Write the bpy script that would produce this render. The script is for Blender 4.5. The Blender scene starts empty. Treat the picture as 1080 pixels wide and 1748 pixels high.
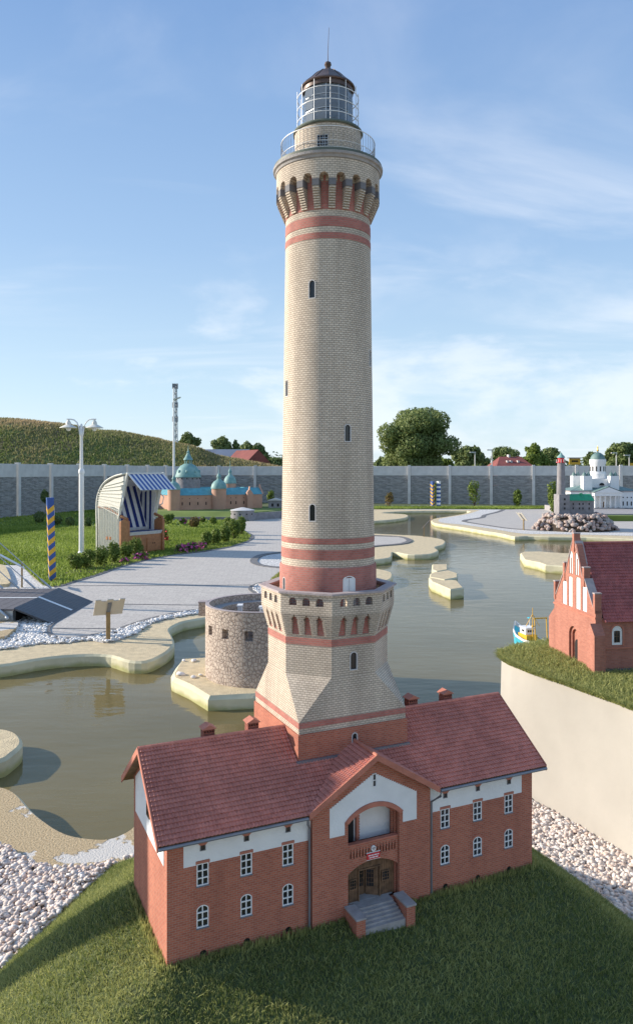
import bpy, bmesh, math, random
import numpy as np
from math import sin, cos, pi, radians, atan2, sqrt, hypot
from mathutils import Vector, Matrix
from mathutils.geometry import tessellate_polygon
random.seed(7); rng = np.random.default_rng(7)
S = bpy.context.scene
C = S.collection
F = 1291.0; HZ = 805.0; EYE = 1.70

# ------------------------------------------------ camera, sky, sun, exposure
cam = bpy.data.cameras.new('camera'); co = bpy.data.objects.new('camera', cam); C.objects.link(co)
co.location = (0, 0, EYE); co.rotation_euler = (radians(90), 0, 0)
cam.sensor_fit = 'VERTICAL'; cam.sensor_height = 36; cam.lens = F / 1748 * 36
cam.shift_y = -(874 - HZ) / 1748; cam.clip_start = 0.05; cam.clip_end = 3000
S.camera = co
SUN_AZ = radians(11)      # degrees behind the picture plane, sun on the left
SUN_EL = radians(21)
sd = Vector((-cos(SUN_AZ) * cos(SUN_EL), sin(SUN_AZ) * cos(SUN_EL), sin(SUN_EL)))
sl = bpy.data.lights.new('sun', 'SUN'); sl.energy = 4.3; sl.angle = radians(0.6); sl.color = (1.0, 0.90, 0.77)
so = bpy.data.objects.new('sun', sl); C.objects.link(so)
so.rotation_euler = (-sd).to_track_quat('-Z', 'Y').to_euler()
W = bpy.data.worlds.new('World'); S.world = W; W.use_nodes = True
wn = W.node_tree.nodes; wl = W.node_tree.links; wn.clear()
def wnode(t, **k):
    n = wn.new(t)
    for a, b in k.items(): setattr(n, a, b)
    return n
def wmath(op, a, b=None, clamp=False):
    n = wn.new('ShaderNodeMath'); n.operation = op; n.use_clamp = clamp
    for i, v in enumerate((a, b)):
        if v is None: continue
        if isinstance(v, (int, float)): n.inputs[i].default_value = v
        else: wl.new(v, n.inputs[i])
    return n.outputs[0]
wo = wnode('ShaderNodeOutputWorld'); bg = wnode('ShaderNodeBackground')
sky = wnode('ShaderNodeTexSky', sky_type='NISHITA', sun_disc=False)
sky.sun_elevation = SUN_EL; sky.sun_rotation = atan2(sd.x, sd.y)
sky.air_density = 1.0; sky.dust_density = 0.7; sky.ozone_density = 1.6; sky.altitude = 0
tc = wnode('ShaderNodeTexCoord'); sep = wnode('ShaderNodeSeparateXYZ'); wl.new(tc.outputs['Generated'], sep.inputs[0])
zz = wmath('MAXIMUM', sep.outputs[2], 0.0)
den = wmath('ADD', zz, 0.12)
cx = wmath('DIVIDE', sep.outputs[0], den); cy = wmath('DIVIDE', sep.outputs[1], den)
cmb = wnode('ShaderNodeCombineXYZ'); wl.new(cx, cmb.inputs[0]); wl.new(cy, cmb.inputs[1])
def wnoise(vec, scale, sc3, rot, det, rough, dist, lo, hi, off=(0, 0, 0)):
    mp = wnode('ShaderNodeMapping'); mp.inputs['Scale'].default_value = sc3; mp.inputs['Rotation'].default_value = (0, 0, rot); mp.inputs['Location'].default_value = off
    wl.new(vec, mp.inputs[0])
    n = wnode('ShaderNodeTexNoise'); n.inputs['Scale'].default_value = scale; n.inputs['Detail'].default_value = det
    n.inputs['Roughness'].default_value = rough; n.inputs['Distortion'].default_value = dist; wl.new(mp.outputs[0], n.inputs[0])
    r = wnode('ShaderNodeMapRange', interpolation_type='SMOOTHSTEP'); r.inputs[1].default_value = lo; r.inputs[2].default_value = hi
    wl.new(n.outputs[0], r.inputs[0]); return r.outputs[0]
OFFC = (0.7, 0.3, 0.0); OFFL = (0.45, 1.0, 0.0)
cirrus = wmath('MULTIPLY', wnoise(cmb.outputs[0], 0.75, (0.8, 1.35, 1), radians(38), 9, 0.55, 0.9, 0.46, 0.80, OFFC), 0.50)
# low heaps of cumulus near the horizon
lowv = wnode('ShaderNodeCombineXYZ'); wl.new(sep.outputs[0], lowv.inputs[0]); wl.new(sep.outputs[1], lowv.inputs[1])
wl.new(wmath('MULTIPLY', sep.outputs[2], 2.6), lowv.inputs[2])
cum = wnoise(lowv.outputs[0], 2.6, (1, 1, 1), 0.55, 10, 0.58, 0.2, 0.51, 0.64, OFFL)
band = wnode('ShaderNodeMapRange', interpolation_type='SMOOTHSTEP'); band.inputs[1].default_value = 0.36; band.inputs[2].default_value = 0.10
wl.new(sep.outputs[2], band.inputs[0])
cum = wmath('MULTIPLY', wmath('MULTIPLY', cum, band.outputs[0]), 0.48)
mask = wmath('MAXIMUM', cirrus, cum)
grad = wn.new('ShaderNodeValToRGB'); wl.new(zz, grad.inputs[0]); ge = grad.color_ramp.elements
for k, (p_, c_) in enumerate([(0.0, (3.1, 3.7, 4.1)), (0.10, (2.4, 3.2, 3.9)), (0.28, (1.55, 2.35, 3.5)), (0.52, (0.92, 1.62, 2.95)), (1.0, (1.0, 1.7, 3.0))]):
    if k >= len(ge): ge.new(p_)
    ge[k].position = p_; ge[k].color = (c_[0] / 5, c_[1] / 5, c_[2] / 5, 1)
gs_ = wn.new('ShaderNodeVectorMath'); gs_.operation = 'SCALE'; gs_.inputs[3].default_value = 5.0; wl.new(grad.outputs[0], gs_.inputs[0])
base = wnode('ShaderNodeMix', data_type='RGBA'); base.inputs[0].default_value = 0.85; wl.new(sky.outputs[0], base.inputs[6]); wl.new(gs_.outputs[0], base.inputs[7])
mix1 = wnode('ShaderNodeMix', data_type='RGBA'); wl.new(mask, mix1.inputs[0]); wl.new(base.outputs[2], mix1.inputs[6]); mix1.inputs[7].default_value = (4.6, 4.7, 4.9, 1)
wl.new(mix1.outputs[2], bg.inputs[0]); bg.inputs[1].default_value = 0.15; wl.new(bg.outputs[0], wo.inputs[0])
S.view_settings.view_transform = 'Standard'; S.view_settings.look = 'None'; S.view_settings.gamma = 1
S.view_settings.use_curve_mapping = False; S.view_settings.exposure = 0.70
S.cycles.max_bounces = 8; S.cycles.transparent_max_bounces = 12

# ------------------------------------------------ materials
def newmat(name):
    m = bpy.data.materials.new(name); m.use_nodes = True
    return m, m.node_tree.nodes, m.node_tree.links, m.node_tree.nodes['Principled BSDF']
def rgba(c): return (c[0], c[1], c[2], 1)
def ramp(nd, stops):
    r = nd.new('ShaderNodeValToRGB'); e = r.color_ramp.elements
    while len(e) < len(stops): e.new(0.5)
    for k, (p, c) in enumerate(stops): e[k].position = p; e[k].color = rgba(c)
    return r
def mat(name, col, rough=0.8, var=0.18, scale=8.0, bump=0.0, bscale=None, metallic=0.0, coord='Object', col2=None, lo=0.35, hi=0.65, det=6):
    m, nd, lk, p = newmat(name)
    p.inputs['Roughness'].default_value = rough; p.inputs['Metallic'].default_value = metallic
    t = nd.new('ShaderNodeTexCoord'); n = nd.new('ShaderNodeTexNoise'); n.inputs['Scale'].default_value = scale; n.inputs['Detail'].default_value = det
    lk.new(t.outputs[coord], n.inputs[0])
    c2 = col2 if col2 else tuple(min(1, x * (1 + var)) for x in col)
    c1 = col if col2 else tuple(x * (1 - var) for x in col)
    r = ramp(nd, [(lo, c1), (hi, c2)]); lk.new(n.outputs[0], r.inputs[0]); lk.new(r.outputs[0], p.inputs['Base Color'])
    if bump:
        n2 = nd.new('ShaderNodeTexNoise'); n2.inputs['Scale'].default_value = bscale or scale * 6; n2.inputs['Detail'].default_value = 4
        lk.new(t.outputs[coord], n2.inputs[0]); b = nd.new('ShaderNodeBump'); b.inputs['Strength'].default_value = bump; b.inputs['Distance'].default_value = 0.01
        lk.new(n2.outputs[0], b.inputs['Height']); lk.new(b.outputs[0], p.inputs['Normal'])
    return m
def brickmat(name, c1, c2, mortar, bw, bh, ms, bump=0.5, stain=None, ss=3.0, rough=0.85, dist=0.003):
    m, nd, lk, p = newmat(name); p.inputs['Roughness'].default_value = rough
    uv = nd.new('ShaderNodeUVMap'); b = nd.new('ShaderNodeTexBrick'); lk.new(uv.outputs[0], b.inputs[0])
    b.inputs['Color1'].default_value = rgba(c1); b.inputs['Color2'].default_value = rgba(c2); b.inputs['Mortar'].default_value = rgba(mortar)
    b.inputs['Scale'].default_value = 1; b.inputs['Brick Width'].default_value = bw; b.inputs['Row Height'].default_value = bh
    b.inputs['Mortar Size'].default_value = ms; b.inputs['Mortar Smooth'].default_value = 0.2; b.inputs['Bias'].default_value = 0.0
    t = nd.new('ShaderNodeTexCoord'); n = nd.new('ShaderNodeTexNoise'); n.inputs['Scale'].default_value = ss; n.inputs['Detail'].default_value = 7; n.inputs['Roughness'].default_value = 0.62
    mp = nd.new('ShaderNodeMapping'); mp.inputs['Scale'].default_value = (1.7, 1.7, 0.22); lk.new(t.outputs['Object'], mp.inputs[0]); lk.new(mp.outputs[0], n.inputs[0])
    st = stain or tuple(x * 0.6 for x in c1)
    r = nd.new('ShaderNodeMapRange'); r.inputs[1].default_value = 0.42; r.inputs[2].default_value = 0.72; r.inputs[4].default_value = 0.7; lk.new(n.outputs[0], r.inputs[0])
    x = nd.new('ShaderNodeMix'); x.data_type = 'RGBA'; lk.new(r.outputs[0], x.inputs[0]); lk.new(b.outputs[0], x.inputs[6])
    mul = nd.new('ShaderNodeMix'); mul.data_type = 'RGBA'; mul.blend_type = 'MULTIPLY'; mul.inputs[0].default_value = 1; lk.new(b.outputs[0], mul.inputs[6]); mul.inputs[7].default_value = rgba(st)
    lk.new(mul.outputs[2], x.inputs[7]); lk.new(x.outputs[2], p.inputs['Base Color'])
    bm = nd.new('ShaderNodeBump'); bm.invert = True; bm.inputs['Strength'].default_value = bump; bm.inputs['Distance'].default_value = dist
    lk.new(b.outputs['Fac'], bm.inputs['Height']); lk.new(bm.outputs[0], p.inputs['Normal'])
    return m
M = {}
M['cream'] = brickmat('cream_brick', (0.71, 0.61, 0.485), (0.60, 0.51, 0.40), (0.35, 0.285, 0.225), 0.0150, 0.0066, 0.00095, 0.6, (0.50, 0.49, 0.49), 6.0)
M['red'] = brickmat('red_brick', (0.50, 0.155, 0.09), (0.38, 0.105, 0.062), (0.42, 0.235, 0.165), 0.0150, 0.0060, 0.0009, 0.5, (0.70, 0.66, 0.66), 7)
M['band'] = brickmat('red_band_brick', (0.50, 0.18, 0.14), (0.40, 0.135, 0.105), (0.36, 0.22, 0.18), 0.0150, 0.0066, 0.0008, 0.5, (0.62, 0.6, 0.6), 9)
M['church'] = brickmat('church_brick', (0.50, 0.19, 0.13), (0.40, 0.14, 0.095), (0.34, 0.20, 0.155), 0.021, 0.0075, 0.0010, 0.5, (0.72, 0.7, 0.7), 6)
M['chim'] = brickmat('chimney_brick', (0.33, 0.10, 0.07), (0.26, 0.075, 0.05), (0.15, 0.07, 0.05), 0.012, 0.006, 0.0009, 0.6)
M['plaster'] = mat('white_plaster', (0.76, 0.76, 0.75), 0.85, 0.04, 20, 0.15, 160)
M['white'] = mat('white_paint', (0.78, 0.78, 0.77), 0.45, 0.04, 30)
M['offwhite'] = mat('offwhite_wicker', (0.70, 0.68, 0.60), 0.6, 0.08, 30)
M['trim'] = mat('red_trim', (0.45, 0.165, 0.11), 0.7, 0.12, 25, 0.2)
M['tile'] = mat('roof_tile', (0.53, 0.185, 0.135), 0.65, 0.2, 14, col2=(0.64, 0.24, 0.175), lo=0.3, hi=0.7)
M['ctile'] = mat('church_roof_tile', (0.36, 0.095, 0.085), 0.6, 0.2, 14, col2=(0.44, 0.13, 0.11), lo=0.3, hi=0.7)
def cellvar(m, scale, lo, hi):
    nd, lk = m.node_tree.nodes, m.node_tree.links; p = nd['Principled BSDF']; src = p.inputs['Base Color'].links[0].from_socket
    t = nd.new('ShaderNodeTexCoord'); v = nd.new('ShaderNodeTexVoronoi'); v.inputs['Scale'].default_value = scale; v.inputs['Randomness'].default_value = 0.6; lk.new(t.outputs['Object'], v.inputs[0])
    sc = nd.new('ShaderNodeSeparateColor'); lk.new(v.outputs['Color'], sc.inputs[0]); r = ramp(nd, [(0, (lo, lo * .98, lo * .97)), (1, (hi, hi, hi))]); lk.new(sc.outputs[0], r.inputs[0])
    n = nd.new('ShaderNodeTexNoise'); n.inputs['Scale'].default_value = 4; n.inputs['Detail'].default_value = 8; lk.new(t.outputs['Object'], n.inputs[0]); r2 = ramp(nd, [(0.38, (0.80, 0.82, 0.84)), (0.6, (1.06, 1.04, 1.03))]); lk.new(n.outputs[0], r2.inputs[0])
    x = nd.new('ShaderNodeMix'); x.data_type = 'RGBA'; x.blend_type = 'MULTIPLY'; x.inputs[0].default_value = 1; lk.new(src, x.inputs[6]); lk.new(r.outputs[0], x.inputs[7])
    y = nd.new('ShaderNodeMix'); y.data_type = 'RGBA'; y.blend_type = 'MULTIPLY'; y.inputs[0].default_value = 1; lk.new(x.outputs[2], y.inputs[6]); lk.new(r2.outputs[0], y.inputs[7]); lk.new(y.outputs[2], p.inputs['Base Color'])
cellvar(M['tile'], 85, 0.88, 1.10); cellvar(M['ctile'], 60, 0.80, 1.1)
def tideline(m):
    # algae grown on the rendered banks up to a hand's width above the water
    nd, lk = m.node_tree.nodes, m.node_tree.links; p = nd['Principled BSDF']; src = p.inputs['Base Color'].links[0].from_socket
    t = nd.new('ShaderNodeTexCoord'); s_ = nd.new('ShaderNodeSeparateXYZ'); lk.new(t.outputs['Object'], s_.inputs[0]); n = nd.new('ShaderNodeTexNoise'); n.inputs['Scale'].default_value = 7; n.inputs['Detail'].default_value = 6; lk.new(t.outputs['Object'], n.inputs[0])
    a = nd.new('ShaderNodeMath'); a.operation = 'MULTIPLY_ADD'; lk.new(n.outputs[0], a.inputs[0]); a.inputs[1].default_value = -0.09; lk.new(s_.outputs[2], a.inputs[2])
    r = nd.new('ShaderNodeMapRange'); r.inputs[1].default_value = -0.105; r.inputs[2].default_value = -0.145; lk.new(a.outputs[0], r.inputs[0])
    x = nd.new('ShaderNodeMix'); x.data_type = 'RGBA'; lk.new(r.outputs[0], x.inputs[0]); lk.new(src, x.inputs[6]); x.inputs[7].default_value = (0.36, 0.35, 0.15, 1); lk.new(x.outputs[2], p.inputs['Base Color'])
M['grey'] = mat('grey_metal', (0.20, 0.21, 0.235), 0.4, 0.08, 20, metallic=0.35)
M['stone'] = mat('grey_capstone', (0.34, 0.32, 0.31), 0.8, 0.12, 40, 0.3)
M['capstone'] = mat('mauve_capstone', (0.40, 0.34, 0.33), 0.75, 0.10, 40, 0.2)
M['darkstone'] = mat('dark_stone_block', (0.16, 0.155, 0.16), 0.8, 0.12, 40)
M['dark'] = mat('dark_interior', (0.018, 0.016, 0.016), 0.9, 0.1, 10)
M['glass'] = mat('dark_glass', (0.02, 0.022, 0.026), 0.08, 0.2, 10)
M['wood'] = mat('brown_wood', (0.17, 0.095, 0.05), 0.7, 0.3, 60)
M['copper'] = mat('dark_copper', (0.075, 0.05, 0.042), 0.45, 0.4, 25, metallic=0.3, col2=(0.13, 0.085, 0.07))
M['coppergreen'] = mat('green_ledge', (0.10, 0.12, 0.095), 0.6, 0.2, 25)
M['verdigris'] = mat('verdigris_copper', (0.12, 0.27, 0.27), 0.6, 0.25, 5, col2=(0.24, 0.40, 0.37))
M['graygreen'] = mat('weathered_green_copper', (0.10, 0.18, 0.17), 0.6, 0.25, 5, col2=(0.17, 0.26, 0.24))
M['verdroof'] = mat('turquoise_roof', (0.10, 0.33, 0.38), 0.6, 0.15, 5)
M['salmon'] = mat('salmon_render', (0.52, 0.30, 0.21), 0.85, 0.08, 3, 0.1)
M['concrete'] = mat('pale_concrete', (0.42, 0.415, 0.41), 0.85, 0.12, 2.5, 0.25, 60)
M['palecon'] = mat('light_grey_concrete', (0.60, 0.585, 0.57), 0.85, 0.08, 3)
M['sand'] = mat('sandy_concrete', (0.60, 0.49, 0.31), 0.95, 0.12, 14, 0.8, 90)
M['curb'] = mat('cream_curb', (0.58, 0.54, 0.37), 0.85, 0.12, 4, 0.3, 40)
tideline(M['curb'])
M['wall_cream'] = mat('smooth_cream_render', (0.37, 0.345, 0.305), 0.75, 0.11, 1.9, 0.08, 30)
M['lawn'] = mat('lawn_soil', (0.10, 0.15, 0.025), 0.95, 0.2, 1.2, 0.3, 30, col2=(0.16, 0.22, 0.045))
M['soil'] = mat('dark_soil', (0.07, 0.05, 0.035), 0.95, 0.3, 6, 0.5, 30)
M['turfbase'] = mat('turf_base', (0.07, 0.09, 0.03), 0.95, 0.2, 20)
M['gravelbase'] = mat('gravel_bed', (0.52, 0.45, 0.39), 0.95, 0.4, 60, 0.6, 80)
M['wgravel'] = mat('white_gravel_bed', (0.58, 0.565, 0.54), 0.95, 0.35, 28, 1.0, 45, lo=0.4, hi=0.6)
M['poolfloor'] = mat('pool_floor', (0.24, 0.22, 0.10), 0.9, 0.2, 0.8)
M['blue'] = mat('blue_paint', (0.025, 0.085, 0.30), 0.4, 0.06, 8)
M['yellow'] = mat('yellow_paint', (0.72, 0.40, 0.03), 0.4, 0.06, 8)
M['navy'] = mat('navy_fabric', (0.015, 0.03, 0.16), 0.85, 0.1, 20)
M['canvas'] = mat('white_fabric', (0.70, 0.70, 0.70), 0.85, 0.05, 20)
M['teak'] = mat('orange_wood', (0.40, 0.17, 0.07), 0.6, 0.15, 16)
M['deck'] = mat('dark_deck_metal', (0.045, 0.052, 0.065), 0.45, 0.15, 14)
M['deckgrey'] = mat('grey_deck_metal', (0.13, 0.115, 0.115), 0.6, 0.1, 14)
M['steel'] = mat('galvanised_steel', (0.42, 0.45, 0.47), 0.4, 0.1, 14, metallic=0.6)
M['greenroof'] = mat('green_roof', (0.02, 0.32, 0.14), 0.5, 0.1, 6)
M['modelgrey'] = mat('grey_ashlar', (0.26, 0.245, 0.25), 0.85, 0.15, 8)
M['redpaint'] = mat('red_paint', (0.60, 0.03, 0.04), 0.5, 0.05, 8)
M['gold'] = mat('gold', (0.8, 0.5, 0.12), 0.3, 0.1, 8, metallic=0.8)
M['cyan'] = mat('cyan_paint', (0.06, 0.45, 0.58), 0.4, 0.05, 8)
M['bark'] = mat('bark', (0.11, 0.08, 0.055), 0.95, 0.3, 8)
M['signback'] = mat('beige_panel', (0.55, 0.51, 0.44), 0.6, 0.04, 8)
M['post_bronze'] = mat('bronze_post', (0.28, 0.20, 0.10), 0.4, 0.15, 10, metallic=0.4)
M['pink'] = mat('pink_petals', (0.60, 0.05, 0.25), 0.7, 0.3, 30)
M['redflower'] = mat('red_petals', (0.60, 0.04, 0.05), 0.7, 0.3, 30)
M['farroof_red'] = mat('far_red_roof', (0.22, 0.06, 0.05), 0.8, 0.15, 1)
M['farroof_blue'] = mat('far_blue_roof', (0.17, 0.20, 0.26), 0.6, 0.1, 0.5)
M['farwall'] = mat('far_wall', (0.30, 0.16, 0.12), 0.9, 0.15, 1)
M['hill'] = mat('hill_grass', (0.11, 0.15, 0.04), 0.95, 0.2, 0.22, 0.6, 1.5, col2=(0.20, 0.145, 0.07), lo=0.42, hi=0.62)
M['field'] = mat('field_grass', (0.06, 0.09, 0.025), 0.95, 0.2, 0.1, col2=(0.10, 0.12, 0.04))

# shoreline concrete with worn sand coat
def worn():
    m, nd, lk, p = newmat('worn_sand_coat'); p.inputs['Roughness'].default_value = 0.95
    t = nd.new('ShaderNodeTexCoord'); n = nd.new('ShaderNodeTexNoise'); n.inputs['Scale'].default_value = 2.6; n.inputs['Detail'].default_value = 9; n.inputs['Roughness'].default_value = 0.6; lk.new(t.outputs['Object'], n.inputs[0])
    r = nd.new('ShaderNodeMapRange'); r.inputs[1].default_value = 0.525; r.inputs[2].default_value = 0.54; lk.new(n.outputs[0], r.inputs[0])
    n2 = nd.new('ShaderNodeTexNoise'); n2.inputs['Scale'].default_value = 110; n2.inputs['Detail'].default_value = 3; lk.new(t.outputs['Object'], n2.inputs[0])
    r2 = ramp(nd, [(0.35, (0.34, 0.25, 0.135)), (0.65, (0.58, 0.45, 0.27))]); lk.new(n2.outputs[0], r2.inputs[0])
    x = nd.new('ShaderNodeMix'); x.data_type = 'RGBA'; lk.new(r.outputs[0], x.inputs[0]); lk.new(r2.outputs[0], x.inputs[6]); x.inputs[7].default_value = (0.60, 0.57, 0.52, 1)
    lk.new(x.outputs[2], p.inputs['Base Color'])
    h = nd.new('ShaderNodeMath'); h.operation = 'MULTIPLY_ADD'; lk.new(r.outputs[0], h.inputs[0]); h.inputs[1].default_value = -1.2; lk.new(n2.outputs[0], h.inputs[2])
    b = nd.new('ShaderNodeBump'); b.inputs['Strength'].default_value = 0.8; b.inputs['Distance'].default_value = 0.006; lk.new(h.outputs[0], b.inputs['Height']); lk.new(b.outputs[0], p.inputs['Normal'])
    return m
M['worn'] = worn()
def stonemat(name, scale, cA, cB, gap, gapw=0.06):
    m, nd, lk, p = newmat(name); p.inputs['Roughness'].default_value = 0.9
    uv = nd.new('ShaderNodeUVMap')
    v = nd.new('ShaderNodeTexVoronoi'); v.feature = 'DISTANCE_TO_EDGE'; v.inputs['Scale'].default_value = scale; v.inputs['Randomness'].default_value = 0.85; lk.new(uv.outputs[0], v.inputs[0])
    v2 = nd.new('ShaderNodeTexVoronoi'); v2.inputs['Scale'].default_value = scale; v2.inputs['Randomness'].default_value = 0.85; lk.new(uv.outputs[0], v2.inputs[0])
    bw = nd.new('ShaderNodeSeparateColor'); lk.new(v2.outputs['Color'], bw.inputs[0])
    r = ramp(nd, [(0, cA), (1, cB)]); lk.new(bw.outputs[0], r.inputs[0])
    mr = nd.new('ShaderNodeMapRange'); mr.inputs[1].default_value = gapw * 0.3; mr.inputs[2].default_value = gapw; lk.new(v.outputs[0], mr.inputs[0])
    x = nd.new('ShaderNodeMix'); x.data_type = 'RGBA'; lk.new(mr.outputs[0], x.inputs[0]); x.inputs[6].default_value = rgba(gap); lk.new(r.outputs[0], x.inputs[7]); lk.new(x.outputs[2], p.inputs['Base Color'])
    b = nd.new('ShaderNodeBump'); b.inputs['Strength'].default_value = 0.6; b.inputs['Distance'].default_value = 0.006; lk.new(mr.outputs[0], b.inputs['Height']); lk.new(b.outputs[0], p.inputs['Normal'])
    return m
M['fort'] = stonemat('rubble_stone', 34, (0.44, 0.36, 0.30), (0.56, 0.47, 0.39), (0.29, 0.225, 0.185), 0.11)
def slatestone():
    m, nd, lk, p = newmat('split_stone_panel'); p.inputs['Roughness'].default_value = 0.9
    uv = nd.new('ShaderNodeUVMap'); mp = nd.new('ShaderNodeMapping'); mp.inputs['Scale'].default_value = (5, 20, 1); lk.new(uv.outputs[0], mp.inputs[0])
    v = nd.new('ShaderNodeTexVoronoi'); v.inputs['Scale'].default_value = 1; lk.new(mp.outputs[0], v.inputs[0])
    n = nd.new('ShaderNodeTexNoise'); n.inputs['Scale'].default_value = 2.5; n.inputs['Detail'].default_value = 6; lk.new(mp.outputs[0], n.inputs[0])
    sc = nd.new('ShaderNodeSeparateColor'); lk.new(v.outputs['Color'], sc.inputs[0])
    a = nd.new('ShaderNodeMath'); a.operation = 'MULTIPLY_ADD'; lk.new(sc.outputs[0], a.inputs[0]); a.inputs[1].default_value = 0.5; lk.new(n.outputs[0], a.inputs[2])
    r = ramp(nd, [(0.35, (0.18, 0.175, 0.175)), (1.0, (0.37, 0.36, 0.35))]); lk.new(a.outputs[0], r.inputs[0]); lk.new(r.outputs[0], p.inputs['Base Color'])
    b = nd.new('ShaderNodeBump'); b.inputs['Strength'].default_value = 0.9; b.inputs['Distance'].default_value = 0.03; lk.new(a.outputs[0], b.inputs['Height']); lk.new(b.outputs[0], p.inputs['Normal'])
    return m
M['slate'] = slatestone()
def paving():
    m, nd, lk, p = newmat('grey_paving'); p.inputs['Roughness'].default_value = 0.85
    t = nd.new('ShaderNodeTexCoord'); b = nd.new('ShaderNodeTexBrick'); mp = nd.new('ShaderNodeMapping'); mp.inputs['Rotation'].default_value = (0, 0, radians(-3)); lk.new(t.outputs['Object'], mp.inputs[0]); lk.new(mp.outputs[0], b.inputs[0])
    b.inputs['Scale'].default_value = 1; b.inputs['Brick Width'].default_value = 0.16; b.inputs['Row Height'].default_value = 0.08; b.inputs['Mortar Size'].default_value = 0.0035; b.inputs['Mortar Smooth'].default_value = 0.3
    b.inputs['Color1'].default_value = (0.54, 0.505, 0.455, 1); b.inputs['Color2'].default_value = (0.485, 0.45, 0.41, 1); b.inputs['Mortar'].default_value = (0.38, 0.345, 0.31, 1)
    n = nd.new('ShaderNodeTexNoise'); n.inputs['Scale'].default_value = 40; n.inputs['Detail'].default_value = 6; lk.new(t.outputs['Object'], n.inputs[0])
    r = ramp(nd, [(0.3, (0.80, 0.80, 0.80)), (0.7, (1.12, 1.11, 1.10))]); lk.new(n.outputs[0], r.inputs[0])
    x = nd.new('ShaderNodeMix'); x.data_type = 'RGBA'; x.blend_type = 'MULTIPLY'; x.inputs[0].default_value = 1; lk.new(b.outputs[0], x.inputs[6]); lk.new(r.outputs[0], x.inputs[7])
    lk.new(x.outputs[2], p.inputs['Base Color'])
    bm = nd.new('ShaderNodeBump'); bm.invert = True; bm.inputs['Strength'].default_value = 0.4; bm.inputs['Distance'].default_value = 0.004; lk.new(b.outputs['Fac'], bm.inputs['Height']); lk.new(bm.outputs[0], p.inputs['Normal'])
    return m
M['paving'] = paving()
M['darkpaver'] = mat('dark_paver', (0.17, 0.165, 0.165), 0.85, 0.15, 25, 0.3)
def leafmat(name, c1, c2, trans=0.25, rough=0.6):
    # per-leaf random value in uv.x, height along the blade in uv.y
    m, nd, lk, p = newmat(name); p.inputs['Roughness'].default_value = rough
    p.inputs['Specular IOR Level'].default_value = 0.25
    uv = nd.new('ShaderNodeUVMap'); s = nd.new('ShaderNodeSeparateXYZ'); lk.new(uv.outputs[0], s.inputs[0])
    r = ramp(nd, [(0, c1), (1, c2)]); lk.new(s.outputs[0], r.inputs[0]); lk.new(r.outputs[0], p.inputs['Base Color'])
    tr = nd.new('ShaderNodeBsdfTranslucent'); lk.new(r.outputs[0], tr.inputs[0])
    ms = nd.new('ShaderNodeMixShader'); ms.inputs[0].default_value = trans; lk.new(p.outputs[0], ms.inputs[1]); lk.new(tr.outputs[0], ms.inputs[2])
    lk.new(ms.outputs[0], nd['Material Output'].inputs[0])
    return m
M['turf'] = leafmat('turf_blades', (0.11, 0.16, 0.035), (0.58, 0.57, 0.22), 0.42)
M['grass'] = leafmat('lawn_blades', (0.15, 0.22, 0.03), (0.34, 0.42, 0.09), 0.35)
M['dry'] = leafmat('dry_grass', (0.13, 0.19, 0.05), (0.50, 0.37, 0.22), 0.35)
M['leafA'] = leafmat('tree_leaves', (0.10, 0.15, 0.045), (0.32, 0.37, 0.14), 0.35)
M['leafB'] = leafmat('dark_leaves', (0.08, 0.125, 0.04), (0.23, 0.28, 0.10), 0.3)
M['leafC'] = leafmat('shrub_leaves', (0.08, 0.13, 0.02), (0.26, 0.33, 0.07), 0.3)
M['leafD'] = leafmat('autumn_leaves', (0.12, 0.06, 0.03), (0.22, 0.20, 0.05), 0.25)
M['petal'] = leafmat('pink_blooms', (0.35, 0.03, 0.16), (0.70, 0.16, 0.38), 0.2)
M['petalred'] = leafmat('red_blooms', (0.55, 0.03, 0.03), (0.75, 0.10, 0.10), 0.2)
def pebblemat(name, stops):
    m, nd, lk, p = newmat(name); p.inputs['Roughness'].default_value = 0.75
    uv = nd.new('ShaderNodeUVMap'); s = nd.new('ShaderNodeSeparateXYZ'); lk.new(uv.outputs[0], s.inputs[0])
    r = ramp(nd, stops); lk.new(s.outputs[0], r.inputs[0])
    t = nd.new('ShaderNodeTexCoord'); n = nd.new('ShaderNodeTexNoise'); n.inputs['Scale'].default_value = 90; n.inputs['Detail'].default_value = 4; lk.new(t.outputs['Object'], n.inputs[0])
    r2 = ramp(nd, [(0.3, (0.75, 0.73, 0.72)), (0.7, (1.1, 1.1, 1.1))]); lk.new(n.outputs[0], r2.inputs[0])
    x = nd.new('ShaderNodeMix'); x.data_type = 'RGBA'; x.blend_type = 'MULTIPLY'; x.inputs[0].default_value = 1; lk.new(r.outputs[0], x.inputs[6]); lk.new(r2.outputs[0], x.inputs[7]); lk.new(x.outputs[2], p.inputs['Base Color'])
    return m
M['pebble'] = pebblemat('river_pebbles', [(0, (0.60, 0.51, 0.45)), (0.3, (0.76, 0.69, 0.62)), (0.6, (0.66, 0.50, 0.41)), (0.85, (0.80, 0.76, 0.72)), (1, (0.45, 0.40, 0.37))])
M['wpebble'] = pebblemat('white_pebbles', [(0, (0.72, 0.70, 0.67)), (1, (0.86, 0.85, 0.82))])
M['boulder'] = pebblemat('boulders', [(0, (0.34, 0.25, 0.22)), (0.35, (0.42, 0.30, 0.25)), (0.7, (0.36, 0.33, 0.31)), (1, (0.52, 0.44, 0.38))])
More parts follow.
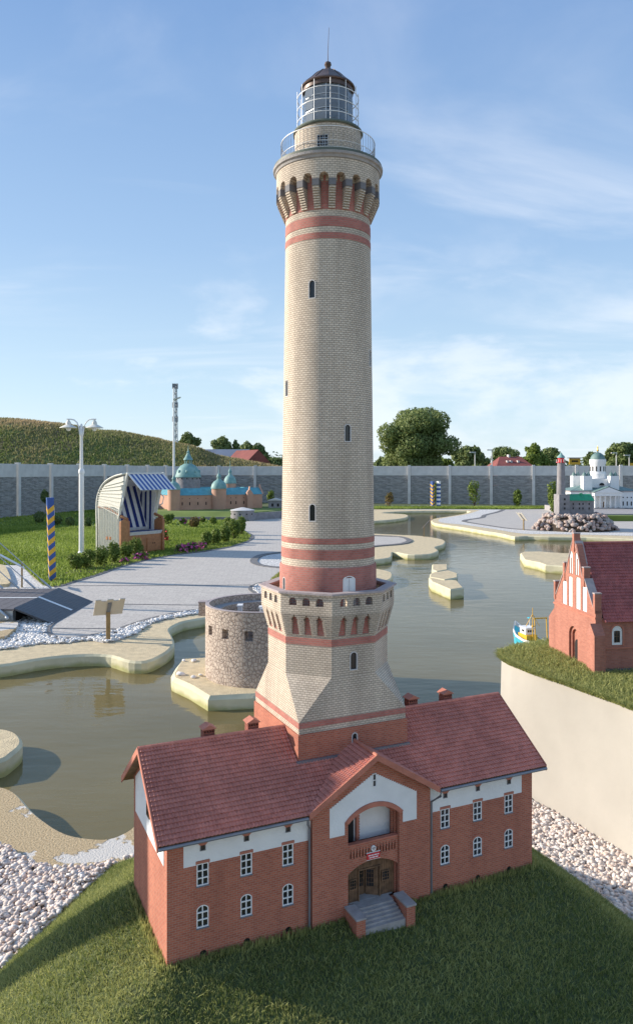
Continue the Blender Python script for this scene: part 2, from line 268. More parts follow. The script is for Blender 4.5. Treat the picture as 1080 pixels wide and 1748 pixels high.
def watermat():
    m, nd, lk, p = newmat('pond_water'); nd.remove(p); out = nd['Material Output']
    t = nd.new('ShaderNodeTexCoord')
    mp = nd.new('ShaderNodeMapping'); mp.inputs['Scale'].default_value = (0.6, 1.4, 1); lk.new(t.outputs['Object'], mp.inputs[0])
    n = nd.new('ShaderNodeTexNoise'); n.inputs['Scale'].default_value = 5; n.inputs['Detail'].default_value = 4; lk.new(mp.outputs[0], n.inputs[0])
    b = nd.new('ShaderNodeBump'); b.inputs['Strength'].default_value = 0.22; b.inputs['Distance'].default_value = 0.02; lk.new(n.outputs[0], b.inputs['Height'])
    g = nd.new('ShaderNodeBsdfGlossy'); g.inputs['Roughness'].default_value = 0.04; lk.new(b.outputs[0], g.inputs['Normal'])
    fr = nd.new('ShaderNodeFresnel'); fr.inputs[0].default_value = 1.36; lk.new(b.outputs[0], fr.inputs['Normal'])
    n2 = nd.new('ShaderNodeTexNoise'); n2.inputs['Scale'].default_value = 0.6; n2.inputs['Detail'].default_value = 5; lk.new(t.outputs['Object'], n2.inputs[0])
    r = ramp(nd, [(0.3, (0.24, 0.19, 0.075)), (0.7, (0.34, 0.275, 0.125))]); lk.new(n2.outputs[0], r.inputs[0])
    df = nd.new('ShaderNodeBsdfDiffuse'); lk.new(r.outputs[0], df.inputs[0])
    tr = nd.new('ShaderNodeBsdfTransparent'); tr.inputs[0].default_value = (0.78, 0.74, 0.42, 1)
    m1 = nd.new('ShaderNodeMixShader'); m1.inputs[0].default_value = 0.42; lk.new(df.outputs[0], m1.inputs[1]); lk.new(tr.outputs[0], m1.inputs[2])
    m2 = nd.new('ShaderNodeMixShader'); lk.new(fr.outputs[0], m2.inputs[0]); lk.new(m1.outputs[0], m2.inputs[1]); lk.new(g.outputs[0], m2.inputs[2])
    lk.new(m2.outputs[0], out.inputs[0]); return m
M['water'] = watermat()
def lanternglass():
    m, nd, lk, p = newmat('lantern_glass'); p.inputs['Base Color'].default_value = (0.20, 0.24, 0.29, 1); p.inputs['Roughness'].default_value = 0.06
    tr = nd.new('ShaderNodeBsdfTransparent'); tr.inputs[0].default_value = (0.80, 0.86, 0.92, 1)
    ms = nd.new('ShaderNodeMixShader'); ms.inputs[0].default_value = 0.35; lk.new(p.outputs[0], ms.inputs[1]); lk.new(tr.outputs[0], ms.inputs[2]); lk.new(ms.outputs[0], nd['Material Output'].inputs[0])
    return m
M['lglass'] = lanternglass()

# ------------------------------------------------ mesh helpers
class MB:
    def __init__(s): s.v = []; s.f = []
    def add(s, vs, fs):
        n = len(s.v); s.v += [tuple(p) for p in vs]; s.f += [tuple(i + n for i in f) for f in fs]; return s
    def box(s, x0, x1, y0, y1, z0, z1):
        return s.add([(x0, y0, z0), (x1, y0, z0), (x1, y1, z0), (x0, y1, z0), (x0, y0, z1), (x1, y0, z1), (x1, y1, z1), (x0, y1, z1)],
                     [(0, 3, 2, 1), (4, 5, 6, 7), (0, 1, 5, 4), (1, 2, 6, 5), (2, 3, 7, 6), (3, 0, 4, 7)])
    def hexa(s, b, t):      # bottom quad, top quad (ccw from above)
        return s.add(list(b) + list(t), [(3, 2, 1, 0), (4, 5, 6, 7), (0, 1, 5, 4), (1, 2, 6, 5), (2, 3, 7, 6), (3, 0, 4, 7)])
    def prism(s, poly, z0, z1):  # xy polygon
        area = sum(poly[i][0] * poly[(i + 1) % len(poly)][1] - poly[(i + 1) % len(poly)][0] * poly[i][1] for i in range(len(poly)))
        if area < 0: poly = poly[::-1]
        n = len(poly); vs = [(p[0], p[1], z0) for p in poly] + [(p[0], p[1], z1) for p in poly]
        fs = [(i, (i + 1) % n, (i + 1) % n + n, i + n) for i in range(n)]
        tri = tess(poly)
        fs += [tuple(t[::-1]) for t in tri] + [tuple(i + n for i in t) for t in tri]
        return s.add(vs, fs)
    def ext(s, poly, y0, y1):    # xz polygon extruded along y
        k = len(s.v); t = MB().prism(poly, 0, 1)
        vs = [(v[0], y1 if v[2] == 0 else y0, v[1]) for v in t.v]
        return s.add(vs, t.f)
    def extx(s, poly, x0, x1):   # yz polygon extruded along x
        t = MB().prism(poly, 0, 1)
        return s.add([(x0 if v[2] == 0 else x1, v[0], v[1]) for v in t.v], t.f)
    def ring(s, outer, inner, y0, y1, closed=True):  # xz loops of the same length
        n = len(outer); vs = [(p[0], y0, p[1]) for p in outer] + [(p[0], y0, p[1]) for p in inner] + [(p[0], y1, p[1]) for p in outer] + [(p[0], y1, p[1]) for p in inner]
        fs = []
        for i in range(n if closed else n - 1):
            j = (i + 1) % n
            fs += [(i, j, j + n, i + n), (i + n, j + n, j + 3 * n, i + 3 * n), (i, i + 2 * n, j + 2 * n, j), (i + 2 * n, i + 3 * n, j + 3 * n, j + 2 * n)]
        if not closed:
            fs += [(0, n, 3 * n, 2 * n), (n - 1, 3 * n - 1, 4 * n - 1, 2 * n - 1)]
        return s.add(vs, fs)
    def lathe(s, prof, seg=64, ph=0.0, cx=0, cy=0, loop=False):
        n = len(prof); vs = []
        for k in range(seg):
            a = ph + 2 * pi * k / seg
            vs += [(cx + r * cos(a), cy + r * sin(a), z) for r, z in prof]
        fs = []
        for k in range(seg):
            k2 = (k + 1) % seg
            for i in range(n if loop else n - 1):
                j = (i + 1) % n
                fs.append((k * n + i, k2 * n + i, k2 * n + j, k * n + j))
        if not loop:
            fs.append(tuple(k * n for k in range(seg))[::-1]); fs.append(tuple(k * n + n - 1 for k in range(seg)))
        return s.add(vs, fs)
    def tube(s, pts, r, seg=6, r2=None):
        pts = [Vector(p) for p in pts]; n = len(pts); vs = []
        for i, p in enumerate(pts):
            d = (pts[min(i + 1, n - 1)] - pts[max(i - 1, 0)]).normalized()
            a = d.cross(Vector((0, 0, 1)) if abs(d.z) < 0.9 else Vector((1, 0, 0))).normalized(); b = d.cross(a)
            rr = r if r2 is None else r + (r2 - r) * i / (n - 1)
            for k in range(seg):
                t = 2 * pi * k / seg; vs.append(p + a * (cos(t) * rr) + b * (sin(t) * rr))
        fs = [(i * seg + k, i * seg + (k + 1) % seg, (i + 1) * seg + (k + 1) % seg, (i + 1) * seg + k) for i in range(n - 1) for k in range(seg)]
        fs += [tuple(range(seg))[::-1], tuple((n - 1) * seg + k for k in range(seg))]
        return s.add(vs, fs)
    def ball(s, c, r, sx=1, sy=1, sz=1, seg=12, rings=8):
        prof = [(max(1e-5, r * sin(pi * i / rings)), -r * cos(pi * i / rings)) for i in range(rings + 1)]
        t = MB().lathe(prof, seg)
        return s.add([(c[0] + v[0] * sx, c[1] + v[1] * sy, c[2] + v[2] * sz) for v in t.v], t.f)
    def xf(s, mtx, i0=0):
        for i in range(i0, len(s.v)): s.v[i] = tuple(mtx @ Vector(s.v[i]))
        return s
    def build(s, name, m, parent=None, loc=(0, 0, 0), rz=0.0, uv='box', smooth=False, cut=None, kind=None, R=1.0, bevel=0):
        me = bpy.data.meshes.new(name); me.from_pydata(s.v, [], s.f); me.update()
        if cut is not None or True:
            bm = bmesh.new(); bm.from_mesh(me); bmesh.ops.recalc_face_normals(bm, faces=bm.faces); bm.to_mesh(me); bm.free()
        o = bpy.data.objects.new(name, me); C.objects.link(o)
        if cut is not None:
            cm = bpy.data.meshes.new('cutter'); cm.from_pydata(cut.v, [], cut.f)
            bm = bmesh.new(); bm.from_mesh(cm); bmesh.ops.recalc_face_normals(bm, faces=bm.faces); bm.to_mesh(cm); bm.free()
            c = bpy.data.objects.new('cutter', cm); C.objects.link(c)
            md = o.modifiers.new('b', 'BOOLEAN'); md.object = c; md.operation = 'DIFFERENCE'; md.solver = 'EXACT'; md.use_self = True
            dg = bpy.context.evaluated_depsgraph_get(); nm = bpy.data.meshes.new_from_object(o.evaluated_get(dg))
            o.modifiers.clear(); o.data = nm; nm.name = name; bpy.data.objects.remove(c); me = nm
        if bevel:
            md = o.modifiers.new('bevel', 'BEVEL'); md.width = bevel; md.segments = 2; md.limit_method = 'ANGLE'
        me.materials.clear()
        me.materials.append(M[m] if isinstance(m, str) else m)
        setuv(me, uv, R)
        if smooth:
            me.shade_smooth()
            try: me.set_sharp_from_angle(angle=radians(35))
            except Exception: pass
        o.location = loc; o.rotation_euler = (0, 0, rz)
        if parent is not None: o.parent = parent
        if kind: o['kind'] = kind
        return o
def tess(poly):
    return tessellate_polygon([[Vector((p[0], p[1], 0)) for p in poly]])
def setuv(me, mode, R=1.0):
    nl = len(me.loops); 
    if nl == 0: return
    co_ = np.empty(len(me.vertices) * 3); me.vertices.foreach_get('co', co_); co_ = co_.reshape(-1, 3)
    vi = np.empty(nl, dtype=np.int32); me.loops.foreach_get('vertex_index', vi)
    np_ = len(me.polygons); ls = np.empty(np_, dtype=np.int32); lt = np.empty(np_, dtype=np.int32); nr = np.empty(np_ * 3)
    me.polygons.foreach_get('loop_start', ls); me.polygons.foreach_get('loop_total', lt); me.polygons.foreach_get('normal', nr); nr = nr.reshape(-1, 3)
    pf = np.zeros(nl, dtype=np.int32)
    order = np.argsort(ls); pf = np.repeat(order, lt[order])
    p = co_[vi]; n = nr[pf]
    uvl = me.uv_layers[0] if len(me.uv_layers) else me.uv_layers.new(name='UVMap')
    if mode == 'cyl':
        a = np.arctan2(p[:, 0], -p[:, 1])  # zero on the local -y side, seam at +y
        cen = np.zeros((np_, 3)); np.add.at(cen, pf, p); ac = np.arctan2(cen[:, 0], -cen[:, 1])[pf]
        a = np.where(a - ac > pi, a - 2 * pi, np.where(a - ac < -pi, a + 2 * pi, a))
        u = a * R; v = p[:, 2]
    else:
        t = np.stack([-n[:, 1], n[:, 0], np.zeros(nl)], 1); l = np.linalg.norm(t, axis=1); flat = l < 0.2
        t[flat] = (1, 0, 0); l[flat] = 1; t /= l[:, None]
        b = np.cross(n, t); u = (p * t).sum(1); v = (p * b).sum(1)
        u[flat] = p[flat, 0]; v[flat] = p[flat, 1]
    uvl.data.foreach_set('uv', np.stack([u, v], 1).astype(np.float32).ravel())
def P(px, py, z=0.0):
    d = (EYE - z) * F / (py - HZ); return ((px - 540) * d / F, d)
def PD(px, d): return (px - 540) * d / F
def ZD(py, d): return EYE - (py - HZ) * d / F
def smooth_poly(pts, n=4, closed=True):
    out = []; N = len(pts)
    for i in range(N if closed else N - 1):
        p0, p1, p2, p3 = pts[(i - 1) % N] if closed or i > 0 else pts[i], pts[i], pts[(i + 1) % N], pts[(i + 2) % N] if closed or i + 2 < N else pts[i + 1]
        for k in range(n):
            t = k / n
            # centripetal-ish: plain Catmull-Rom with limited tangents
            q = []
            for a in (0, 1):
                m1 = (p2[a] - p0[a]) * 0.5; m2 = (p3[a] - p1[a]) * 0.5
                L = hypot(p2[0] - p1[0], p2[1] - p1[1])
                l1 = hypot((p2[0] - p0[0]) * 0.5, (p2[1] - p0[1]) * 0.5) + 1e-9; l2 = hypot((p3[0] - p1[0]) * 0.5, (p3[1] - p1[1]) * 0.5) + 1e-9
                m1 *= min(1, L / l1); m2 *= min(1, L / l2)
                h = (2 * t**3 - 3 * t**2 + 1) * p1[a] + (t**3 - 2 * t**2 + t) * m1 + (-2 * t**3 + 3 * t**2) * p2[a] + (t**3 - t**2) * m2
                q.append(h)
            out.append(tuple(q))
    if not closed: out.append(pts[-1])
    return out
def tag(o, label, cat, group=None, kind=None):
    o['label'] = label; o['category'] = cat
    if group: o['group'] = group
    if kind: o['kind'] = kind
    return o
def thing(name, label, cat, loc=(0, 0, 0), rz=0.0, group=None):
    o = bpy.data.objects.new(name, None); C.objects.link(o); o.location = loc; o.rotation_euler = (0, 0, rz); o.empty_display_size = 0.1
    return tag(o, label, cat, group)
def struct(o): o['kind'] = 'structure'; return o
def copytree(o, parent=None):
    c = o.copy(); C.objects.link(c); c.parent = parent
    for ch in [x for x in bpy.data.objects if x.parent == o]: copytree(ch, c)
    return c
def dup(o, parent, loc, rz=0.0, rot=None, scale=None):
    kids = KIDS.get(o.name, [])
    c = o.copy(); C.objects.link(c); c.parent = parent; c.location = loc; c.rotation_euler = rot or (0, 0, rz)
    if scale: c.scale = scale
    for k in kids:
        d = k.copy(); C.objects.link(d); d.parent = c
    return c
KIDS = {}
def child(o, sub): KIDS.setdefault(o.name, []).append(sub)
def arch(w, h, rise=None, n=8, z0=0.0, x0=0.0):   # arched opening loop in xz, bottom at z0, total height h
    rise = w / 2 if rise is None else rise; hs = h - rise; hw = w / 2
    pts = [(x0 - hw, z0), (x0 + hw, z0)]
    Rr = (hw * hw + rise * rise) / (2 * rise); cz = z0 + hs + rise - Rr; a0 = math.asin(min(1, hw / Rr))
    for k in range(n + 1):
        a = a0 - 2 * a0 * k / n; pts.append((x0 + Rr * sin(a), cz + Rr * cos(a)))
    return pts
def inset_arch(w, h, b, rise=None, n=8, z0=0.0, x0=0.0):
    r = (w / 2 if rise is None else rise)
    return arch(w, h, r, n, z0, x0), arch(w - 2 * b, h - 2 * b, max(r - b * 0.6, 0.001) if rise is not None else w / 2 - b, n, z0 + b, x0)

# scattered leaf or blade meshes -------------------------------------------------
def mesh_np(name, verts, faces, uvs, m, parent=None):
    me = bpy.data.meshes.new(name); nv, nf, k = len(verts), len(faces), faces.shape[1]
    me.vertices.add(nv); me.vertices.foreach_set('co', verts.astype(np.float32).ravel())
    me.loops.add(nf * k); me.loops.foreach_set('vertex_index', faces.astype(np.int32).ravel())
    me.polygons.add(nf); me.polygons.foreach_set('loop_start', np.arange(0, nf * k, k, dtype=np.int32))
    me.polygons.foreach_set('loop_total', np.full(nf, k, dtype=np.int32))
    me.update(calc_edges=True)
    ul = me.uv_layers.new(name='UVMap'); ul.data.foreach_set('uv', uvs.astype(np.float32).ravel())
    me.materials.append(M[m]); o = bpy.data.objects.new(name, me); C.objects.link(o)
    if parent is not None: o.parent = parent
    return o
def blades(name, pts, h, w, m, lean=0.45, tmap=None, parent=None, bend=0.5):
    # pts Nx3; one three-vertex blade pair (bent): 5 verts, quad+tri as 3 triangles
    n = len(pts); a = rng.uniform(0, 2 * pi, n); hh = h * rng.uniform(0.55, 1.25, n); ww = w * rng.uniform(0.7, 1.3, n)
    la = rng.uniform(0, 2 * pi, n); le = rng.uniform(0, lean, n)
    side = np.stack([np.cos(a), np.sin(a), np.zeros(n)], 1); ld = np.stack([np.cos(la) * le, np.sin(la) * le, np.ones(n)], 1)
    mid = pts + ld * (hh * 0.55)[:, None]; ld2 = ld.copy(); ld2[:, :2] *= 1 + bend * 2; ld2[:, 2] = 0.8
    tip = mid + ld2 * (hh * 0.45)[:, None]; s = side * (ww / 2)[:, None]
    V = np.stack([pts - s, pts + s, mid - s * 0.8, mid + s * 0.8, tip], 1).reshape(-1, 3)
    b = (np.arange(n) * 5)[:, None]
    Fc = np.concatenate([b + [0, 1, 3], b + [0, 3, 2], b + [2, 3, 4]], 1).reshape(-1, 3)
    t = tmap if tmap is not None else rng.uniform(0, 1, n)
    U = np.repeat(t, 9); Vv = np.tile([0, 0, .5, 0, .5, .5, .5, .5, 1], n)
    return mesh_np(name, V, Fc, np.stack([U, Vv], 1), m, parent)
def leafquads(pts, nrm, size, tvals):
    n = len(pts); r = rng.normal(size=(n, 3)); nn = nrm + r * 0.55; nn /= np.linalg.norm(nn, axis=1)[:, None]
    t = np.cross(nn, rng.normal(size=(n, 3))); t /= np.linalg.norm(t, axis=1)[:, None]; b = np.cross(nn, t)
    s = (size * rng.uniform(0.6, 1.4, n))[:, None]
    V = np.stack([pts - t * s, pts - b * s * 0.6, pts + t * s, pts + b * s * 0.6], 1).reshape(-1, 3)
    Fc = (np.arange(n) * 4)[:, None] + np.array([0, 1, 2, 3])
    return V, Fc, np.stack([np.repeat(tvals, 4), np.tile([0, .5, 1, .5], n)], 1)
def crown(name, lobes, n, size, m, parent=None, fill=0.25):
    # lobes: list of (cx,cy,cz,rx,ry,rz)
    L = np.array(lobes); wgt = L[:, 3] * L[:, 5]; idx = rng.choice(len(L), n, p=wgt / wgt.sum()); d = rng.normal(size=(n, 3)); d /= np.linalg.norm(d, axis=1)[:, None]
    rad = np.where(rng.uniform(size=n) < fill, rng.uniform(0.3, 0.9, n), rng.uniform(0.74, 1.12, n))
    pts = L[idx, :3] + d * L[idx, 3:6] * rad[:, None]
    lt = rng.uniform(0, 1, len(L))[idx] * 0.45 + rng.uniform(0, 0.55, n)
    V, Fc, U = leafquads(pts, d, size, np.clip(lt, 0, 1)); return mesh_np(name, V, Fc, U, m, parent)
def inside(poly, xy):
    x, y = xy[:, 0], xy[:, 1]; r = np.zeros(len(xy), bool); n = len(poly)
    for i in range(n):
        x1, y1 = poly[i]; x2, y2 = poly[(i + 1) % n]
        if y1 == y2: continue
        c = ((y1 > y) != (y2 > y)) & (x < (x2 - x1) * (y - y1) / (y2 - y1) + x1); r ^= c
    return r
def scatter(poly, n, clip=None):
    a = np.array(poly); lo, hi = a.min(0), a.max(0)
    if clip: lo = np.maximum(lo, clip[0]); hi = np.minimum(hi, clip[1])
    out = []; tot = 0
    while tot < n:
        p = rng.uniform(lo, hi, (n * 2, 2)); p = p[inside(poly, p)]; out.append(p); tot += len(p)
        if tot == 0: break
    return np.concatenate(out)[:n]
def polydist(poly, xy, closed=True):
    d = np.full(len(xy), 1e9); n = len(poly)
    for i in range(n if closed else n - 1):
        a = np.array(poly[i]); b = np.array(poly[(i + 1) % n]); ab = b - a
        t = np.clip(((xy - a) @ ab) / (ab @ ab + 1e-12), 0, 1); d = np.minimum(d, np.linalg.norm(xy - (a + t[:, None] * ab), axis=1))
    return d
ICO = None
def ico(sub):
    bm = bmesh.new(); bmesh.ops.create_icosphere(bm, subdivisions=sub, radius=1); v = np.array([p.co[:] for p in bm.verts]); f = np.array([[q.index for q in p.verts] for p in bm.faces]); bm.free(); return v, f
def stones(name, pts, size, m, sub=1, kind='stuff', parent=None, flat=0.6):
    v, f = ico(sub); K = 6; shapes = []
    for k in range(K):
        q = v * (1 + rng.uniform(-0.22, 0.22, (len(v), 1))) * np.array([rng.uniform(0.8, 1.3), rng.uniform(0.7, 1.05), flat * rng.uniform(0.8, 1.2)]); shapes.append(q)
    n = len(pts); ks = rng.integers(0, K, n); A = rng.uniform(0, 2 * pi, n); B = rng.uniform(-0.6, 0.6, n); s = size * rng.uniform(0.6, 1.35, n)
    base = np.stack(shapes)[ks] * s[:, None, None]
    cb, sb = np.cos(B)[:, None], np.sin(B)[:, None]; y = base[:, :, 1] * cb - base[:, :, 2] * sb; z = base[:, :, 1] * sb + base[:, :, 2] * cb; x = base[:, :, 0]
    ca, sa = np.cos(A)[:, None], np.sin(A)[:, None]
    V = np.stack([x * ca - y * sa, x * sa + y * ca, z], 2) + pts[:, None, :]
    Fc = (np.arange(n) * len(v))[:, None, None] + f[None]
    t = rng.uniform(0, 1, n); U = np.stack([np.repeat(t, len(f) * 3), np.zeros(n * len(f) * 3)], 1)
    o = mesh_np(name, V.reshape(-1, 3), Fc.reshape(-1, 3), U, m, parent); o.data.shade_smooth()
    if kind: o['kind'] = kind
    return o

# ------------------------------------------------ terrain, water, land
ZW = -0.11; ZF = -0.55
RX0, RX1, RY0, RY1 = -16.0, 16.0, -4.0, 36.0
def sheet(name, poly, z, m):
    tri = tess(poly); o = MB().add([(p[0], p[1], z) for p in poly], [tuple(t) for t in tri]).build(name, m)
    me = o.data
    bm = bmesh.new(); bm.from_mesh(me)
    for f in bm.faces:
        if f.normal.z < 0: f.normal_flip()
    bm.to_mesh(me); bm.free()
    return struct(o)
BIG = 1500
g = MB()
for (x0, x1, y0, y1) in ((-BIG, RX0, -BIG, BIG), (RX1, BIG, -BIG, BIG), (RX0, RX1, RY1, BIG), (RX0, RX1, -BIG, RY0)):
    g.add([(x0, y0, 0), (x1, y0, 0), (x1, y1, 0), (x0, y1, 0)], [(0, 1, 2, 3)])
struct(g.build('ground', 'field'))
sheet('pool_floor', [(RX0, RY0), (RX1, RY0), (RX1, RY1), (RX0, RY1)], ZF, 'poolfloor')
sheet('water', [(RX0 + .01, RY0 + .01), (RX1 - .01, RY0 + .01), (RX1 - .01, RY1 - .01), (RX0 + .01, RY1 - .01)], ZW, 'water')
def inset(poly, d):
    area = sum(poly[i][0] * poly[(i + 1) % len(poly)][1] - poly[(i + 1) % len(poly)][0] * poly[i][1] for i in range(len(poly)))
    if area < 0: poly = poly[::-1]
    out = []; n = len(poly)
    for i in range(n):
        a, b, c = poly[i - 1], poly[i], poly[(i + 1) % n]
        e1 = Vector((b[0] - a[0], b[1] - a[1])); e2 = Vector((c[0] - b[0], c[1] - b[1]))
        if e1.length < 1e-6 or e2.length < 1e-6: out.append(b); continue
        e1.normalize(); e2.normalize(); nrm = Vector((-e1.y - e2.y, e1.x + e2.x))
        if nrm.length < 1e-6: nrm = Vector((-e1.y, e1.x))
        nrm.normalize(); out.append((b[0] + nrm.x * d, b[1] + nrm.y * d))
    return poly, out
def land(name, poly, z, top='sand', side='curb', ch=0.02):
    poly, ins = inset(poly, ch); n = len(poly)
    s = MB().add([(p[0], p[1], ZF) for p in poly] + [(p[0], p[1], z - ch) for p in poly] + [(p[0], p[1], z) for p in ins],
                 [(i, (i + 1) % n, n + (i + 1) % n, n + i) for i in range(n)] + [(n + i, n + (i + 1) % n, 2 * n + (i + 1) % n, 2 * n + i) for i in range(n)])
    o = s.build(name, side); me = o.data
    me2 = MB().add([(p[0], p[1], z) for p in ins], [tuple(t) for t in tess(ins)])
    # one object, two materials
    bm = bmesh.new(); bm.from_mesh(me); uvl = bm.loops.layers.uv.verify()
    vs = [bm.verts.new(v) for v in me2.v]
    for f in me2.f:
        try:
            fc = bm.faces.new([vs[i] for i in f]); fc.material_index = 1; fc.normal_update()
            if fc.normal.z < 0: fc.normal_flip()
        except ValueError: pass
    bm.to_mesh(me); bm.free(); me.materials.append(M[top]); return struct(o)
def PP(l, z=0.0): return [P(x, y, z) for x, y in l]
# far/left land mass
shore = smooth_poly(PP([(-420, 1150), (-200, 1142), (0, 1135), (60, 1125), (110, 1119), (160, 1117), (190, 1119), (220, 1128), (252, 1128), (284, 1113), (298, 1098), (294, 1084), (290, 1073), (312, 1061), (350, 1054), (450, 1036), (560, 1018), (625, 1001), (650, 992), (667, 988), (668, 977), (645, 971), (600, 966), (600, 959), (643, 955), (667, 951), (670, 942), (695, 946), (730, 946), (748, 940), (742, 934), (757, 929), (756, 921), (720, 915), (683, 913), (640, 911), (560, 906), (535, 898), (560, 891), (640, 889), (690, 884), (692, 878), (650, 875.5), (694, 872.5), (796, 872), (790, 877), (768, 881), (738, 886), (741, 893), (777, 898.5), (800, 902), (829, 907), (850, 910), (878, 916), (900, 915), (935, 916), (1000, 917), (1080, 920)]), 3, closed=False)
x_r, y_r = shore[-1]
L1 = [(RX0, shore[0][1] - 0.2)] + shore + [(RX1, y_r - 0.3), (RX1, RY1), (RX0, RY1)]
land('far_shore', L1, 0.0)
near = smooth_poly(PP([(-500, 1330), (-150, 1332), (0, 1341), (30, 1352), (60, 1384), (100, 1413), (130, 1425), (180, 1430), (210, 1420), (240, 1400), (300, 1385), (600, 1350), (800, 1335), (905, 1345)]), 4, closed=False)
L2 = [(RX0, near[0][1])] + near + [(1.6, 4.3), (4.0, 4.4), (RX1, 4.4), (RX1, RY0), (RX0, RY0)]
land('near_shore', L2, 0.0, 'worn')
land('small_peninsula', smooth_poly([(-6, 4.9)] + PP([(-200, 1238), (0, 1243), (25, 1248), (37, 1258), (38, 1270), (22, 1285), (0, 1297), (-200, 1320)]) + [(-6, 4.4)], 3), 0.0)
land('fort_island', PP([(352, 1121), (310, 1124), (300, 1136), (292, 1150), (294, 1157), (323, 1170), (355, 1189), (420, 1186), (470, 1184), (560, 1178), (600, 1150), (560, 1120), (450, 1110)]), 0.0, ch=0.03)
for k, (pl, zz_) in enumerate([([(737, 963), (763, 963), (764, 972), (745, 975), (736, 972)], 0.0), ([(744, 974), (764, 972), (781, 977), (781, 984), (758, 988), (732, 983), (734, 977)], -0.005), ([(731, 983), (757, 986), (780, 988), (791, 1000), (768, 1003), (736, 990)], 0.0)]):
    o = land('rock_islet' if k == 0 else 'rock_islet', PP(pl, 0.06 - k * 0.0), 0.06 - k * 0.012)
land('right_island', PP([(887, 944), (893, 941.5), (919, 941), (935, 942.5), (960, 944), (1010, 946), (1100, 948), (1100, 975), (1020, 972), (960, 966), (930, 964), (919, 960), (894, 955)], 0.03), 0.03)

# surface sheets on the land
Z1, Z2, Z3, Z4 = 0.004, 0.008, 0.012, 0.016
wg_left = smooth_poly(PP([(-400, 1110), (-200, 1120), (0, 1110), (60, 1101), (110, 1099), (150, 1094), (178, 1098), (200, 1094), (232, 1083), (262, 1064), (310, 1053), (350, 1047), (420, 1038), (500, 1020), (560, 1005), (560, 960), (480, 940), (380, 960), (150, 1003), (75, 1000), (35, 965), (0, 965), (-300, 965)]), 3)
sheet('white_gravel_strip', wg_left, Z1, 'wgravel')
plaza_px = [(100, 1003), (125, 995), (165, 983), (205, 969), (250, 957), (300, 948), (350, 942), (395, 934), (424, 924), (428, 916), (412, 905), (405, 893), (440, 888), (482, 880), (520, 875), (560, 873), (600, 880), (600, 893), (540, 898), (530, 908), (600, 915), (640, 916), (680, 918), (697, 923), (685, 928), (640, 932), (600, 938), (560, 941), (490, 943), (450, 948), (434, 956), (436, 963), (455, 968), (500, 972), (520, 985), (480, 992), (445, 998), (432, 1006), (440, 1014), (445, 1020), (400, 1030), (350, 1042), (315, 1047), (259, 1059), (204, 1077), (153, 1089), (106, 1092), (82, 1086), (80, 1076), (92, 1062), (90, 1052), (82, 1046), (60, 1040), (40, 1020)]
plaza = smooth_poly(PP(plaza_px), 3)
sheet('paved_path', plaza, Z3, 'paving')
# border of dark pavers following the edge of the plaza: every paver a piece near the camera
def border(name, pts, w, z, n_piece=None, label=None):
    mb = MB()
    for (a, b) in zip(pts[:-1], pts[1:]):
        d = Vector((b[0] - a[0], b[1] - a[1])); L = d.length
        if L < 1e-4: continue
        d.normalize(); nn = Vector((-d.y, d.x)) * w / 2; k = max(1, round(L / 0.12))
        for i in range(k):
            p = Vector(a) + d * (L * i / k + 0.003); q = Vector(a) + d * (L * (i + 1) / k - 0.003)
            jit = random.uniform(0, 0.002)
            mb.hexa([(p - nn).to_3d() + Vector((0, 0, z - 0.02)), (q - nn).to_3d() + Vector((0, 0, z - 0.02)), (q + nn).to_3d() + Vector((0, 0, z - 0.02)), (p + nn).to_3d() + Vector((0, 0, z - 0.02))],
                    [(p - nn).to_3d() + Vector((0, 0, z + jit)), (q - nn).to_3d() + Vector((0, 0, z + jit)), (q + nn).to_3d() + Vector((0, 0, z + jit)), (p + nn).to_3d() + Vector((0, 0, z + jit))])
    return struct(mb.build(name, 'darkpaver'))
def sub(px, n=4): return smooth_poly(PP(px), n, closed=False)
border('paver_edging', sub([(350, 1042), (315, 1047), (259, 1059), (204, 1077), (153, 1089), (106, 1093), (82, 1087), (76, 1076), (88, 1062), (87, 1052), (80, 1046)]), 0.12, 0.020)
border('paver_edging', sub([(560, 938), (490, 943), (450, 948), (434, 956), (436, 963), (455, 968), (500, 972), (560, 978)]), 0.14, 0.020)
border('paver_edging', sub([(560, 985), (480, 992), (445, 998), (432, 1006), (440, 1014), (448, 1020)]), 0.14, 0.020)
border('paver_edging', sub([(98, 1003), (125, 995), (165, 983), (205, 969), (250, 957), (300, 948), (350, 942), (395, 934), (424, 924), (430, 916), (412, 905)]), 0.10, 0.020)
border('paver_edging', sub([(600, 914), (640, 915), (680, 917), (698, 923), (685, 929), (640, 933), (600, 938)]), 0.14, 0.020)
for (xa, ya, xb, yb) in ((90, 1074.5, 212, 1075.5), (196, 1033, 440, 1036), (108, 1001.5, 470, 1000)):   # narrow dark lines crossing the paving
    a, b = P(xa, ya), P(xb, yb); border('paving_dark_line', [a, b], 0.03, Z3 + 0.003)
# right-hand plaza
wg_right = smooth_poly(PP([(640, 869), (700, 870), (810, 870.5), (812, 873), (796, 878), (772, 882), (750, 886), (752, 892), (790, 896), (845, 904), (890, 911), (940, 912), (1000, 913), (1200, 915), (1200, 868), (900, 864), (640, 864)]), 3)
sheet('white_gravel_bank', wg_right, Z1, 'wgravel')
pl_r = smooth_poly(PP([(858, 870.5), (850, 874), (826, 880), (822, 884), (796, 888), (793, 891), (835, 898), (872, 903), (930, 907), (1000, 908), (1200, 910), (1200, 869), (960, 868)]), 3)
sheet('paved_square', pl_r, Z2, 'paving')
border('paver_edging', sub([(858, 870.5), (850, 874), (826, 880), (822, 884), (796, 888), (793, 891), (835, 898), (872, 903), (930, 907)]), 0.16, 0.016)
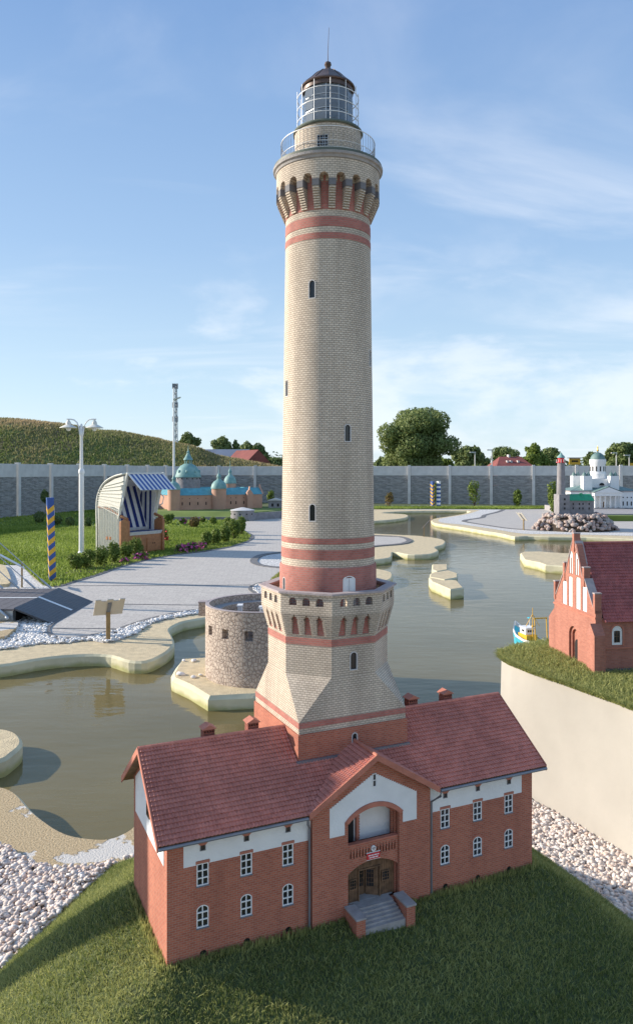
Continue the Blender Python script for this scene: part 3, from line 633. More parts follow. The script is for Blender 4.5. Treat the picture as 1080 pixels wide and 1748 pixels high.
# lawns
lawn_px = [(-700, 955), (-200, 962), (0, 965), (35, 965), (75, 1000), (100, 1003), (125, 995), (165, 983), (205, 969), (250, 957), (300, 948), (350, 942), (395, 934), (424, 924), (428, 916), (412, 905), (405, 893), (440, 888), (482, 880), (500, 876)]
lawn = PP(lawn_px) + [(0.5, 36), (0.5, 42), (-8, 44), (-13, 30), (-14, 20), (-14, 15)]
lawn = PP(lawn_px[:-1]) + [(-1.2, 35.9), (RX0, 35.9), (RX0, 14.5)]
sheet('lawn', lawn, Z2, 'lawn')
lawn_r = [(0.5, 34.2), (1.5, 34.0)] + PP([(650, 869.5), (740, 869.3), (860, 869.8), (960, 869.0), (1100, 868.5), (1500, 868)])[:-1] + [(RX1, 34.5), (RX1, RY1 - .02), (0.5, RY1 - .02)]
sheet('lawn_strip', lawn_r, Z3, 'lawn')

vis = lambda p, m=0.06: (np.abs(p[:, 0]) < (540 / F + m) * p[:, 1] + 0.1)
def lawn_blades(name, poly, n, h, w, z, lab, cl=None):
    p = scatter(poly, n, cl); p = p[vis(p)]
    t = np.clip(0.5 + 0.35 * np.sin(p[:, 0] * 1.1 + 2 * np.sin(p[:, 1] * .7)) * np.cos(p[:, 1] * 0.9) + rng.normal(0, 0.22, len(p)), 0, 1)
    o = blades(name, np.column_stack([p, np.full(len(p), z)]), h, w, 'grass', 0.5, t)
    tag(o, lab, 'grass', kind='stuff'); return o
lawn_blades('lawn_grass', lawn, 90000, 0.055, 0.022, Z2, 'short sunlit green lawn behind the paved path', ((-11, 10.5), (0, 23)))
lawn_blades('lawn_grass', lawn, 30000, 0.06, 0.04, Z2, 'far part of the lawn in front of the concrete wall', ((-14, 22), (0, 36)))
lawn_blades('lawn_grass', lawn_r, 26000, 0.07, 0.05, Z3, 'thin strip of lawn along the foot of the far wall', ((0.5, 32), (14, 36)))

# white pebbles lying on the gravel strips
wpoly_ok = lambda p: (~inside(plaza, p))
p = scatter(wg_left, 26000, ((-3.8, 6.7), (0.3, 12.2))); p = p[vis(p) & wpoly_ok(p) & inside(L1, p)]
o = stones('white_pebbles', np.column_stack([p, rng.uniform(0.008, 0.022, len(p))]), 0.021, 'wpebble', sub=1)
tag(o, 'bed of small white pebbles between the paved path and the shore', 'pebbles')
# near gravel beds
MOUND = smooth_poly([(-0.76, 3.33), (-0.895, 3.22), (-0.985, 2.907), (-1.07, 2.58), (-1.14, 2.2), (-1.15, 1.8), (-1.05, 1.35), (-.6, 1.0), (0.1, .85), (.8, .95), (1.25, 1.5), (1.35, 2.0), (1.30, 2.45), (1.19, 2.84), (0.98, 3.30), (.6, 3.5), (.1, 3.55), (-.45, 3.5)], 5)
TH = radians(24.9)
_h = [(-0.3814 + cos(TH) * a - sin(TH) * b, 1.931 + sin(TH) * a + cos(TH) * b) for a, b in ((0, 0), (1.182, 0), (1.182, .414), (0, .414))]
def mound_z(xy):
    d = polydist(MOUND, xy); ins_ = inside(MOUND, xy); dh = np.where(inside(_h, xy), 0, polydist(_h, xy)); dh = np.maximum(dh - .02, 0)
    t = d / (d + dh + 1e-9); z = 0.433 * (t ** 1.05 * .80 + .20 * (1 - (1 - t) ** 2))
    return np.where(ins_, z, 0.0)
gr_left = smooth_poly(PP([(-500, 1440), (-100, 1425), (0, 1447), (40, 1471), (75, 1485), (110, 1487), (180, 1482), (232, 1470)]) + [(-0.4, 3.2), (-0.3, 2.0), (-0.4, 0.6), (-3.5, 0.4), (-5, 2)], 4)
sheet('gravel_bed', gr_left, Z1, 'gravelbase')
p = scatter(gr_left, 30000, ((-2.2, 1.9), (-0.3, 3.6))); p = p[vis(p, .15) & (~inside(MOUND, p) | (polydist(MOUND, p) < 0.02))]
o = stones('gravel', np.column_stack([p, rng.uniform(0.008, 0.03, len(p))]), 0.0118, 'pebble', sub=1)
tag(o, 'pale pink and white gravel between the sandy shore and the turf mound', 'gravel')
gr_right = [(0.75, 3.4), (1.02, 4.02), (1.16, 3.75), (1.5, 3.05), (1.9, 2.4), (2.2, 1.5), (1.2, 1.2), (0.8, 2.2)]
sheet('gravel_bed', gr_right, Z1, 'gravelbase')
p = scatter(gr_right, 20000, ((0.7, 2.2), (1.9, 4.1))); p = p[vis(p, .1) & (~inside(MOUND, p) | (polydist(MOUND, p) < 0.02))]
o = stones('gravel', np.column_stack([p, rng.uniform(0.006, 0.026, len(p))]), 0.0115, 'pebble', sub=1)
tag(o, 'pale gravel between the turf mound and the tall cream wall', 'gravel')
# thin raised edging between sand coat and gravel
ed = smooth_poly(PP([(-200, 1420), (0, 1445), (40, 1469), (75, 1483), (110, 1485), (180, 1480), (236, 1468)]), 5, closed=False)
struct(MB().tube([(x, y, 0.006) for x, y in ed], 0.008, 5).build('gravel_edging', 'curb'))

# turf mound
nx, ny = 110, 110
gx, gy = np.meshgrid(np.linspace(-1.25, 1.45, nx), np.linspace(.75, 3.7, ny)); xy = np.column_stack([gx.ravel(), gy.ravel()])
mz = mound_z(xy); wob = 0.006 * np.sin(xy[:, 0] * 17) * np.sin(xy[:, 1] * 13)
zf = np.where(mz > 0, mz + wob, -0.03)
fc = []
for j in range(ny - 1):
    for i in range(nx - 1):
        a = j * nx + i; q = (a, a + 1, a + nx + 1, a + nx)
        if any(mz[k] > 0 for k in q): fc.append(q)
mo = MB().add([tuple(v) for v in np.column_stack([xy, zf])], fc).build('turf_mound', 'turfbase', smooth=True); struct(mo)

# ------------------------------------------------ house and tower frame
TH = radians(24.9); Uv = Vector((cos(TH), sin(TH))); Vv_ = Vector((-sin(TH), cos(TH)))
A0 = Vector((-0.3814, 1.931)); ZB = 0.433
HL, HW = 1.182, 0.414
def H2W(u, v): p = A0 + Uv * u + Vv_ * v; return (p.x, p.y)
houseq = [H2W(0.006, 0.006), H2W(HL - 0.006, 0.006), H2W(HL - .006, HW - .006), H2W(0.006, HW - .006)]
p = scatter(MOUND, 330000, ((-1.3, 1.3), (1.45, 3.55)))
p = p[vis(p, 0.08) & ~inside(houseq, p)]
mzz = mound_z(p) + 0.006 * np.sin(p[:, 0] * 17) * np.sin(p[:, 1] * 13)
keep = (p[:, 1] < 2.9) | (p[:, 0] < -0.3) | (p[:, 0] > 0.6); p = p[keep]; mzz = mzz[keep]
tt = np.clip(0.40 + 0.12 * np.sin(p[:, 0] * 9 + 3 * np.sin(p[:, 1] * 5)) + rng.normal(0, 0.20, len(p)) + (rng.uniform(size=len(p)) < 0.05) * 0.4, 0, 1)
o = blades('turf_grass', np.column_stack([p, mzz - 0.002]), 0.0145, 0.0023, 'turf', 0.9, tt)
tag(o, 'artificial green turf covering the mound under the lighthouse house', 'grass', kind='stuff')

p = scatter(smooth_poly([H2W(-.03, -.03), H2W(HL + .03, -.03), H2W(HL + .03, HW), H2W(-.03, HW)], 1), 26000); p = p[~inside([H2W(.52, -.3), H2W(.68, -.3), H2W(.68, .1), H2W(.52, .1)], p) & ~inside(houseq, p) & ((polydist(houseq, p) < .03))]
o = blades('turf_grass', np.column_stack([p, mound_z(p) - .002]), .021, .0022, 'turf', .25, np.clip(.62 + rng.normal(0, .2, len(p)), 0, 1), None, .3)
tag(o, 'longer turf blades standing against the foot of the house walls', 'grass', kind='stuff')

# ------------------------------------------------ roof tile sheets
def tiles(W_, L_, col, row, amp=0.0030, step=0.0034):
    """x along the eave 0..W_, y up the slope 0..L_, real rolled tiles with stepped courses"""
    nc = max(2, round(W_ / col)); nr = max(2, round(L_ / row)); xs = []; 
    prof = [(0.0, 0.0), (0.22, 0.25), (0.42, 1.0), (0.62, 0.95), (0.82, 0.2)]
    for c in range(nc):
        for t, h in prof: xs.append(((c + t) * W_ / nc, h * amp))
    xs.append((W_, 0.0)); vs = []; fs = []; k = len(xs)
    for r in range(nr):
        y0 = L_ * r / nr; y1 = L_ * (r + 1) / nr
        j = [random.uniform(-0.0002, 0.0002) for _ in range(k)]
        vs += [(x, y0 - 0.0008 + j[i], step + h - 0.0014 - 0.0008) for i, (x, h) in enumerate(xs)]
        vs += [(x, y0 - 0.0008 + j[i], step + h) for i, (x, h) in enumerate(xs)]; vs += [(x, y1, h * 0.9) for x, h in xs]
        b = r * 3 * k
        for i in range(k - 1):
            fs.append((b + i, b + i + 1, b + k + i + 1, b + k + i)); fs.append((b + k + i, b + k + i + 1, b + 2 * k + i + 1, b + 2 * k + i))
    return vs, fs
def roof_plane(name, origin, xdir, updir, W_, L_, col, row, m, parent, amp=0.0026, step=0.0031, clip=None):
    x = Vector(xdir).normalized(); y = Vector(updir).normalized(); n = x.cross(y); vs, fs = tiles(W_, L_, col, row, amp, step); o0 = Vector(origin)
    if clip: fs = [f for f in fs if clip(sum(vs[i][0] for i in f) / 4, sum(vs[i][1] for i in f) / 4)]
    mb = MB().add([o0 + x * v[0] + y * v[1] + n * v[2] for v in vs], fs)
    o = mb.build(name, m, parent); o['kind'] = 'stuff'; return o

# ------------------------------------------------ keepers' house
hs = thing('brick_house', 'red brick house with white plaster bands at the foot of the tall tower', 'house', (A0.x, A0.y, ZB), TH)
OV = 0.03; SL = 0.709; RZ = 0.495; EZ = 0.327
def roofz(v): return EZ + SL * (v + OV) if v <= HW / 2 else EZ + SL * (HW + OV - v)
WIN_T = [0.094, 0.214, 0.334, 0.848, 0.968, 1.088]
cut = MB()
for t in WIN_T:
    cut.box(t - .016, t + .016, -.02, .006, .189, .247); cut.box(t - .0056, t + .0056, -.02, .006, .2815, .2955)
    cut.ext(arch(.032, .058, .009, 6, .080, t), -.02, .006)
    cut.ext(arch(.019, .016, .008, 6, .004, t + .002), -.02, .012)
GX = 0.594; G0, G1 = 0.4026, 0.7876; PJ = 0.012     # the projecting centre bay
wallz = roofz(0) - 0.006
mw = MB()
prof = [(0, -0.05), (HW, -0.05), (HW, wallz), (HW / 2, RZ - 0.008), (0, wallz)]
mw.extx(prof, 0, HL)
cut.ext(arch(.168, .276, .034, 12, .030, .597), -.02, .045)
mw.build('wall', 'red', hs, cut=cut)
# centre bay
GZ = 0.456
bayprof = [(G0, -0.05), (G1, -0.05), (G1, EZ - .004), (GX, GZ - .008), (G0, EZ - .004)]
AX = 0.597; AW = 0.168; AH = 0.306
bc = MB().ext(arch(AW, AH - .03, .034, 12, .030, AX), -.06, .045)
bc.box(AX - .0040, AX + .0040, -.06, PJ * -1 + .006, .365, .398)
mb = MB().ext(bayprof, -PJ, 0.10); bay = mb.build('centre_bay', 'red', hs, cut=bc)
# deeper room cut behind (bay back extends into the house, so the niche needs its own box)
# arch trim, stepped reveal
oa = arch(AW + .022, AH - .03 + .013, .041, 14, .030, AX); ia = arch(AW, AH - .03, .034, 14, .030, AX)
MB().ring(oa[2:] , ia[2:], -PJ - .005, -PJ + .004, closed=False).build('arch_trim', 'trim', hs)
for k in (1, 2):
    o1 = arch(AW - .002, AH - .031, .0335, 14, .030, AX); i1 = arch(AW - .009 * k, AH - .03 - .004 * k, .033 - .001 * k, 14, .030, AX)
    o1 = o1[1:] + [o1[0]]; i1 = i1[1:] + [i1[0]]
    MB().ring(o1, i1, -PJ + .006 + .012 * k, -PJ + .013 + .012 * k, closed=False).build('arch_reveal', 'red', hs)
# room walls behind the arch: niche back
Nb = 0.0445
MB().box(AX - AW / 2 + .001, AX + AW / 2 - .001, Nb - .003, Nb, .19, .303).build('niche_wall', 'plaster', hs)
MB().box(AX - .034, AX - .026, Nb - .012, Nb - .0032, .19, .292).build('niche_pilaster', 'trim', hs)
for k in range(12):
    z = .197 + k * .008
    MB().box(AX - .0258, AX - .022, Nb - .010, Nb - .0033, z, z + .004).build('brick', 'trim', bay).location = (0, 0, 0)
dr = MB().box(AX - .068, AX - .040, Nb - .006, Nb - .0031, .19, .262).build('balcony_door', 'dark', hs)
child(dr, MB().box(AX - .0685, AX - .0395, Nb - .0072, Nb - .0061, .262, .265).build('door_frame', 'wood', dr))
# balcony
MB().box(AX - AW / 2 + .002, AX + AW / 2 - .002, -PJ + .012, Nb - .0035, .178, .186).build('balcony_floor', 'stone', hs)
pc = MB()
nsl = 16
for k in range(nsl):
    x = AX - AW / 2 + .012 + (AW - .024) * k / (nsl - 1)
    pc.box(x - .0024, x + .0024, -.05, .05, .166, .187); pc.box(x - .0015, x + .0015, -.05, .05, .189, .1922)
lowarch = arch(AW + .02, .151 - 0.0, .030, 12, -.01, AX); lowarch = [(x, z) for x, z in arch(AW + .0005, .161, .030, 12, -.01, AX)]
pc.ext(lowarch, -.05, .05)
MB().box(AX - AW / 2 + .001, AX + AW / 2 - .001, -PJ + .006, -PJ + .017, .10, .203).build('balcony_parapet', 'red', hs, cut=pc)
MB().box(AX - AW / 2 + .0012, AX + AW / 2 - .0012, -PJ + .004, -PJ + .0185, .2032, .207).build('balcony_coping', 'trim', hs)
MB().box(AX - AW / 2 + .002, AX + AW / 2 - .002, -PJ + .0205, -PJ + .0225, .160, .1945).build('slot_shade_backing', 'dark', hs)  # near-black sheet added so the parapet slots look deep in shade
# emblem and plaque on the parapet
em = MB()
em.ext([(AX + .012 * 0 + .0075 * cos(a), .1835 + .0085 * sin(a)) for a in [2 * pi * k / 18 for k in range(18)]], -PJ + .0025, -PJ + .0055)
emb = em.build('round_emblem', 'white', hs)
eg = MB().ext([(AX + x * .0062, .1835 + z * .0062) for x, z in [(0, .8), (.15, .45), (.7, .75), (.95, .2), (.5, -.1), (.25, -.3), (.3, -.8), (0, -.5), (-.3, -.8), (-.25, -.3), (-.5, -.1), (-.95, .2), (-.7, .75), (-.15, .45)]], -PJ + .0012, -PJ + .0024).build('eagle_relief', 'capstone', emb)
plq = MB().box(AX - .021, AX + .021, -PJ + .0030, -PJ + .0055, .154, .1715).build('name_plaque', 'redpaint', hs)
MB().box(AX - .0225, AX + .0225, -PJ + .0040, -PJ + .0056, .1718, .1735).box(AX - .0225, AX + .0225, -PJ + .0040, -PJ + .0056, .152, .1537).build('plaque_border', 'white', plq)
for zt, ws in ((.1655, (.009, .006, .010, .005)), (.1592, (.007, .011, .008))):   # two lines of small white print, too small to read
    x = AX - (sum(ws) + .0015 * (len(ws) - 1)) / 2; tx = MB()
    for w_ in ws: tx.box(x, x + w_, -PJ + .0024, -PJ + .0029, zt - .0014, zt + .0014); x += w_ + .0015
    tx.build('white_print', 'white', plq)
# timber screen at the entrance
scz = .030
def plank_panel(x0, x1, z0, z1, y, n):
    grp = []
    for k in range(n):
        a = x0 + (x1 - x0) * k / n; b = x0 + (x1 - x0) * (k + 1) / n - .0009
        MB().box(a, b, y, y + .0028 + .0008 * (k % 2), z0, z1).build('plank', 'wood', hs)
ys = .012
plank_panel(AX - AW / 2 + .002, AX - .038, scz, .135, ys, 9)
plank_panel(AX + .030, AX + AW / 2 - .002, scz, .135, ys, 9)
plank_panel(AX - .038, AX + .030, .118, .150, ys, 14)
plank_panel(AX - AW / 2 + .002, AX - .038, .1352, .15, ys, 9); plank_panel(AX + .030, AX + AW / 2 - .002, .1352, .15, ys, 9)
MB().box(AX - .0400, AX - .0370, ys - .004, ys - .0002, scz, .118).box(AX + .029, AX + .032, ys - .004, ys - .0002, scz, .118).box(AX - .0400, AX + .032, ys - .004, ys - .0002, .1182, .1215).build('door_frame', 'wood', hs)
def grid_window(name, x0, x1, z0, z1, y, nx_, nz_, bar, fm, parent=hs, fr=.0025, dep=.003):
    f = MB(); f.box(x0, x1, y, y + dep, z0, z0 + fr).box(x0, x1, y, y + dep, z1 - fr, z1).box(x0, x0 + fr, y, y + dep, z0 + fr, z1 - fr).box(x1 - fr, x1, y, y + dep, z0 + fr, z1 - fr)
    for i in range(1, nx_):
        x = x0 + (x1 - x0) * i / nx_; f.box(x - bar / 2, x + bar / 2, y + .0002, y + dep, z0 + fr, z1 - fr)
    for i in range(1, nz_):
        z = z0 + (z1 - z0) * i / nz_; f.box(x0 + fr, x1 - fr, y + .0004, y + dep, z - bar / 2, z + bar / 2)
    w = f.build(name, fm, parent); g_ = MB().box(x0 + fr * .5, x1 - fr * .5, y + dep * .6, y + dep + .0015, z0 + fr * .5, z1 - fr * .5).build('pane', 'glass', w); child(w, g_); return w
grid_window('screen_window', AX - .070, AX - .046, .068, .098, ys - .0045, 3, 3, .0012, 'wood')
grid_window('screen_window', AX + .037, AX + .063, .072, .102, ys - .0045, 3, 3, .0012, 'wood')
MB().box(AX - .0372, AX + .0292, Nb - .005, Nb - .001, scz, .118).build('entrance_back', 'wood', hs)
dd = MB().box(AX - .034, AX - .006, Nb - .0075, Nb - .0055, scz + .001, .112).build('entrance_door', 'wood', hs)
grid_window('door_window', AX - .032, AX - .008, .055, .108, Nb - .0105, 3, 4, .0010, 'wood', dd)
d2 = MB().box(-.0, .038, 0, .002, 0, .083).build('entrance_door', 'wood', hs, (AX - .004, Nb - .010, scz + .001), radians(-35))
grid_window('door_window', .002, .027, .024, .078, -.003, 3, 4, .0010, 'wood', d2)
# steps and piers
for k in range(6):
    MB().box(AX - .058 - .0015 * k, AX + .058 + .0015 * k, -PJ - .012 - .0105 * k, -PJ + .020 - .0105 * k * (k > 0) if k == 0 else -PJ - .0122 - .0105 * (k - 1), -.03, .0312 - .0057 * k).build('step', 'stone', hs)
MB().box(AX - .072, AX + .072, -PJ + .0202, Nb - .0012, .0, .0318).build('porch_floor', 'stone', hs)
for s_ in (-1, 1):
    x = AX + s_ * .080
    pr = MB().box(x - .014, x + .014, -PJ - .070, -PJ - .0002, -.04, .036).build('stair_pier', 'trim' if False else 'red', hs)
    MB().box(x - .0165, x + .0165, -PJ - .074, -PJ - .0003, .0362, .042).build('capstone', 'stone', pr, bevel=.0008)
# plaster panels
def plaster(poly, cutters=None, y0=-.0015, y1=.0005, nm='plaster_panel'): return MB().ext(poly, y0, y1).build(nm, 'plaster', hs, cut=cutters)
vc = MB()
for t in WIN_T: vc.box(t - .0057, t + .0057, -.02, .02, .281, .296); vc.box(t - .018, t + .018, -.02, .02, .16, .2555)
plaster([(.043, .245), (G0 - .0005, .245), (G0 - .0005, wallz - .001), (.043, wallz - .001)], vc)
plaster([(G1 + .0005, .245), (HL - .043, .245), (HL - .043, wallz - .001), (G1 + .0005, wallz - .001)], vc)
gp = [(.4549, .243), (.5018, .243)] + arch(AW + .0225, AH - .03 + .0135, .0415, 14, .030, AX)[2:][::-1] + [(.6922, .243), (.7392, .243), (.7392, .322)]
# saw-toothed brick edge up to the apex
st = []
n_ = 20
for k in range(n_):
    a = k / n_; b = (k + 1) / n_; xa = .7392 + (AX - .7392) * a; xb = .7392 + (AX - .7392) * b; za = .322 + .078 * a; zb_ = .322 + .078 * b
    st += [(xa, zb_), (xb, zb_)]
st2 = [(2 * AX - x, z) for x, z in st[::-1]]
gp2 = gp + st + st2[1:]
w2 = MB().box(AX - .0045, AX + .0045, -.05, .05, .364, .399)
MB().ext(gp2, -PJ - .0015, -PJ + .0005).build('plaster_panel', 'plaster', hs, cut=w2)
aw = MB().box(AX - .0045, AX + .0045, -PJ - .003, -PJ + .003, .362, .3645).box(AX - .0045, AX + .0045, -PJ - .003, -PJ + .003, .3985, .401).box(AX - .006, AX - .0042, -PJ - .003, -PJ + .003, .362, .401).box(AX + .0042, AX + .006, -PJ - .003, -PJ + .003, .362, .401).box(AX - .0042, AX + .0042, -PJ - .0028, -PJ + .003, .3805, .3825).build('gable_window', 'white', hs)
MB().box(AX - .0043, AX + .0043, -PJ - .0005, -PJ + .004, .3635, .3995).build('pane', 'glass', aw)
# left and right gable plaster
gpl = [(.03, .245), (HW - .03, .245), (HW - .03, roofz(.03) - .02), (HW / 2, RZ - .03), (.03, roofz(.03) - .02)]
for x0, x1 in ((-.0015, .0005), (HL - .0005, HL + .0015)): MB().extx(gpl, x0, x1).build('plaster_panel', 'plaster', hs)
gw = grid_window('gable_window', -.018, .018, 0, .06, 0, 2, 3, .002, 'wood'); gw.location = (-.004, HW / 2, .30); gw.rotation_euler = (0, 0, radians(-90))
# facade windows
w0 = grid_window('window', -.016, .016, 0, .058, -.0005, 2, 3, .0028, 'white', fr=.0026, dep=.005)
lin = MB().box(-.019, .019, -.0022, -.0006, .0585, .0655).build('brick_lintel', 'trim', w0); child(w0, lin)
sil = MB().box(-.0175, .0175, -.004, -.0006, -.0022, -.0002).build('sill', 'grey', w0); child(w0, sil)
w0.location = (WIN_T[0], 0, .189)
oo, ii = inset_arch(.032, .058, .0026, .009, 8)
f = MB().ring(oo, ii, -.0005, .0045)
f.box(-.0014, .0014, -.0003, .0045, .0026, .0556).box(-.0134, .0134, -.0001, .0045, .0185, .0213).box(-.0134, .0134, -.0001, .0045, .0375, .0403)
wa = f.build('arched_window', 'white', hs); child(wa, MB().ext(arch(.031, .057, .0085, 8, .0005), .0025, .0058).build('pane', 'glass', wa)); child(wa, MB().box(-.0175, .0175, -.004, -.0006, -.0022, -.0002).build('sill', 'grey', wa))
o2, i2 = arch(.040, .065, .012, 8, 0), arch(.0325, .0588, .0093, 8, 0)
child(wa, MB().ring(o2[1:], i2[1:], -.0012, .0005, closed=False).build('brick_arch', 'trim', wa)); wa.location = (WIN_T[0], 0, .080)
vn = MB().box(-.0075, .0075, -.003, -.0008, 0, .0022).box(-.0075, -.0055, -.003, -.0008, .0024, .015).box(.0055, .0075, -.003, -.0008, .0024, .015).build('vent_window', 'grey', hs)
child(vn, MB().box(-.0058, .0058, -.0005, .001, .001, .0155).build('pane', 'glass', vn))
child(vn, MB().box(-.0135, .0135, -.005, -.0016, .0205, .0235).box(-.0105, .0105, -.005, -.0016, .018, .0204).box(-.008, .008, -.005, -.0016, .0155, .0179).build('stepped_lintel', 'trim', vn)); vn.location = (WIN_T[0], 0, .280)
bo = MB().ext(arch(.018, .015, .0075, 6, 0), .004, .0118).build('cellar_opening', 'dark', hs); bo.location = (WIN_T[0] + .002, 0, .0045)
for t in WIN_T[1:]:
    dup(w0, hs, (t, 0, .189)); dup(wa, hs, (t, 0, .080)); dup(vn, hs, (t, 0, .280)); dup(bo, hs, (t + .002, 0, .0045))
# roof planes
cs = 1 / sqrt(1 + SL * SL); up = (0, cs, SL * cs); Ls = (HW / 2 + OV) / cs
_gs = (.456 - EZ - .003) / (.594 - .4026 + .018)
def mainclip(x, y):
    u_ = x - OV; v_ = y * cs - OV; xr = .594 - .4026 + .018 - abs(u_ - .594)
    return not (xr > 0 and EZ + SL * (v_ + OV) < EZ + .003 + _gs * xr - .004)
roof_plane('roof_tiles', (-OV, -OV, EZ), (1, 0, 0), up, HL + 2 * OV, Ls, .0100, .0138, 'tile', hs, clip=mainclip)
roof_plane('roof_tiles', (HL + OV, HW + OV, EZ), (-1, 0, 0), (0, -cs, SL * cs), HL + 2 * OV, Ls, .0100, .0138, 'tile', hs)
rb = MB()
for s_ in (0, 1):
    y0, y1 = (-OV, HW / 2) if s_ == 0 else (HW + OV, HW / 2)
    rb.hexa([(-OV, y0, EZ - .009), (HL + OV, y0, EZ - .009), (HL + OV, y1, RZ - .009), (-OV, y1, RZ - .009)], [(-OV, y0, EZ - .001), (HL + OV, y0, EZ - .001), (HL + OV, y1, RZ - .001), (-OV, y1, RZ - .001)])
rb.build('roof_boards', 'wood', hs, cut=MB().ext([(.594 - .205, EZ - .05), (.594 + .205, EZ - .05), (.594 + .205, EZ), (.594, EZ + _gs * .205), (.594 - .205, EZ)], -.06, .20))
for x in (-OV - .003, HL + OV - .0005):
    for y0 in (-OV - .001, HW + OV + .001):
        MB().hexa([(x, y0, EZ - .014), (x + .0035, y0, EZ - .014), (x + .0035, HW / 2, RZ - .014), (x, HW / 2, RZ - .014)], [(x, y0, EZ + .005), (x + .0035, y0, EZ + .005), (x + .0035, HW / 2, RZ + .005), (x, HW / 2, RZ + .005)]).build('verge_board', 'trim', hs)
def ridge(name, a, b, r, pitch, m, parent):
    a, b = Vector(a), Vector(b); L = (b - a).length; d = (b - a) / L; n = int(L / pitch)
    for k in range(n):
        p0 = a + d * (L * k / n); p1 = a + d * (L * (k + 1) / n - .0004)
        mbr = MB().tube([p0, p0 + d * .002, p1], r, 8); yield mbr
rr = MB()
for q in ridge('r', (-OV, HW / 2, RZ + .001), (HL + OV, HW / 2, RZ + .001), .0058, .018, 'trim', hs): rr.add(q.v, q.f)
rr.build('ridge_tiles', 'tile', hs, smooth=True)
# cross gable roof
gs = (GZ - EZ - .003) / (GX - G0 + .018); gc = 1 / sqrt(1 + gs * gs); gl = (GX - G0 + .018) / gc; gy0 = -.035
def gclipL(x, y):   # keep what lies above the main roof
    v = .17 - x; zt = EZ + .003 + gs * gc * y; return zt > EZ + SL * (v + OV) - .012
def gclipR(x, y):
    v = gy0 + x; zt = EZ + .003 + gs * gc * y; return zt > EZ + SL * (v + OV) - .012
roof_plane('roof_tiles', (G0 - .018, .17, EZ + .003), (0, -1, 0), (gc, 0, gs * gc), .17 - gy0, gl, .0100, .0138, 'tile', hs, clip=gclipL)
roof_plane('roof_tiles', (G1 + .018, gy0, EZ + .003), (0, 1, 0), (-gc, 0, gs * gc), .17 - gy0, gl, .0100, .0138, 'tile', hs, clip=gclipR)
gb = MB()
for s_ in (-1, 1):
    xe = GX + s_ * (GX - G0 + .018)
    q = [(xe, gy0), (GX, gy0), (GX, .09), (xe, -.0)]
    if s_ > 0: q = q[::-1]; 
    b_ = [(x, y, (EZ + .002 if x != GX else GZ - .001) - .008) for x, y in q]; t_ = [(x, y, (EZ + .002 if x != GX else GZ - .001)) for x, y in q]
    gb.hexa(b_, t_)
    gb2 = None
gb.build('gable_roof_boards', 'wood', hs)
for s_ in (-1, 1):
    xe = GX + s_ * (GX - G0 + .020)
    q0 = [(xe, gy0 - .004, EZ - .010), (xe, gy0 - .0005, EZ - .010), (GX, gy0 - .0005, GZ - .010), (GX, gy0 - .004, GZ - .010)]
    MB().hexa(q0, [(x, y, z + .018) for x, y, z in q0]).build('verge_board', 'trim', hs)
rr = MB()
for q in ridge('r', (GX, gy0 - .002, GZ + .004), (GX, .104, GZ + .004), .0050, .018, 'trim', hs): rr.add(q.v, q.f)
rr.build('ridge_tiles', 'trim', hs, smooth=True)
# gutters and downpipes
for xa, xb in ((-OV, G0 - .022), (G1 + .022, HL + OV)): MB().tube([(xa, -OV - .004, EZ - .006), (xb, -OV - .004, EZ - .006)], .0045, 8).build('gutter', 'grey', hs, smooth=True)
for x, s_ in ((G0 - .007, -1), (G1 + .007, 1)):
    MB().tube([(x + s_ * .016, -OV - .004, EZ - .008), (x + s_ * .016, -OV - .003, EZ - .022), (x, -.0075, EZ - .046), (x, -.0075, .01), (x, -.0075, -.02)], .0036, 8).build('downpipe', 'grey', hs, smooth=True)
# chimneys
for t in (.176, .312, .870, 1.006):
    z0 = RZ - .02
    ccut = MB()
    for k in range(4): ccut.box(t - .0135 + .0078 * k, t - .0095 + .0078 * k, HW / 2 - .03, HW / 2 + .06, .508, .5135)
    ch = MB().box(t - .017, t + .017, HW / 2 + .006, HW / 2 + .034, z0, .518).build('chimney', 'chim', hs, cut=ccut)
    MB().ext([(t - .021, .5182), (t + .021, .5182), (t + .021, .520), (t, .531), (t - .021, .520)], HW / 2 + .001, HW / 2 + .039).build('chimney_cap', 'trim', ch)

# ------------------------------------------------ the big lighthouse
TC = H2W(0.594, 0.2865)
lt = thing('lighthouse_tower', 'tall cream brick lighthouse tower with red bands rising behind the red brick house', 'lighthouse', (TC[0], TC[1], 0), TH)
SQ = 0.1805; zs = .9666
# square base
bc = MB().ext(arch(.020, .034, None, 8, .882, 0), -SQ - .05, -SQ + .008)
MB().box(-SQ - .004, SQ + .004, -SQ - .004, SQ + .004, .30, .9333).build('square_base', 'red', lt, cut=bc)
MB().box(-SQ, SQ, -SQ, SQ, .9335, .9488).build('cream_band', 'cream', lt)
MB().box(-SQ - .001, SQ + .001, -SQ - .001, SQ + .001, .949, .9664).build('red_band', 'band', lt)
MB().box(-SQ - .010, SQ + .010, -SQ - .010, -SQ - .0042, ZB + roofz(.106) - .012, ZB + roofz(.106) + .003).build('roof_flashing', 'grey', lt)
Ro = .192; oct_ = lambda R: [(R * cos(radians(22.5 + 45 * k)), R * sin(radians(22.5 + 45 * k))) for k in range(8)]
ov = [(x, y, 1.087) for x, y in oct_(Ro)]; sqv = [(SQ, SQ, zs), (-SQ, SQ, zs), (-SQ, -SQ, zs), (SQ, -SQ, zs)]
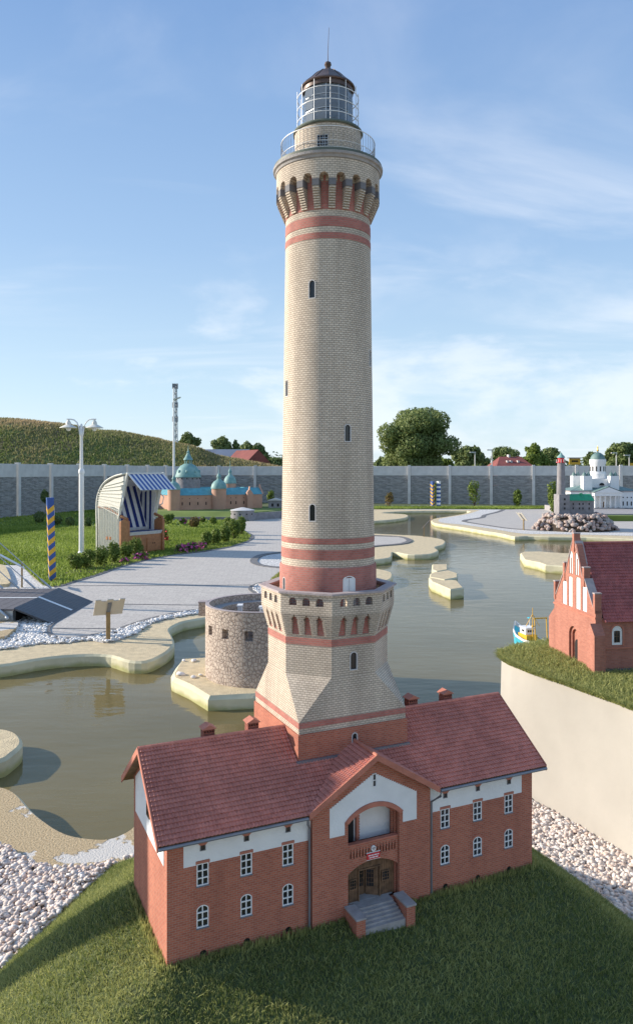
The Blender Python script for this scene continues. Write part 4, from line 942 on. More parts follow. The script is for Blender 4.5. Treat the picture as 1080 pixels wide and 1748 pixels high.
# octagon vertex angles: 22.5(0),67.5(1),112.5(2),157.5(3),202.5(4),247.5(5),292.5(6),337.5(7)
br = MB().add(ov + sqv, [(0, 1, 8), (2, 3, 9), (4, 5, 10), (6, 7, 11), (1, 2, 9, 8), (3, 4, 10, 9), (5, 6, 11, 10), (7, 0, 8, 11), (0, 7, 6, 5, 4, 3, 2, 1), (8, 9, 10, 11)])
br.build('splayed_base', 'cream', lt)
oc = MB().ext(arch(.026, .056, None, 8, 1.1016, 0), -.25, -.177 + .008)
PH = radians(22.5)
MB().lathe([(Ro, 1.0872), (Ro, 1.1778)], 8, PH).build('octagon_shaft', 'cream', lt, cut=oc)
MB().lathe([(Ro + .0008, 1.178), (Ro + .0008, 1.1988)], 8, PH).build('red_band', 'band', lt)
MB().lathe([(Ro, 1.199), (Ro, 1.2056)], 8, PH).build('cream_band', 'cream', lt)
MB().lathe([(Ro - .0005, 1.2058), (Ro - .0005, 1.2768)], 8, PH).build('gallery_core', 'band', lt)
# stepped corbel table of the octagon, three slots on every face
prof = [(Ro - .004, 1.2060)]
N = 11
for k in range(N):
    z0 = 1.2060 + (1.2768 - 1.2060) * k / N; z1 = z0 + (1.2768 - 1.2060) / N; r = Ro + .001 + (.0205) * (k + 1) / N
    prof += [(r, z0 + .0008), (r, z1 - .0008), (r - .0018, z1 - .0008)] if k < N - 1 else [(r, z0 + .0008), (r, 1.2768)]
prof += [(Ro - .004, 1.2768)]
cc = MB()
for k in range(8):
    i0 = len(cc.v)
    for x in (-.040, 0, .040):
        cc.ext([(x - .0115, 1.209), (x + .0115, 1.209), (x + .0085, 1.254), (x + .0105, 1.254), (x + .0105, 1.259), (x + .0065, 1.259), (x + .0065, 1.265), (x + .002, 1.265), (x + .002, 1.271), (x - .002, 1.271), (x - .002, 1.265), (x - .0065, 1.265), (x - .0065, 1.259), (x - .0105, 1.259), (x - .0105, 1.254), (x - .0085, 1.254)], -.25, -((Ro - .004) * cos(PH) - .002))
    cc.xf(Matrix.Rotation(radians(45 * k), 4, 'Z'), i0)
MB().lathe(prof, 8, PH, loop=True).build('corbel_table', 'cream', lt, cut=cc)
# parapet with arched openings
Rp = .214; pc = MB()
for k in range(8):
    i0 = len(pc.v)
    for x in (-.043, 0, .043): pc.ext(arch(.024, .0245, .010, 6, 1.2985, x), -.26, -.150)
    pc.xf(Matrix.Rotation(radians(45 * k), 4, 'Z'), i0)
MB().lathe([(Rp, 1.277), (Rp, 1.3335), (Rp - .014, 1.3335), (Rp - .014, 1.277)], 8, PH, loop=True).build('parapet', 'cream', lt, cut=pc)
gw0 = None
for k in range(8):
    for x in (-.043, 0, .043):
        a = radians(45 * k); ap = Rp * cos(PH) - .004
        if gw0 is None:
            f = MB().box(-.0008, .0008, 0, .0015, 0, .0245).box(-.012, .012, .0002, .0013, .0078, .0090).box(-.012, .012, .0002, .0013, .0155, .0167).box(-.0062, -.005, .0001, .0014, 0, .0230).box(.005, .0062, .0001, .0014, 0, .0230)
            gw0 = f.build('window_grille', 'darkstone', lt); o = gw0
        else: o = dup(gw0, lt, (0, 0, 0))
        v = Matrix.Rotation(a, 4, 'Z') @ Vector((x, -ap, 1.2985)); o.location = v; o.rotation_euler = (0, 0, a)
MB().lathe([(.2225, 1.3337), (.2225, 1.3395), (.1905, 1.3395), (.1905, 1.3337)], 8, PH, loop=True).build('gallery_coping', 'capstone', lt)
MB().lathe([(.19, 1.2772), (.19, 1.2800)], 8, PH).build('gallery_floor', 'stone', lt)
# round shaft: angles are measured in the world from straight towards the camera
TX, TY = TC
def shaftwin(mb, alpha, z, w, h, rin, rise=None):
    i0 = len(mb.v); mb.ext(arch(w, h, rise, 8, z - h / 2, 0), -.3, -rin); mb.xf(Matrix.Rotation(alpha - TH, 4, 'Z'), i0)
r_at = lambda z: .1487 + (.137 - .1487) * (z - 1.495) / (2.41 - 1.495)
WINS = [(-21.4, 2.258, .023, .058), (23.8, 1.818, .023, .055), (-19.6, 1.575, .023, .055), (70, 2.059, .023, .055), (-66.5, 1.963, .023, .055), (150, 2.15, .023, .055), (-140, 1.75, .023, .055)]
sc_ = MB()
for a, z, w, h in WINS: shaftwin(sc_, radians(a), z, w, h, r_at(z) - .009)
shp = [(0.05, 1.4957)] + [(r_at(z), z) for z in np.linspace(1.4957, 2.4115, 12)] + [(.05, 2.4115)]
MB().lathe(shp + [], 96, 0).build('round_shaft', 'cream', lt, uv='cyl', R=.1432, smooth=True, cut=sc_)
dc = MB(); shaftwin(dc, radians(23.8), 1.331, .042, .104, .148, .012); shaftwin(dc, radians(-63.5), 1.349, .020, .042, .148)
MB().lathe([(.1553, 1.2802), (.1553, 1.404), (.153, 1.408)], 96).build('red_drum', 'band', lt, uv='cyl', R=.150, smooth=True, cut=dc)
for nm, m_, z0, z1, dr_ in (('cream_band', 'cream', 1.408, 1.4300, 0), ('red_band', 'band', 1.4302, 1.4614, .0008), ('cream_band', 'cream', 1.4616, 1.4790, 0), ('red_band', 'band', 1.4792, 1.4955, .0008),
                          ('red_band', 'band', 2.4117, 2.4308, .0008), ('cream_band', 'cream', 2.4310, 2.4488, 0), ('red_band', 'band', 2.449, 2.479, .0008), ('cream_band', 'cream', 2.4792, 2.5000, 0)):
    MB().lathe([(r_at(z0) + dr_, z0), (r_at(z1) + dr_, z1)], 96).build(nm, m_, lt, uv='cyl', R=.1432, smooth=True)
def tower_window(alpha, z, w, h, r, rise=None, glass='glass'):
    oo, ii = inset_arch(w, h, .0024, rise, 8); a = alpha - TH
    f = MB().ring(oo, ii, -.0015, .004).build('window_frame', 'grey' if glass == 'glass' else 'white', lt)
    f.data.materials.clear(); f.data.materials.append(M['palecon'])
    pn = MB().ext(arch(w - .002, h - .002, None if rise is None else max(rise - .001, .0005), 8, .001), .0045, .0055).build('pane', glass, f)
    f.location = (sin(a) * r, -cos(a) * r, z - h / 2); f.rotation_euler = (0, 0, a); return f
for a, z, w, h in WINS: tower_window(radians(a), z, w, h, r_at(z) - .001)
tower_window(radians(-63.5), 1.349, .020, .042, .1535)
tower_window(TH, 1.1296, .026, .056, Ro * cos(PH) + .0005)
tower_window(TH, .899, .020, .034, SQ + .0042)
# double door of the gallery
a = radians(23.8) - TH
df = MB()
for s_ in (-1, 1): df.box(min(0.0006 * s_, .0205 * s_), max(.0006 * s_, .0205 * s_), -.0004, .002, .0, .096)
df.ring(arch(.042, .104, .012, 8)[1:], arch(.038, .100, .011, 8)[1:], -.0022, .002, closed=False)
for s_ in (-1, 1):
    for z0, z1 in ((.006, .042), (.048, .088)): df.box(min(.004 * s_, .0175 * s_), max(.004 * s_, .0175 * s_), -.0016, -.0005, z0, z1)
o = df.build('gallery_door', 'white', lt); o.location = (sin(a) * .1525, -cos(a) * .1525, 1.2802); o.rotation_euler = (0, 0, a)
# upper corbels
NC = 20; PC = radians(4) - TH
MB().lathe([(.1370, 2.5002), (.1370, 2.66)], 96).build('recessed_wall', 'band', lt, uv='cyl', R=.137, smooth=True)
cb = MB()
for k in range(9):
    z0 = 2.503 + .0068 * k; rr_ = .1385 + .0265 * (k + 1) / 9
    cb.box(-.0102, .0102, -rr_, -.130, z0, z0 + .0052); cb.box(-.0092, .0092, -rr_ + .0022, -.130, z0 + .0052, z0 + .0068)
c0 = cb.build('corbel', 'cream', lt); child(c0, MB().box(-.0107, .0107, -.1658, -.130, 2.5644, 2.5848).build('corbel_block', 'darkstone', c0))
c0.rotation_euler = (0, 0, PC)
for k in range(1, NC): dup(c0, lt, (0, 0, 0), PC + 2 * pi * k / NC)
ac = MB()
for k in range(NC):
    i0 = len(ac.v); ac.ext(arch(.0285, .034, None, 8, 2.570, 0), -.25, -.1371); ac.xf(Matrix.Rotation(PC + 2 * pi * (k + .5) / NC, 4, 'Z'), i0)
MB().lathe([(.1372, 2.585), (.1655, 2.585), (.1655, 2.6478), (.1372, 2.6478)], 120, loop=True).build('arcade_ring', 'cream', lt, uv='cyl', R=.162, smooth=True, cut=ac)
MB().lathe([(.10, 2.648), (.168, 2.648), (.170, 2.655), (.1755, 2.658), (.1765, 2.6655), (.174, 2.6660)], 96).build('cornice', 'stone', lt, smooth=True)
MB().lathe([(.10, 2.6662), (.1735, 2.6662), (.1735, 2.6745), (.168, 2.676)], 96).build('gallery_deck', 'coppergreen', lt, smooth=True)
# small window between corbels
f = tower_window(radians(-14), 2.528, .016, .020, .1365, .001); 
# railing
MB().lathe([(.1500, 2.7475), (.1518, 2.7475), (.1518, 2.7495), (.1500, 2.7495)], 96, loop=True).build('handrail', 'white', lt)
MB().lathe([(.1502, 2.6850), (.1514, 2.6850), (.1514, 2.6862), (.1502, 2.6862)], 96, loop=True).lathe([(.1502, 2.705), (.1514, 2.705), (.1514, 2.706), (.1502, 2.706)], 96, loop=True).build('lower_rail', 'white', lt)
for k in range(72):
    a = 2 * pi * k / 72; b_ = MB().tube([(.1508 * cos(a), .1508 * sin(a), 2.675), (.1508 * cos(a), .1508 * sin(a), 2.7535 if k % 6 == 0 else 2.7475)], .0008 if k % 6 else .0013, 4) if k < 2 else None
    if k < 1: b0 = MB().tube([(0, 0, 2.675), (0, 0, 2.7475)], .0007, 4).build('baluster', 'stone', lt); b0.location = (.1508, 0, 0)
    else: dup(b0, lt, (.1508 * cos(a), .1508 * sin(a), 0))
orn = MB()
for k in range(48):
    a = 2 * pi * (k + .5) / 48; i0 = len(orn.v); orn.ring([(.005 * cos(t), .6955 + .008 * sin(t)) for t in [2 * pi * q / 8 for q in range(8)]], [(.004 * cos(t), .6955 + .007 * sin(t)) for t in [2 * pi * q / 8 for q in range(8)]], -.1512, -.1505); orn.xf(Matrix.Rotation(a, 4, 'Z') @ Matrix.Translation((0, 0, 2.0)), i0)
orn.build('rail_ornament', 'stone', lt)
# drum under the lantern
dcut = MB(); i0 = 0; dcut.box(-.0165, .0165, -.2, -.099, 2.705, 2.742); dcut.xf(Matrix.Rotation(radians(-10) - TH, 4, 'Z'))
MB().lathe([(.1065, 2.676), (.1065, 2.7805)], 72).build('lantern_drum', 'cream', lt, uv='cyl', R=.1065, smooth=True, cut=dcut)
gwn = MB()
for i in range(5): gwn.box(-.0165 + .008 * i, -.0151 + .008 * i, 0, .001, 0, .037)
for i in range(5): gwn.box(-.0165, .0169, .0002, .0012, .0088 * i, .0088 * i + .0014)
o = gwn.build('drum_window', 'steel', lt); a = radians(-10) - TH; o.location = (sin(a) * .1050, -cos(a) * .1050, 2.705); o.rotation_euler = (0, 0, a)
MB().box(-.0163, .0163, .003, .0045, .0, .037).build('pane', 'dark', o)
MB().lathe([(.08, 2.7807), (.1105, 2.7807), (.1125, 2.784), (.1105, 2.789), (.085, 2.7935)], 72).build('lantern_ledge', 'coppergreen', lt, smooth=True)
# lantern room
RG = .0775; NP = 12; zr = (2.795, 2.840, 2.884, 2.925)
pane0 = None; wd = 2 * RG * sin(pi / NP)
for r_ in range(3):
    for k in range(NP):
        a = 2 * pi * (k + .5) / NP
        if pane0 is None: pane0 = MB().box(-wd / 2 + .0012, wd / 2 - .0012, -.0006, .0006, 0, .0415).build('pane', 'lglass', lt); o = pane0
        else: o = dup(pane0, lt, (0, 0, 0))
        rr_ = RG * cos(pi / NP); o.location = (sin(a) * rr_, -cos(a) * rr_, zr[r_] + .0015); o.rotation_euler = (0, 0, a)
mu = MB()
for k in range(NP):
    a = 2 * pi * k / NP; x, y = sin(a) * RG, -cos(a) * RG; mu.tube([(x, y, 2.7936), (x, y, 2.926)], .0016, 4)
mu.build('mullions', 'steel', lt)
for z in zr[1:3]: MB().lathe([(RG - .001, z), (RG + .0012, z), (RG + .0012, z + .0018), (RG - .001, z + .0018)], NP, -pi / 2, loop=True).build('glazing_bar', 'steel', lt)
MB().lathe([(.030, 2.7937), (.034, 2.82), (.046, 2.845), (.046, 2.88), (.030, 2.905), (.02, 2.925)], 24).build('lens', 'grey', lt, smooth=True)
MB().lathe([(.0785, 2.9155), (.0815, 2.9155), (.0815, 2.935), (.0785, 2.935)], 48, loop=True)  .build('frieze', 'copper', lt, smooth=True)
# cage of white bars round the lantern
cg = MB(); RC = .0985
for k in range(12):
    a = 2 * pi * k / 12 + .15; MB; cg.tube([(RC * cos(a), RC * sin(a), 2.789), (RC * cos(a), RC * sin(a), 2.922)], .0011, 5)
cg.build('cage_posts', 'white', lt)
for z in (2.818, 2.856, 2.896): MB().lathe([(RC - .001, z), (RC + .001, z), (RC + .001, z + .002), (RC - .001, z + .002)], 48, loop=True).build('cage_hoop', 'white', lt)
# dome
dp = [(.02, 2.929), (.0865, 2.929), (.0885, 2.932), (.0865, 2.936), (.080, 2.941)]
for k in range(1, 9):
    t = k / 8; dp.append((.0785 * (1 - t) ** .62 * (1 - .10 * sin(pi * t)) + .012 * t, 2.943 + .048 * t))
dp += [(.0115, 2.995), (.010, 2.999)]
MB().lathe(dp, 32).build('dome', 'copper', lt, smooth=True)
rbm = MB()
for k in range(12):
    a = 2 * pi * k / 12 + .1; rbm.tube([((r + .0006) * cos(a), (r + .0006) * sin(a), z) for r, z in dp[4:13]], .0011, 5)
rbm.build('dome_ribs', 'copper', lt)
MB().lathe([(.010, 2.9992), (.0095, 3.002), (.007, 3.004), (.0115, 3.012), (.0100, 3.019), (.003, 3.0235)], 20).build('finial_ball', 'copper', lt, smooth=True)
MB().tube([(0, 0, 3.0235), (.0, 0, 3.055), (.004, .0, 3.134)], .0013, 6, .0006).build('lightning_rod', 'copper', lt)

# ------------------------------------------------ round fort on its island
FC = (-0.461, 6.40); FR = 0.473
ft = thing('round_fort', 'round rubble stone fort without a roof on the sandy islet', 'fort', (FC[0], FC[1], 0))
fcut = MB()
for a in (-58, -34, -8.5, 18, 46, 75, -84):
    i0 = len(fcut.v); fcut.box(-.034, .034, -.6, -FR + .05, .368, .446) if a != -8.5 else fcut.box(-.034, .034, -.6, -FR + .20, .368, .446); fcut.xf(Matrix.Rotation(radians(a), 4, 'Z'), i0)
MB().lathe([(FR, -.01), (FR, .59), (FR - .030, .59), (FR - .030, .535), (FR - .125, .535), (FR - .125, -.01)], 80, loop=True).build('ring_wall', 'fort', ft, uv='cyl', R=.47, smooth=True, cut=fcut)
MB().lathe([(FR - .0315, .5352), (FR - .0315, .5385), (FR - .122, .5385), (FR - .122, .5352)], 80, loop=True).build('wall_walk', 'stone', ft)
MB().lathe([(FR + .002, .5902), (FR + .002, .596), (FR - .032, .596), (FR - .032, .5902)], 80, loop=True).build('coping', 'capstone', ft)
MB().lathe([(.01, .001), (FR - .126, .002)], 40).build('courtyard', 'stone', ft)
for k, (x, y, w, h) in enumerate([(.03, .20, .10, .50), (-.20, .16, .035, .535), (-.02, .22, .03, .51)]):
    b = MB().box(x - w / 2, x + w / 2, y - .04, y + .04, .003, h).build('white_turret' if k else 'inner_house', 'plaster', ft)
    MB().box(x - w / 2 - .006, x + w / 2 + .006, y - .046, y + .046, h + .0002, h + .012).build('roof', 'white', b)
gh = MB().box(-.035, .035, -.05, .03, .475, .588).build('gate_turret', 'fort', ft, (-FR - .028, .06, 0), 0)
MB().box(-.04, .04, -.055, .035, .5882, .598).build('capstone', 'capstone', gh)
for k, (x, y) in enumerate([(309, 1152), (331, 1157), (343, 1154), (314, 1129), (331, 1129)]):
    q = P(x, y); o = stones('white_stone', np.array([[q[0], q[1], .008]]), .030 if k < 3 else .022, 'wpebble', 2, None, flat=.45)
    tag(o, ['leftmost white stone on the islet, nearest its left corner', 'white stone on the islet, front one of the pair beside the fort', 'white stone on the islet touching the foot of the fort', 'tiny white stone at the back left corner of the islet', 'tiny white stone at the back of the islet against the fort'][k], 'stone', 'white stones on the fort islet')

# ------------------------------------------------ information panels
def infopanel(x, y, psi, hpost, pw, ph, tilt, label, mback='signback', z0=0.0, s=1.0):
    t = thing('info_panel', label, 'sign', (x, y, z0), psi)
    MB().box(-.020, .020, -.012, .012, 0, hpost).build('post', 'post_bronze', t)
    poly = [(-pw / 2, 0), (pw / 2, 0), (pw / 2, ph), (pw / 2 - .05, ph), (pw / 2 - .06, ph - .022), (.03, ph - .022), (.03, ph), (-.03, ph), (-.03, ph - .022), (-pw / 2 + .06, ph - .022), (-pw / 2 + .05, ph), (-pw / 2, ph)]
    b = MB().ext(poly, -.004, .004).build('panel', mback, t); b.location = (0, 0, hpost - .03); b.rotation_euler = (tilt, 0, 0)
    b.location = (0, .035, hpost - .075)
    MB().box(-.018, .018, -.016, -.0045, .06, ph - .05).build('bracket', 'grey', b)
    MB().box(-pw / 2 + .01, pw / 2 - .01, .0042, .0055, .01, ph - .03).build('printed_face', 'white', b)
    return t
x, y = P(185, 1095); infopanel(x, y, radians(24), .34, .285, .26, radians(46), 'beige panel on a bronze post standing at the bend of the sandy shore')
x, y = P(38, 1003); infopanel(x, y, radians(-66), .36, .30, .42, radians(58), 'white panel on a post seen edge-on beside the dark bridge deck')
x, y = P(723, 916); infopanel(x, y, radians(76), .30, .30, .30, radians(42), 'pinkish tilted panel on the white gravel tongue right of the tower', 'capstone')
x, y = P(893, 905); infopanel(x, y, radians(-72), .36, .30, .30, radians(40), 'thin pale panel standing on the far paved square', 'signback')

# ------------------------------------------------ twin-arm lamp post
x, y = P(139.5, 947)
lp = thing('lamp_post', 'white lamp post with two curved arms rising from the hedge', 'lamp post', (x, y, 0))
MB().lathe([(.075, 0), (.075, .05), (.052, .08), (.048, 1.66)], 20).build('lower_pole', 'white', lp, smooth=True)
MB().lathe([(.058, 1.6602), (.062, 1.70), (.052, 1.74), (.036, 1.76)], 20).build('collar', 'white', lp, smooth=True)
MB().lathe([(.034, 1.7602), (.030, 2.42), (.042, 2.44), (.042, 2.50), (.030, 2.52), (.022, 2.66), (.008, 2.68)], 20).build('upper_pole', 'white', lp, smooth=True)
for s_ in (-1, 1):
    pts = [(s_ * .035, 0, 2.46), (s_ * .05, 0, 2.60), (s_ * .09, 0, 2.70), (s_ * .15, 0, 2.755), (s_ * .22, 0, 2.77), (s_ * .30, 0, 2.77)]
    a = MB().tube(pts, .014, 8).build('arm', 'white', lp, smooth=True)
    hd = MB().lathe([(.012, 2.755), (.03, 2.74), (.05, 2.70), (.055, 2.66), (.09, 2.645), (.175, 2.600), (.178, 2.592), (.10, 2.60), (.06, 2.61)], 24, cx=s_ * .265).build('lamp_shade', 'offwhite', lp, smooth=True)
    MB().ball((s_ * .265, 0, 2.575), .05).build('globe', 'white', hd, smooth=True)

# ------------------------------------------------ roofed wicker beach chair
bx_, by_ = P(218, 949)
bc_ = thing('beach_chair', 'roofed white wicker beach chair with blue striped awning on the lawn edge', 'beach chair', (bx_, by_, 0), radians(53.6))
BW, BD = .96, .98
side = [(.24, 0), (.93, 0), (.93, .55), (.97, .95), (.90, 1.22), (.72, 1.42), (.40, 1.55), (0, 1.63), (.02, 1.55), (.27, .74), (.24, .66)]
for x0, x1 in ((0, .035), (BW - .035, BW)):
    p_ = MB().extx(side, x0, x1).build('side_panel', 'offwhite', bc_)
    xs_ = x0 - .006 if x0 == 0 else x1 + .006
    for k in range(13):
        yy = .27 + .052 * k; top = 0.72 + (yy - .27) * .35
        MB().tube([(xs_, yy, .02), (xs_, yy, min(.98, top + .2))], .011, 5).build('wicker_rib', 'offwhite', p_)
    for k in range(9):
        MB().tube([(xs_, .27 - .028 * k + .0, .80 + .09 * k), (xs_, .93 - .03 * max(0, k - 4) ** 1.4, min(1.0 + .05 * k, 1.55) - .0)], .010, 5).build('wicker_rib', 'offwhite', p_)
# rounded hood made of horizontal wicker strips
hood = [(.97, .0), (.975, .55), (.985, .95), (.93, 1.22), (.74, 1.45), (.42, 1.59), (0, 1.66)]
hp = smooth_poly([(a, b) for a, b in hood], 6, closed=False)
for k in range(len(hp) - 1):
    (ya, za), (yb, zb2) = hp[k], hp[k + 1]; d = Vector((yb - ya, zb2 - za)); L = d.length; d.normalize(); n2 = Vector((d.y, -d.x)) * .012; g_ = d * .004
    MB().extx([(ya + g_.x, za + g_.y), (yb - g_.x, zb2 - g_.y), (yb - g_.x + n2.x, zb2 - g_.y + n2.y), (ya + g_.x + n2.x, za + g_.y + n2.y)], .0, BW).build('wicker_strip', 'offwhite', bc_)
for xx in (-.012, BW - .01):
    MB().tube([(xx + .01, a, b + .01) for a, b in hp], .02, 6).build('hood_rim', 'offwhite', bc_, smooth=True)
MB().tube([(-.02, .0, 1.66), (BW + .02, 0, 1.66)], .022, 6).build('front_bar', 'offwhite', bc_)
for xx in (-.01, BW + .01):
    MB().tube([(xx, 0, 1.65), (xx, .10, 1.30), (xx, .27, .74)], .022, 6).build('hood_edge', 'offwhite', bc_)
    MB().tube([(xx * 1.0 + (-.03 if xx < 0 else .03), .12, 1.22), (xx + (-.05 if xx < 0 else .05), .06, 1.16), (xx + (-.05 if xx < 0 else .05), .10, 1.02), (xx + (-.03 if xx < 0 else .03), .17, .98)], .012, 6).build('hood_handle', 'white', bc_)
for x0, x1 in ((-.012, .045), (BW - .045, BW + .012)):
    MB().extx([(-.02, 0), (.24, 0), (.24, .68), (.10, .74), (-.02, .70)], x0, x1).build('wooden_side', 'teak', bc_, bevel=.006)
    MB().tube([(x0 + .028, .02, .735), (x0 + .028, .25, .80), (x0 + .028, .55, .93), (x0 + .028, .93, .96)], .030, 6).build('armrest', 'teak', bc_)
# striped awning
na = 17; q0, q1 = Vector((0, 0, 1.645)), Vector((0, -.40, 1.33))
aw_ = MB().hexa([(.0, q1.y, q1.z), (BW, q1.y, q1.z), (BW, q0.y - .01, q0.z), (0, q0.y - .01, q0.z)], [(.0, q1.y, q1.z + .004), (BW, q1.y, q1.z + .004), (BW, q0.y - .01, q0.z + .004), (0, q0.y - .01, q0.z + .004)]).build('awning', 'canvas', bc_)
for k in range(8):
    a = BW * (k * 2 + 1) / na; b = a + BW / na
    MB().hexa([(a, q1.y - .001, q1.z + .0045), (b, q1.y - .001, q1.z + .0045), (b, q0.y - .01, q0.z + .0045), (a, q0.y - .01, q0.z + .0045)], [(a, q1.y - .001, q1.z + .007), (b, q1.y - .001, q1.z + .007), (b, q0.y - .01, q0.z + .007), (a, q0.y - .01, q0.z + .007)]).build('blue_stripe', 'blue', aw_)
# reclined backrest and cushions with stripes
def striped(name, x0, x1, ya, za, yb, zb3, th, n, parent, cm='navy', duty=.45):
    base = MB().hexa([(x0, ya, za), (x1, ya, za), (x1, yb, zb3), (x0, yb, zb3)], [(x0, ya - th * .6, za + th), (x1, ya - th * .6, za + th), (x1, yb - th * .6, zb3 + th * .4), (x0, yb - th * .6, zb3 + th * .4)]).build(name, 'canvas', parent)
    for k in range(n):
        a = x0 + (x1 - x0) * (k + .3) / n; b = a + (x1 - x0) * duty / n
        e = .004
        MB().hexa([(a, ya - th * .6 - e, za + th + e), (b, ya - th * .6 - e, za + th + e), (b, yb - th * .6 - e, zb3 + th * .4 + e), (a, yb - th * .6 - e, zb3 + th * .4 + e)],
                  [(a, ya - th * .6 - 2 * e, za + th + 2 * e), (b, ya - th * .6 - 2 * e, za + th + 2 * e), (b, yb - th * .6 - 2 * e, zb3 + th * .4 + 2 * e), (a, yb - th * .6 - 2 * e, zb3 + th * .4 + 2 * e)]).build('stripe', cm, base)
striped('back_cushion', .045, BW - .045, .50, .46, .84, 1.36, .06, 5, bc_)
striped('hood_lining', .045, BW - .045, .84, 1.37, .30, 1.53, .01, 5, bc_)
striped('seat_cushion', .05, BW - .05, .02, .40, .52, .42, .07, 8, bc_, 'blue')
for x0, x1 in ((.036, .050), (BW - .050, BW - .036)):
    pp = MB().extx([(.25, .45), (.80, .45), (.84, 1.30), (.30, 1.42), (.18, 1.2), (.27, .74)], x0, x1).build('side_lining', 'canvas', bc_)
    for k in range(3):
        yy = .34 + .15 * k; xx0, xx1 = (x1, x1 + .004) if x0 < .5 else (x0 - .004, x0)
        MB().extx([(yy, .47), (yy + .06, .47), (yy + .04, 1.3 - .05 * k), (yy - .02, 1.3)], xx0, xx1).build('stripe', 'navy', pp)
sb = MB().box(.046, BW - .046, .02, .50, .03, .40).build('seat_box', 'teak', bc_)
for x0 in (.08, .52):
    dd_ = MB().box(x0, x0 + .36, .002, .018, .06, .33).build('drawer', 'teak', sb)
    for q in (.14, .19): MB().box(x0 + q, x0 + q + .018, -.004, .0015, .20, .225).build('grip_hole', 'dark', bc_)
MB().box(-.02, BW + .02, -.05, .25, .0, .028).build('foot_board', 'teak', bc_)
for k in range(2): MB().box(-.022 , -.008, .50 + .10 * k, .55 + .10 * k, .30, .36).build('side_clasp', 'teak', bc_)

# ------------------------------------------------ striped boundary posts
def stripepost(x, y, r, h, n, ca, cb, label, rz, off=.08, tilt=0):
    t = thing('striped_post', label, 'post', (x, y, 0), rz)
    cr = [(-r, -r), (r, -r), (r, r), (-r, r)]; of = [0, off, 0, off]
    for k in range(n):
        z0 = h * k / n - off; z1 = h * (k + 1) / n - off
        zz0 = [max(0, z0 + o_) for o_ in of]; zz1 = [max(0.001 + q, min(h, z1 + o_)) for o_, q in zip(of, zz0)]
        if k == n - 1: zz1 = [h] * 4
        MB().hexa([(c_[0], c_[1], q) for c_, q in zip(cr, zz0)], [(c_[0], c_[1], q) for c_, q in zip(cr, zz1)]).build('stripe', ca if k % 2 == 0 else cb, t)
    MB().box(-r - .002, r + .002, -r - .002, r + .002, h + .0005, h + .03).build('post_cap', cb, t)
    t.rotation_euler = (0, tilt, rz); return t
x, y = P(90, 993); tp = stripepost(x, y, .050, 1.27, 16, 'yellow', 'blue', 'leaning square post with blue and yellow chevrons on the lawn', radians(28), tilt=radians(-1.6))
MB().box(.052, .060, -.02, .02, 1.02, 1.15).build('number_plate', 'white', tp)
stripepost(PD(737.5, 36.6), 36.6, .070, 1.20, 14, 'yellow', 'blue', 'small blue and yellow striped post far off by the back wall', radians(40), .10)
stripepost(PD(748, 36.6), 36.6, .070, 1.20, 12, 'blue', 'white', 'small blue and white striped post far off by the back wall', radians(40), .0)

# ------------------------------------------------ end of the model bridge
yb0, yb1 = 8.36, 9.82; zb_ = .18
bt = thing('model_bridge', 'dark end of a model suspension bridge whose ramp comes down on the paving', 'bridge', (-3.34, yb0, 0))
LB = yb1 - yb0
for k in range(30):
    x1 = -.001 - .115 * k; x0 = x1 - .110
    MB().box(x0, x1, 0, LB, zb_ - .02, zb_).build('deck_slat', 'deckgrey', bt)
nr_ = 13
for k in range(nr_):
    a = k / nr_; b = (k + .93) / nr_; xa, xb = .45 * a, .45 * b; za, zb4 = zb_ * (1 - a) + .012, zb_ * (1 - b) + .012
    MB().hexa([(xa, 0, za - .02), (xb, 0, zb4 - .02), (xb, LB, zb4 - .02), (xa, LB, za - .02)], [(xa, 0, za), (xb, 0, zb4), (xb, LB, zb4), (xa, LB, za)]).build('ramp_slat', 'deck', bt)
MB().box(-3.4, -.002, LB * .50, LB * .53, zb_ + .001, zb_ + .003).build('centre_line', 'white', bt)
MB().hexa([(0, LB * .49, zb_ + .0125), (.40, LB * .49, .0335), (.40, LB * .53, .0335), (0, LB * .53, zb_ + .0125)], [(0, LB * .49, zb_ + .0145), (.40, LB * .49, .0355), (.40, LB * .53, .0355), (0, LB * .53, zb_ + .0145)]).build('centre_line', 'white', bt)
MB().box(-3.4, -.02, .02, .10, .02, zb_ - .021).box(-3.4, -.02, LB - .10, LB - .02, .02, zb_ - .021).build('side_girder', 'steel', bt, kind='stuff')
MB().box(-.10, -.02, .11, LB - .11, -.01, zb_ - .021).build('abutment', 'dark', bt)
for k, xx in enumerate((-.10, -.31, -.52, -.73)):
    a, b = Vector((xx, LB + .01, zb_)), Vector((xx - 1.9, LB + .01, zb_ + 1.68)); cbl = MB().tube([a, b], .006, 6).build('cable', 'steel', bt)
    MB().tube([a, a.lerp(b, .07)], .014, 8).build('cable_sleeve', 'steel', cbl)
for k, xx in enumerate((-.06, -.50)):
    a, b = Vector((xx, -.02, .09)), Vector((xx - 1.9, -.02, .09 + 1.58)); cbl = MB().tube([a, b], .009, 6).build('cable', 'steel', bt)
    MB().tube([a, a.lerp(b, .08)], .018, 8).build('cable_sleeve', 'steel', cbl); MB().ball((xx, -.03, .085), .026).build('cable_anchor', 'steel', cbl)
MB().box(-1.97, -1.91, -.03, .03, 0, 1.75).box(-1.97, -1.91, LB - .03, LB + .03, 0, 1.95).box(-1.97, -1.91, -.03, LB + .03, 1.95, 2.0).build('pylon', 'steel', bt, kind='stuff')
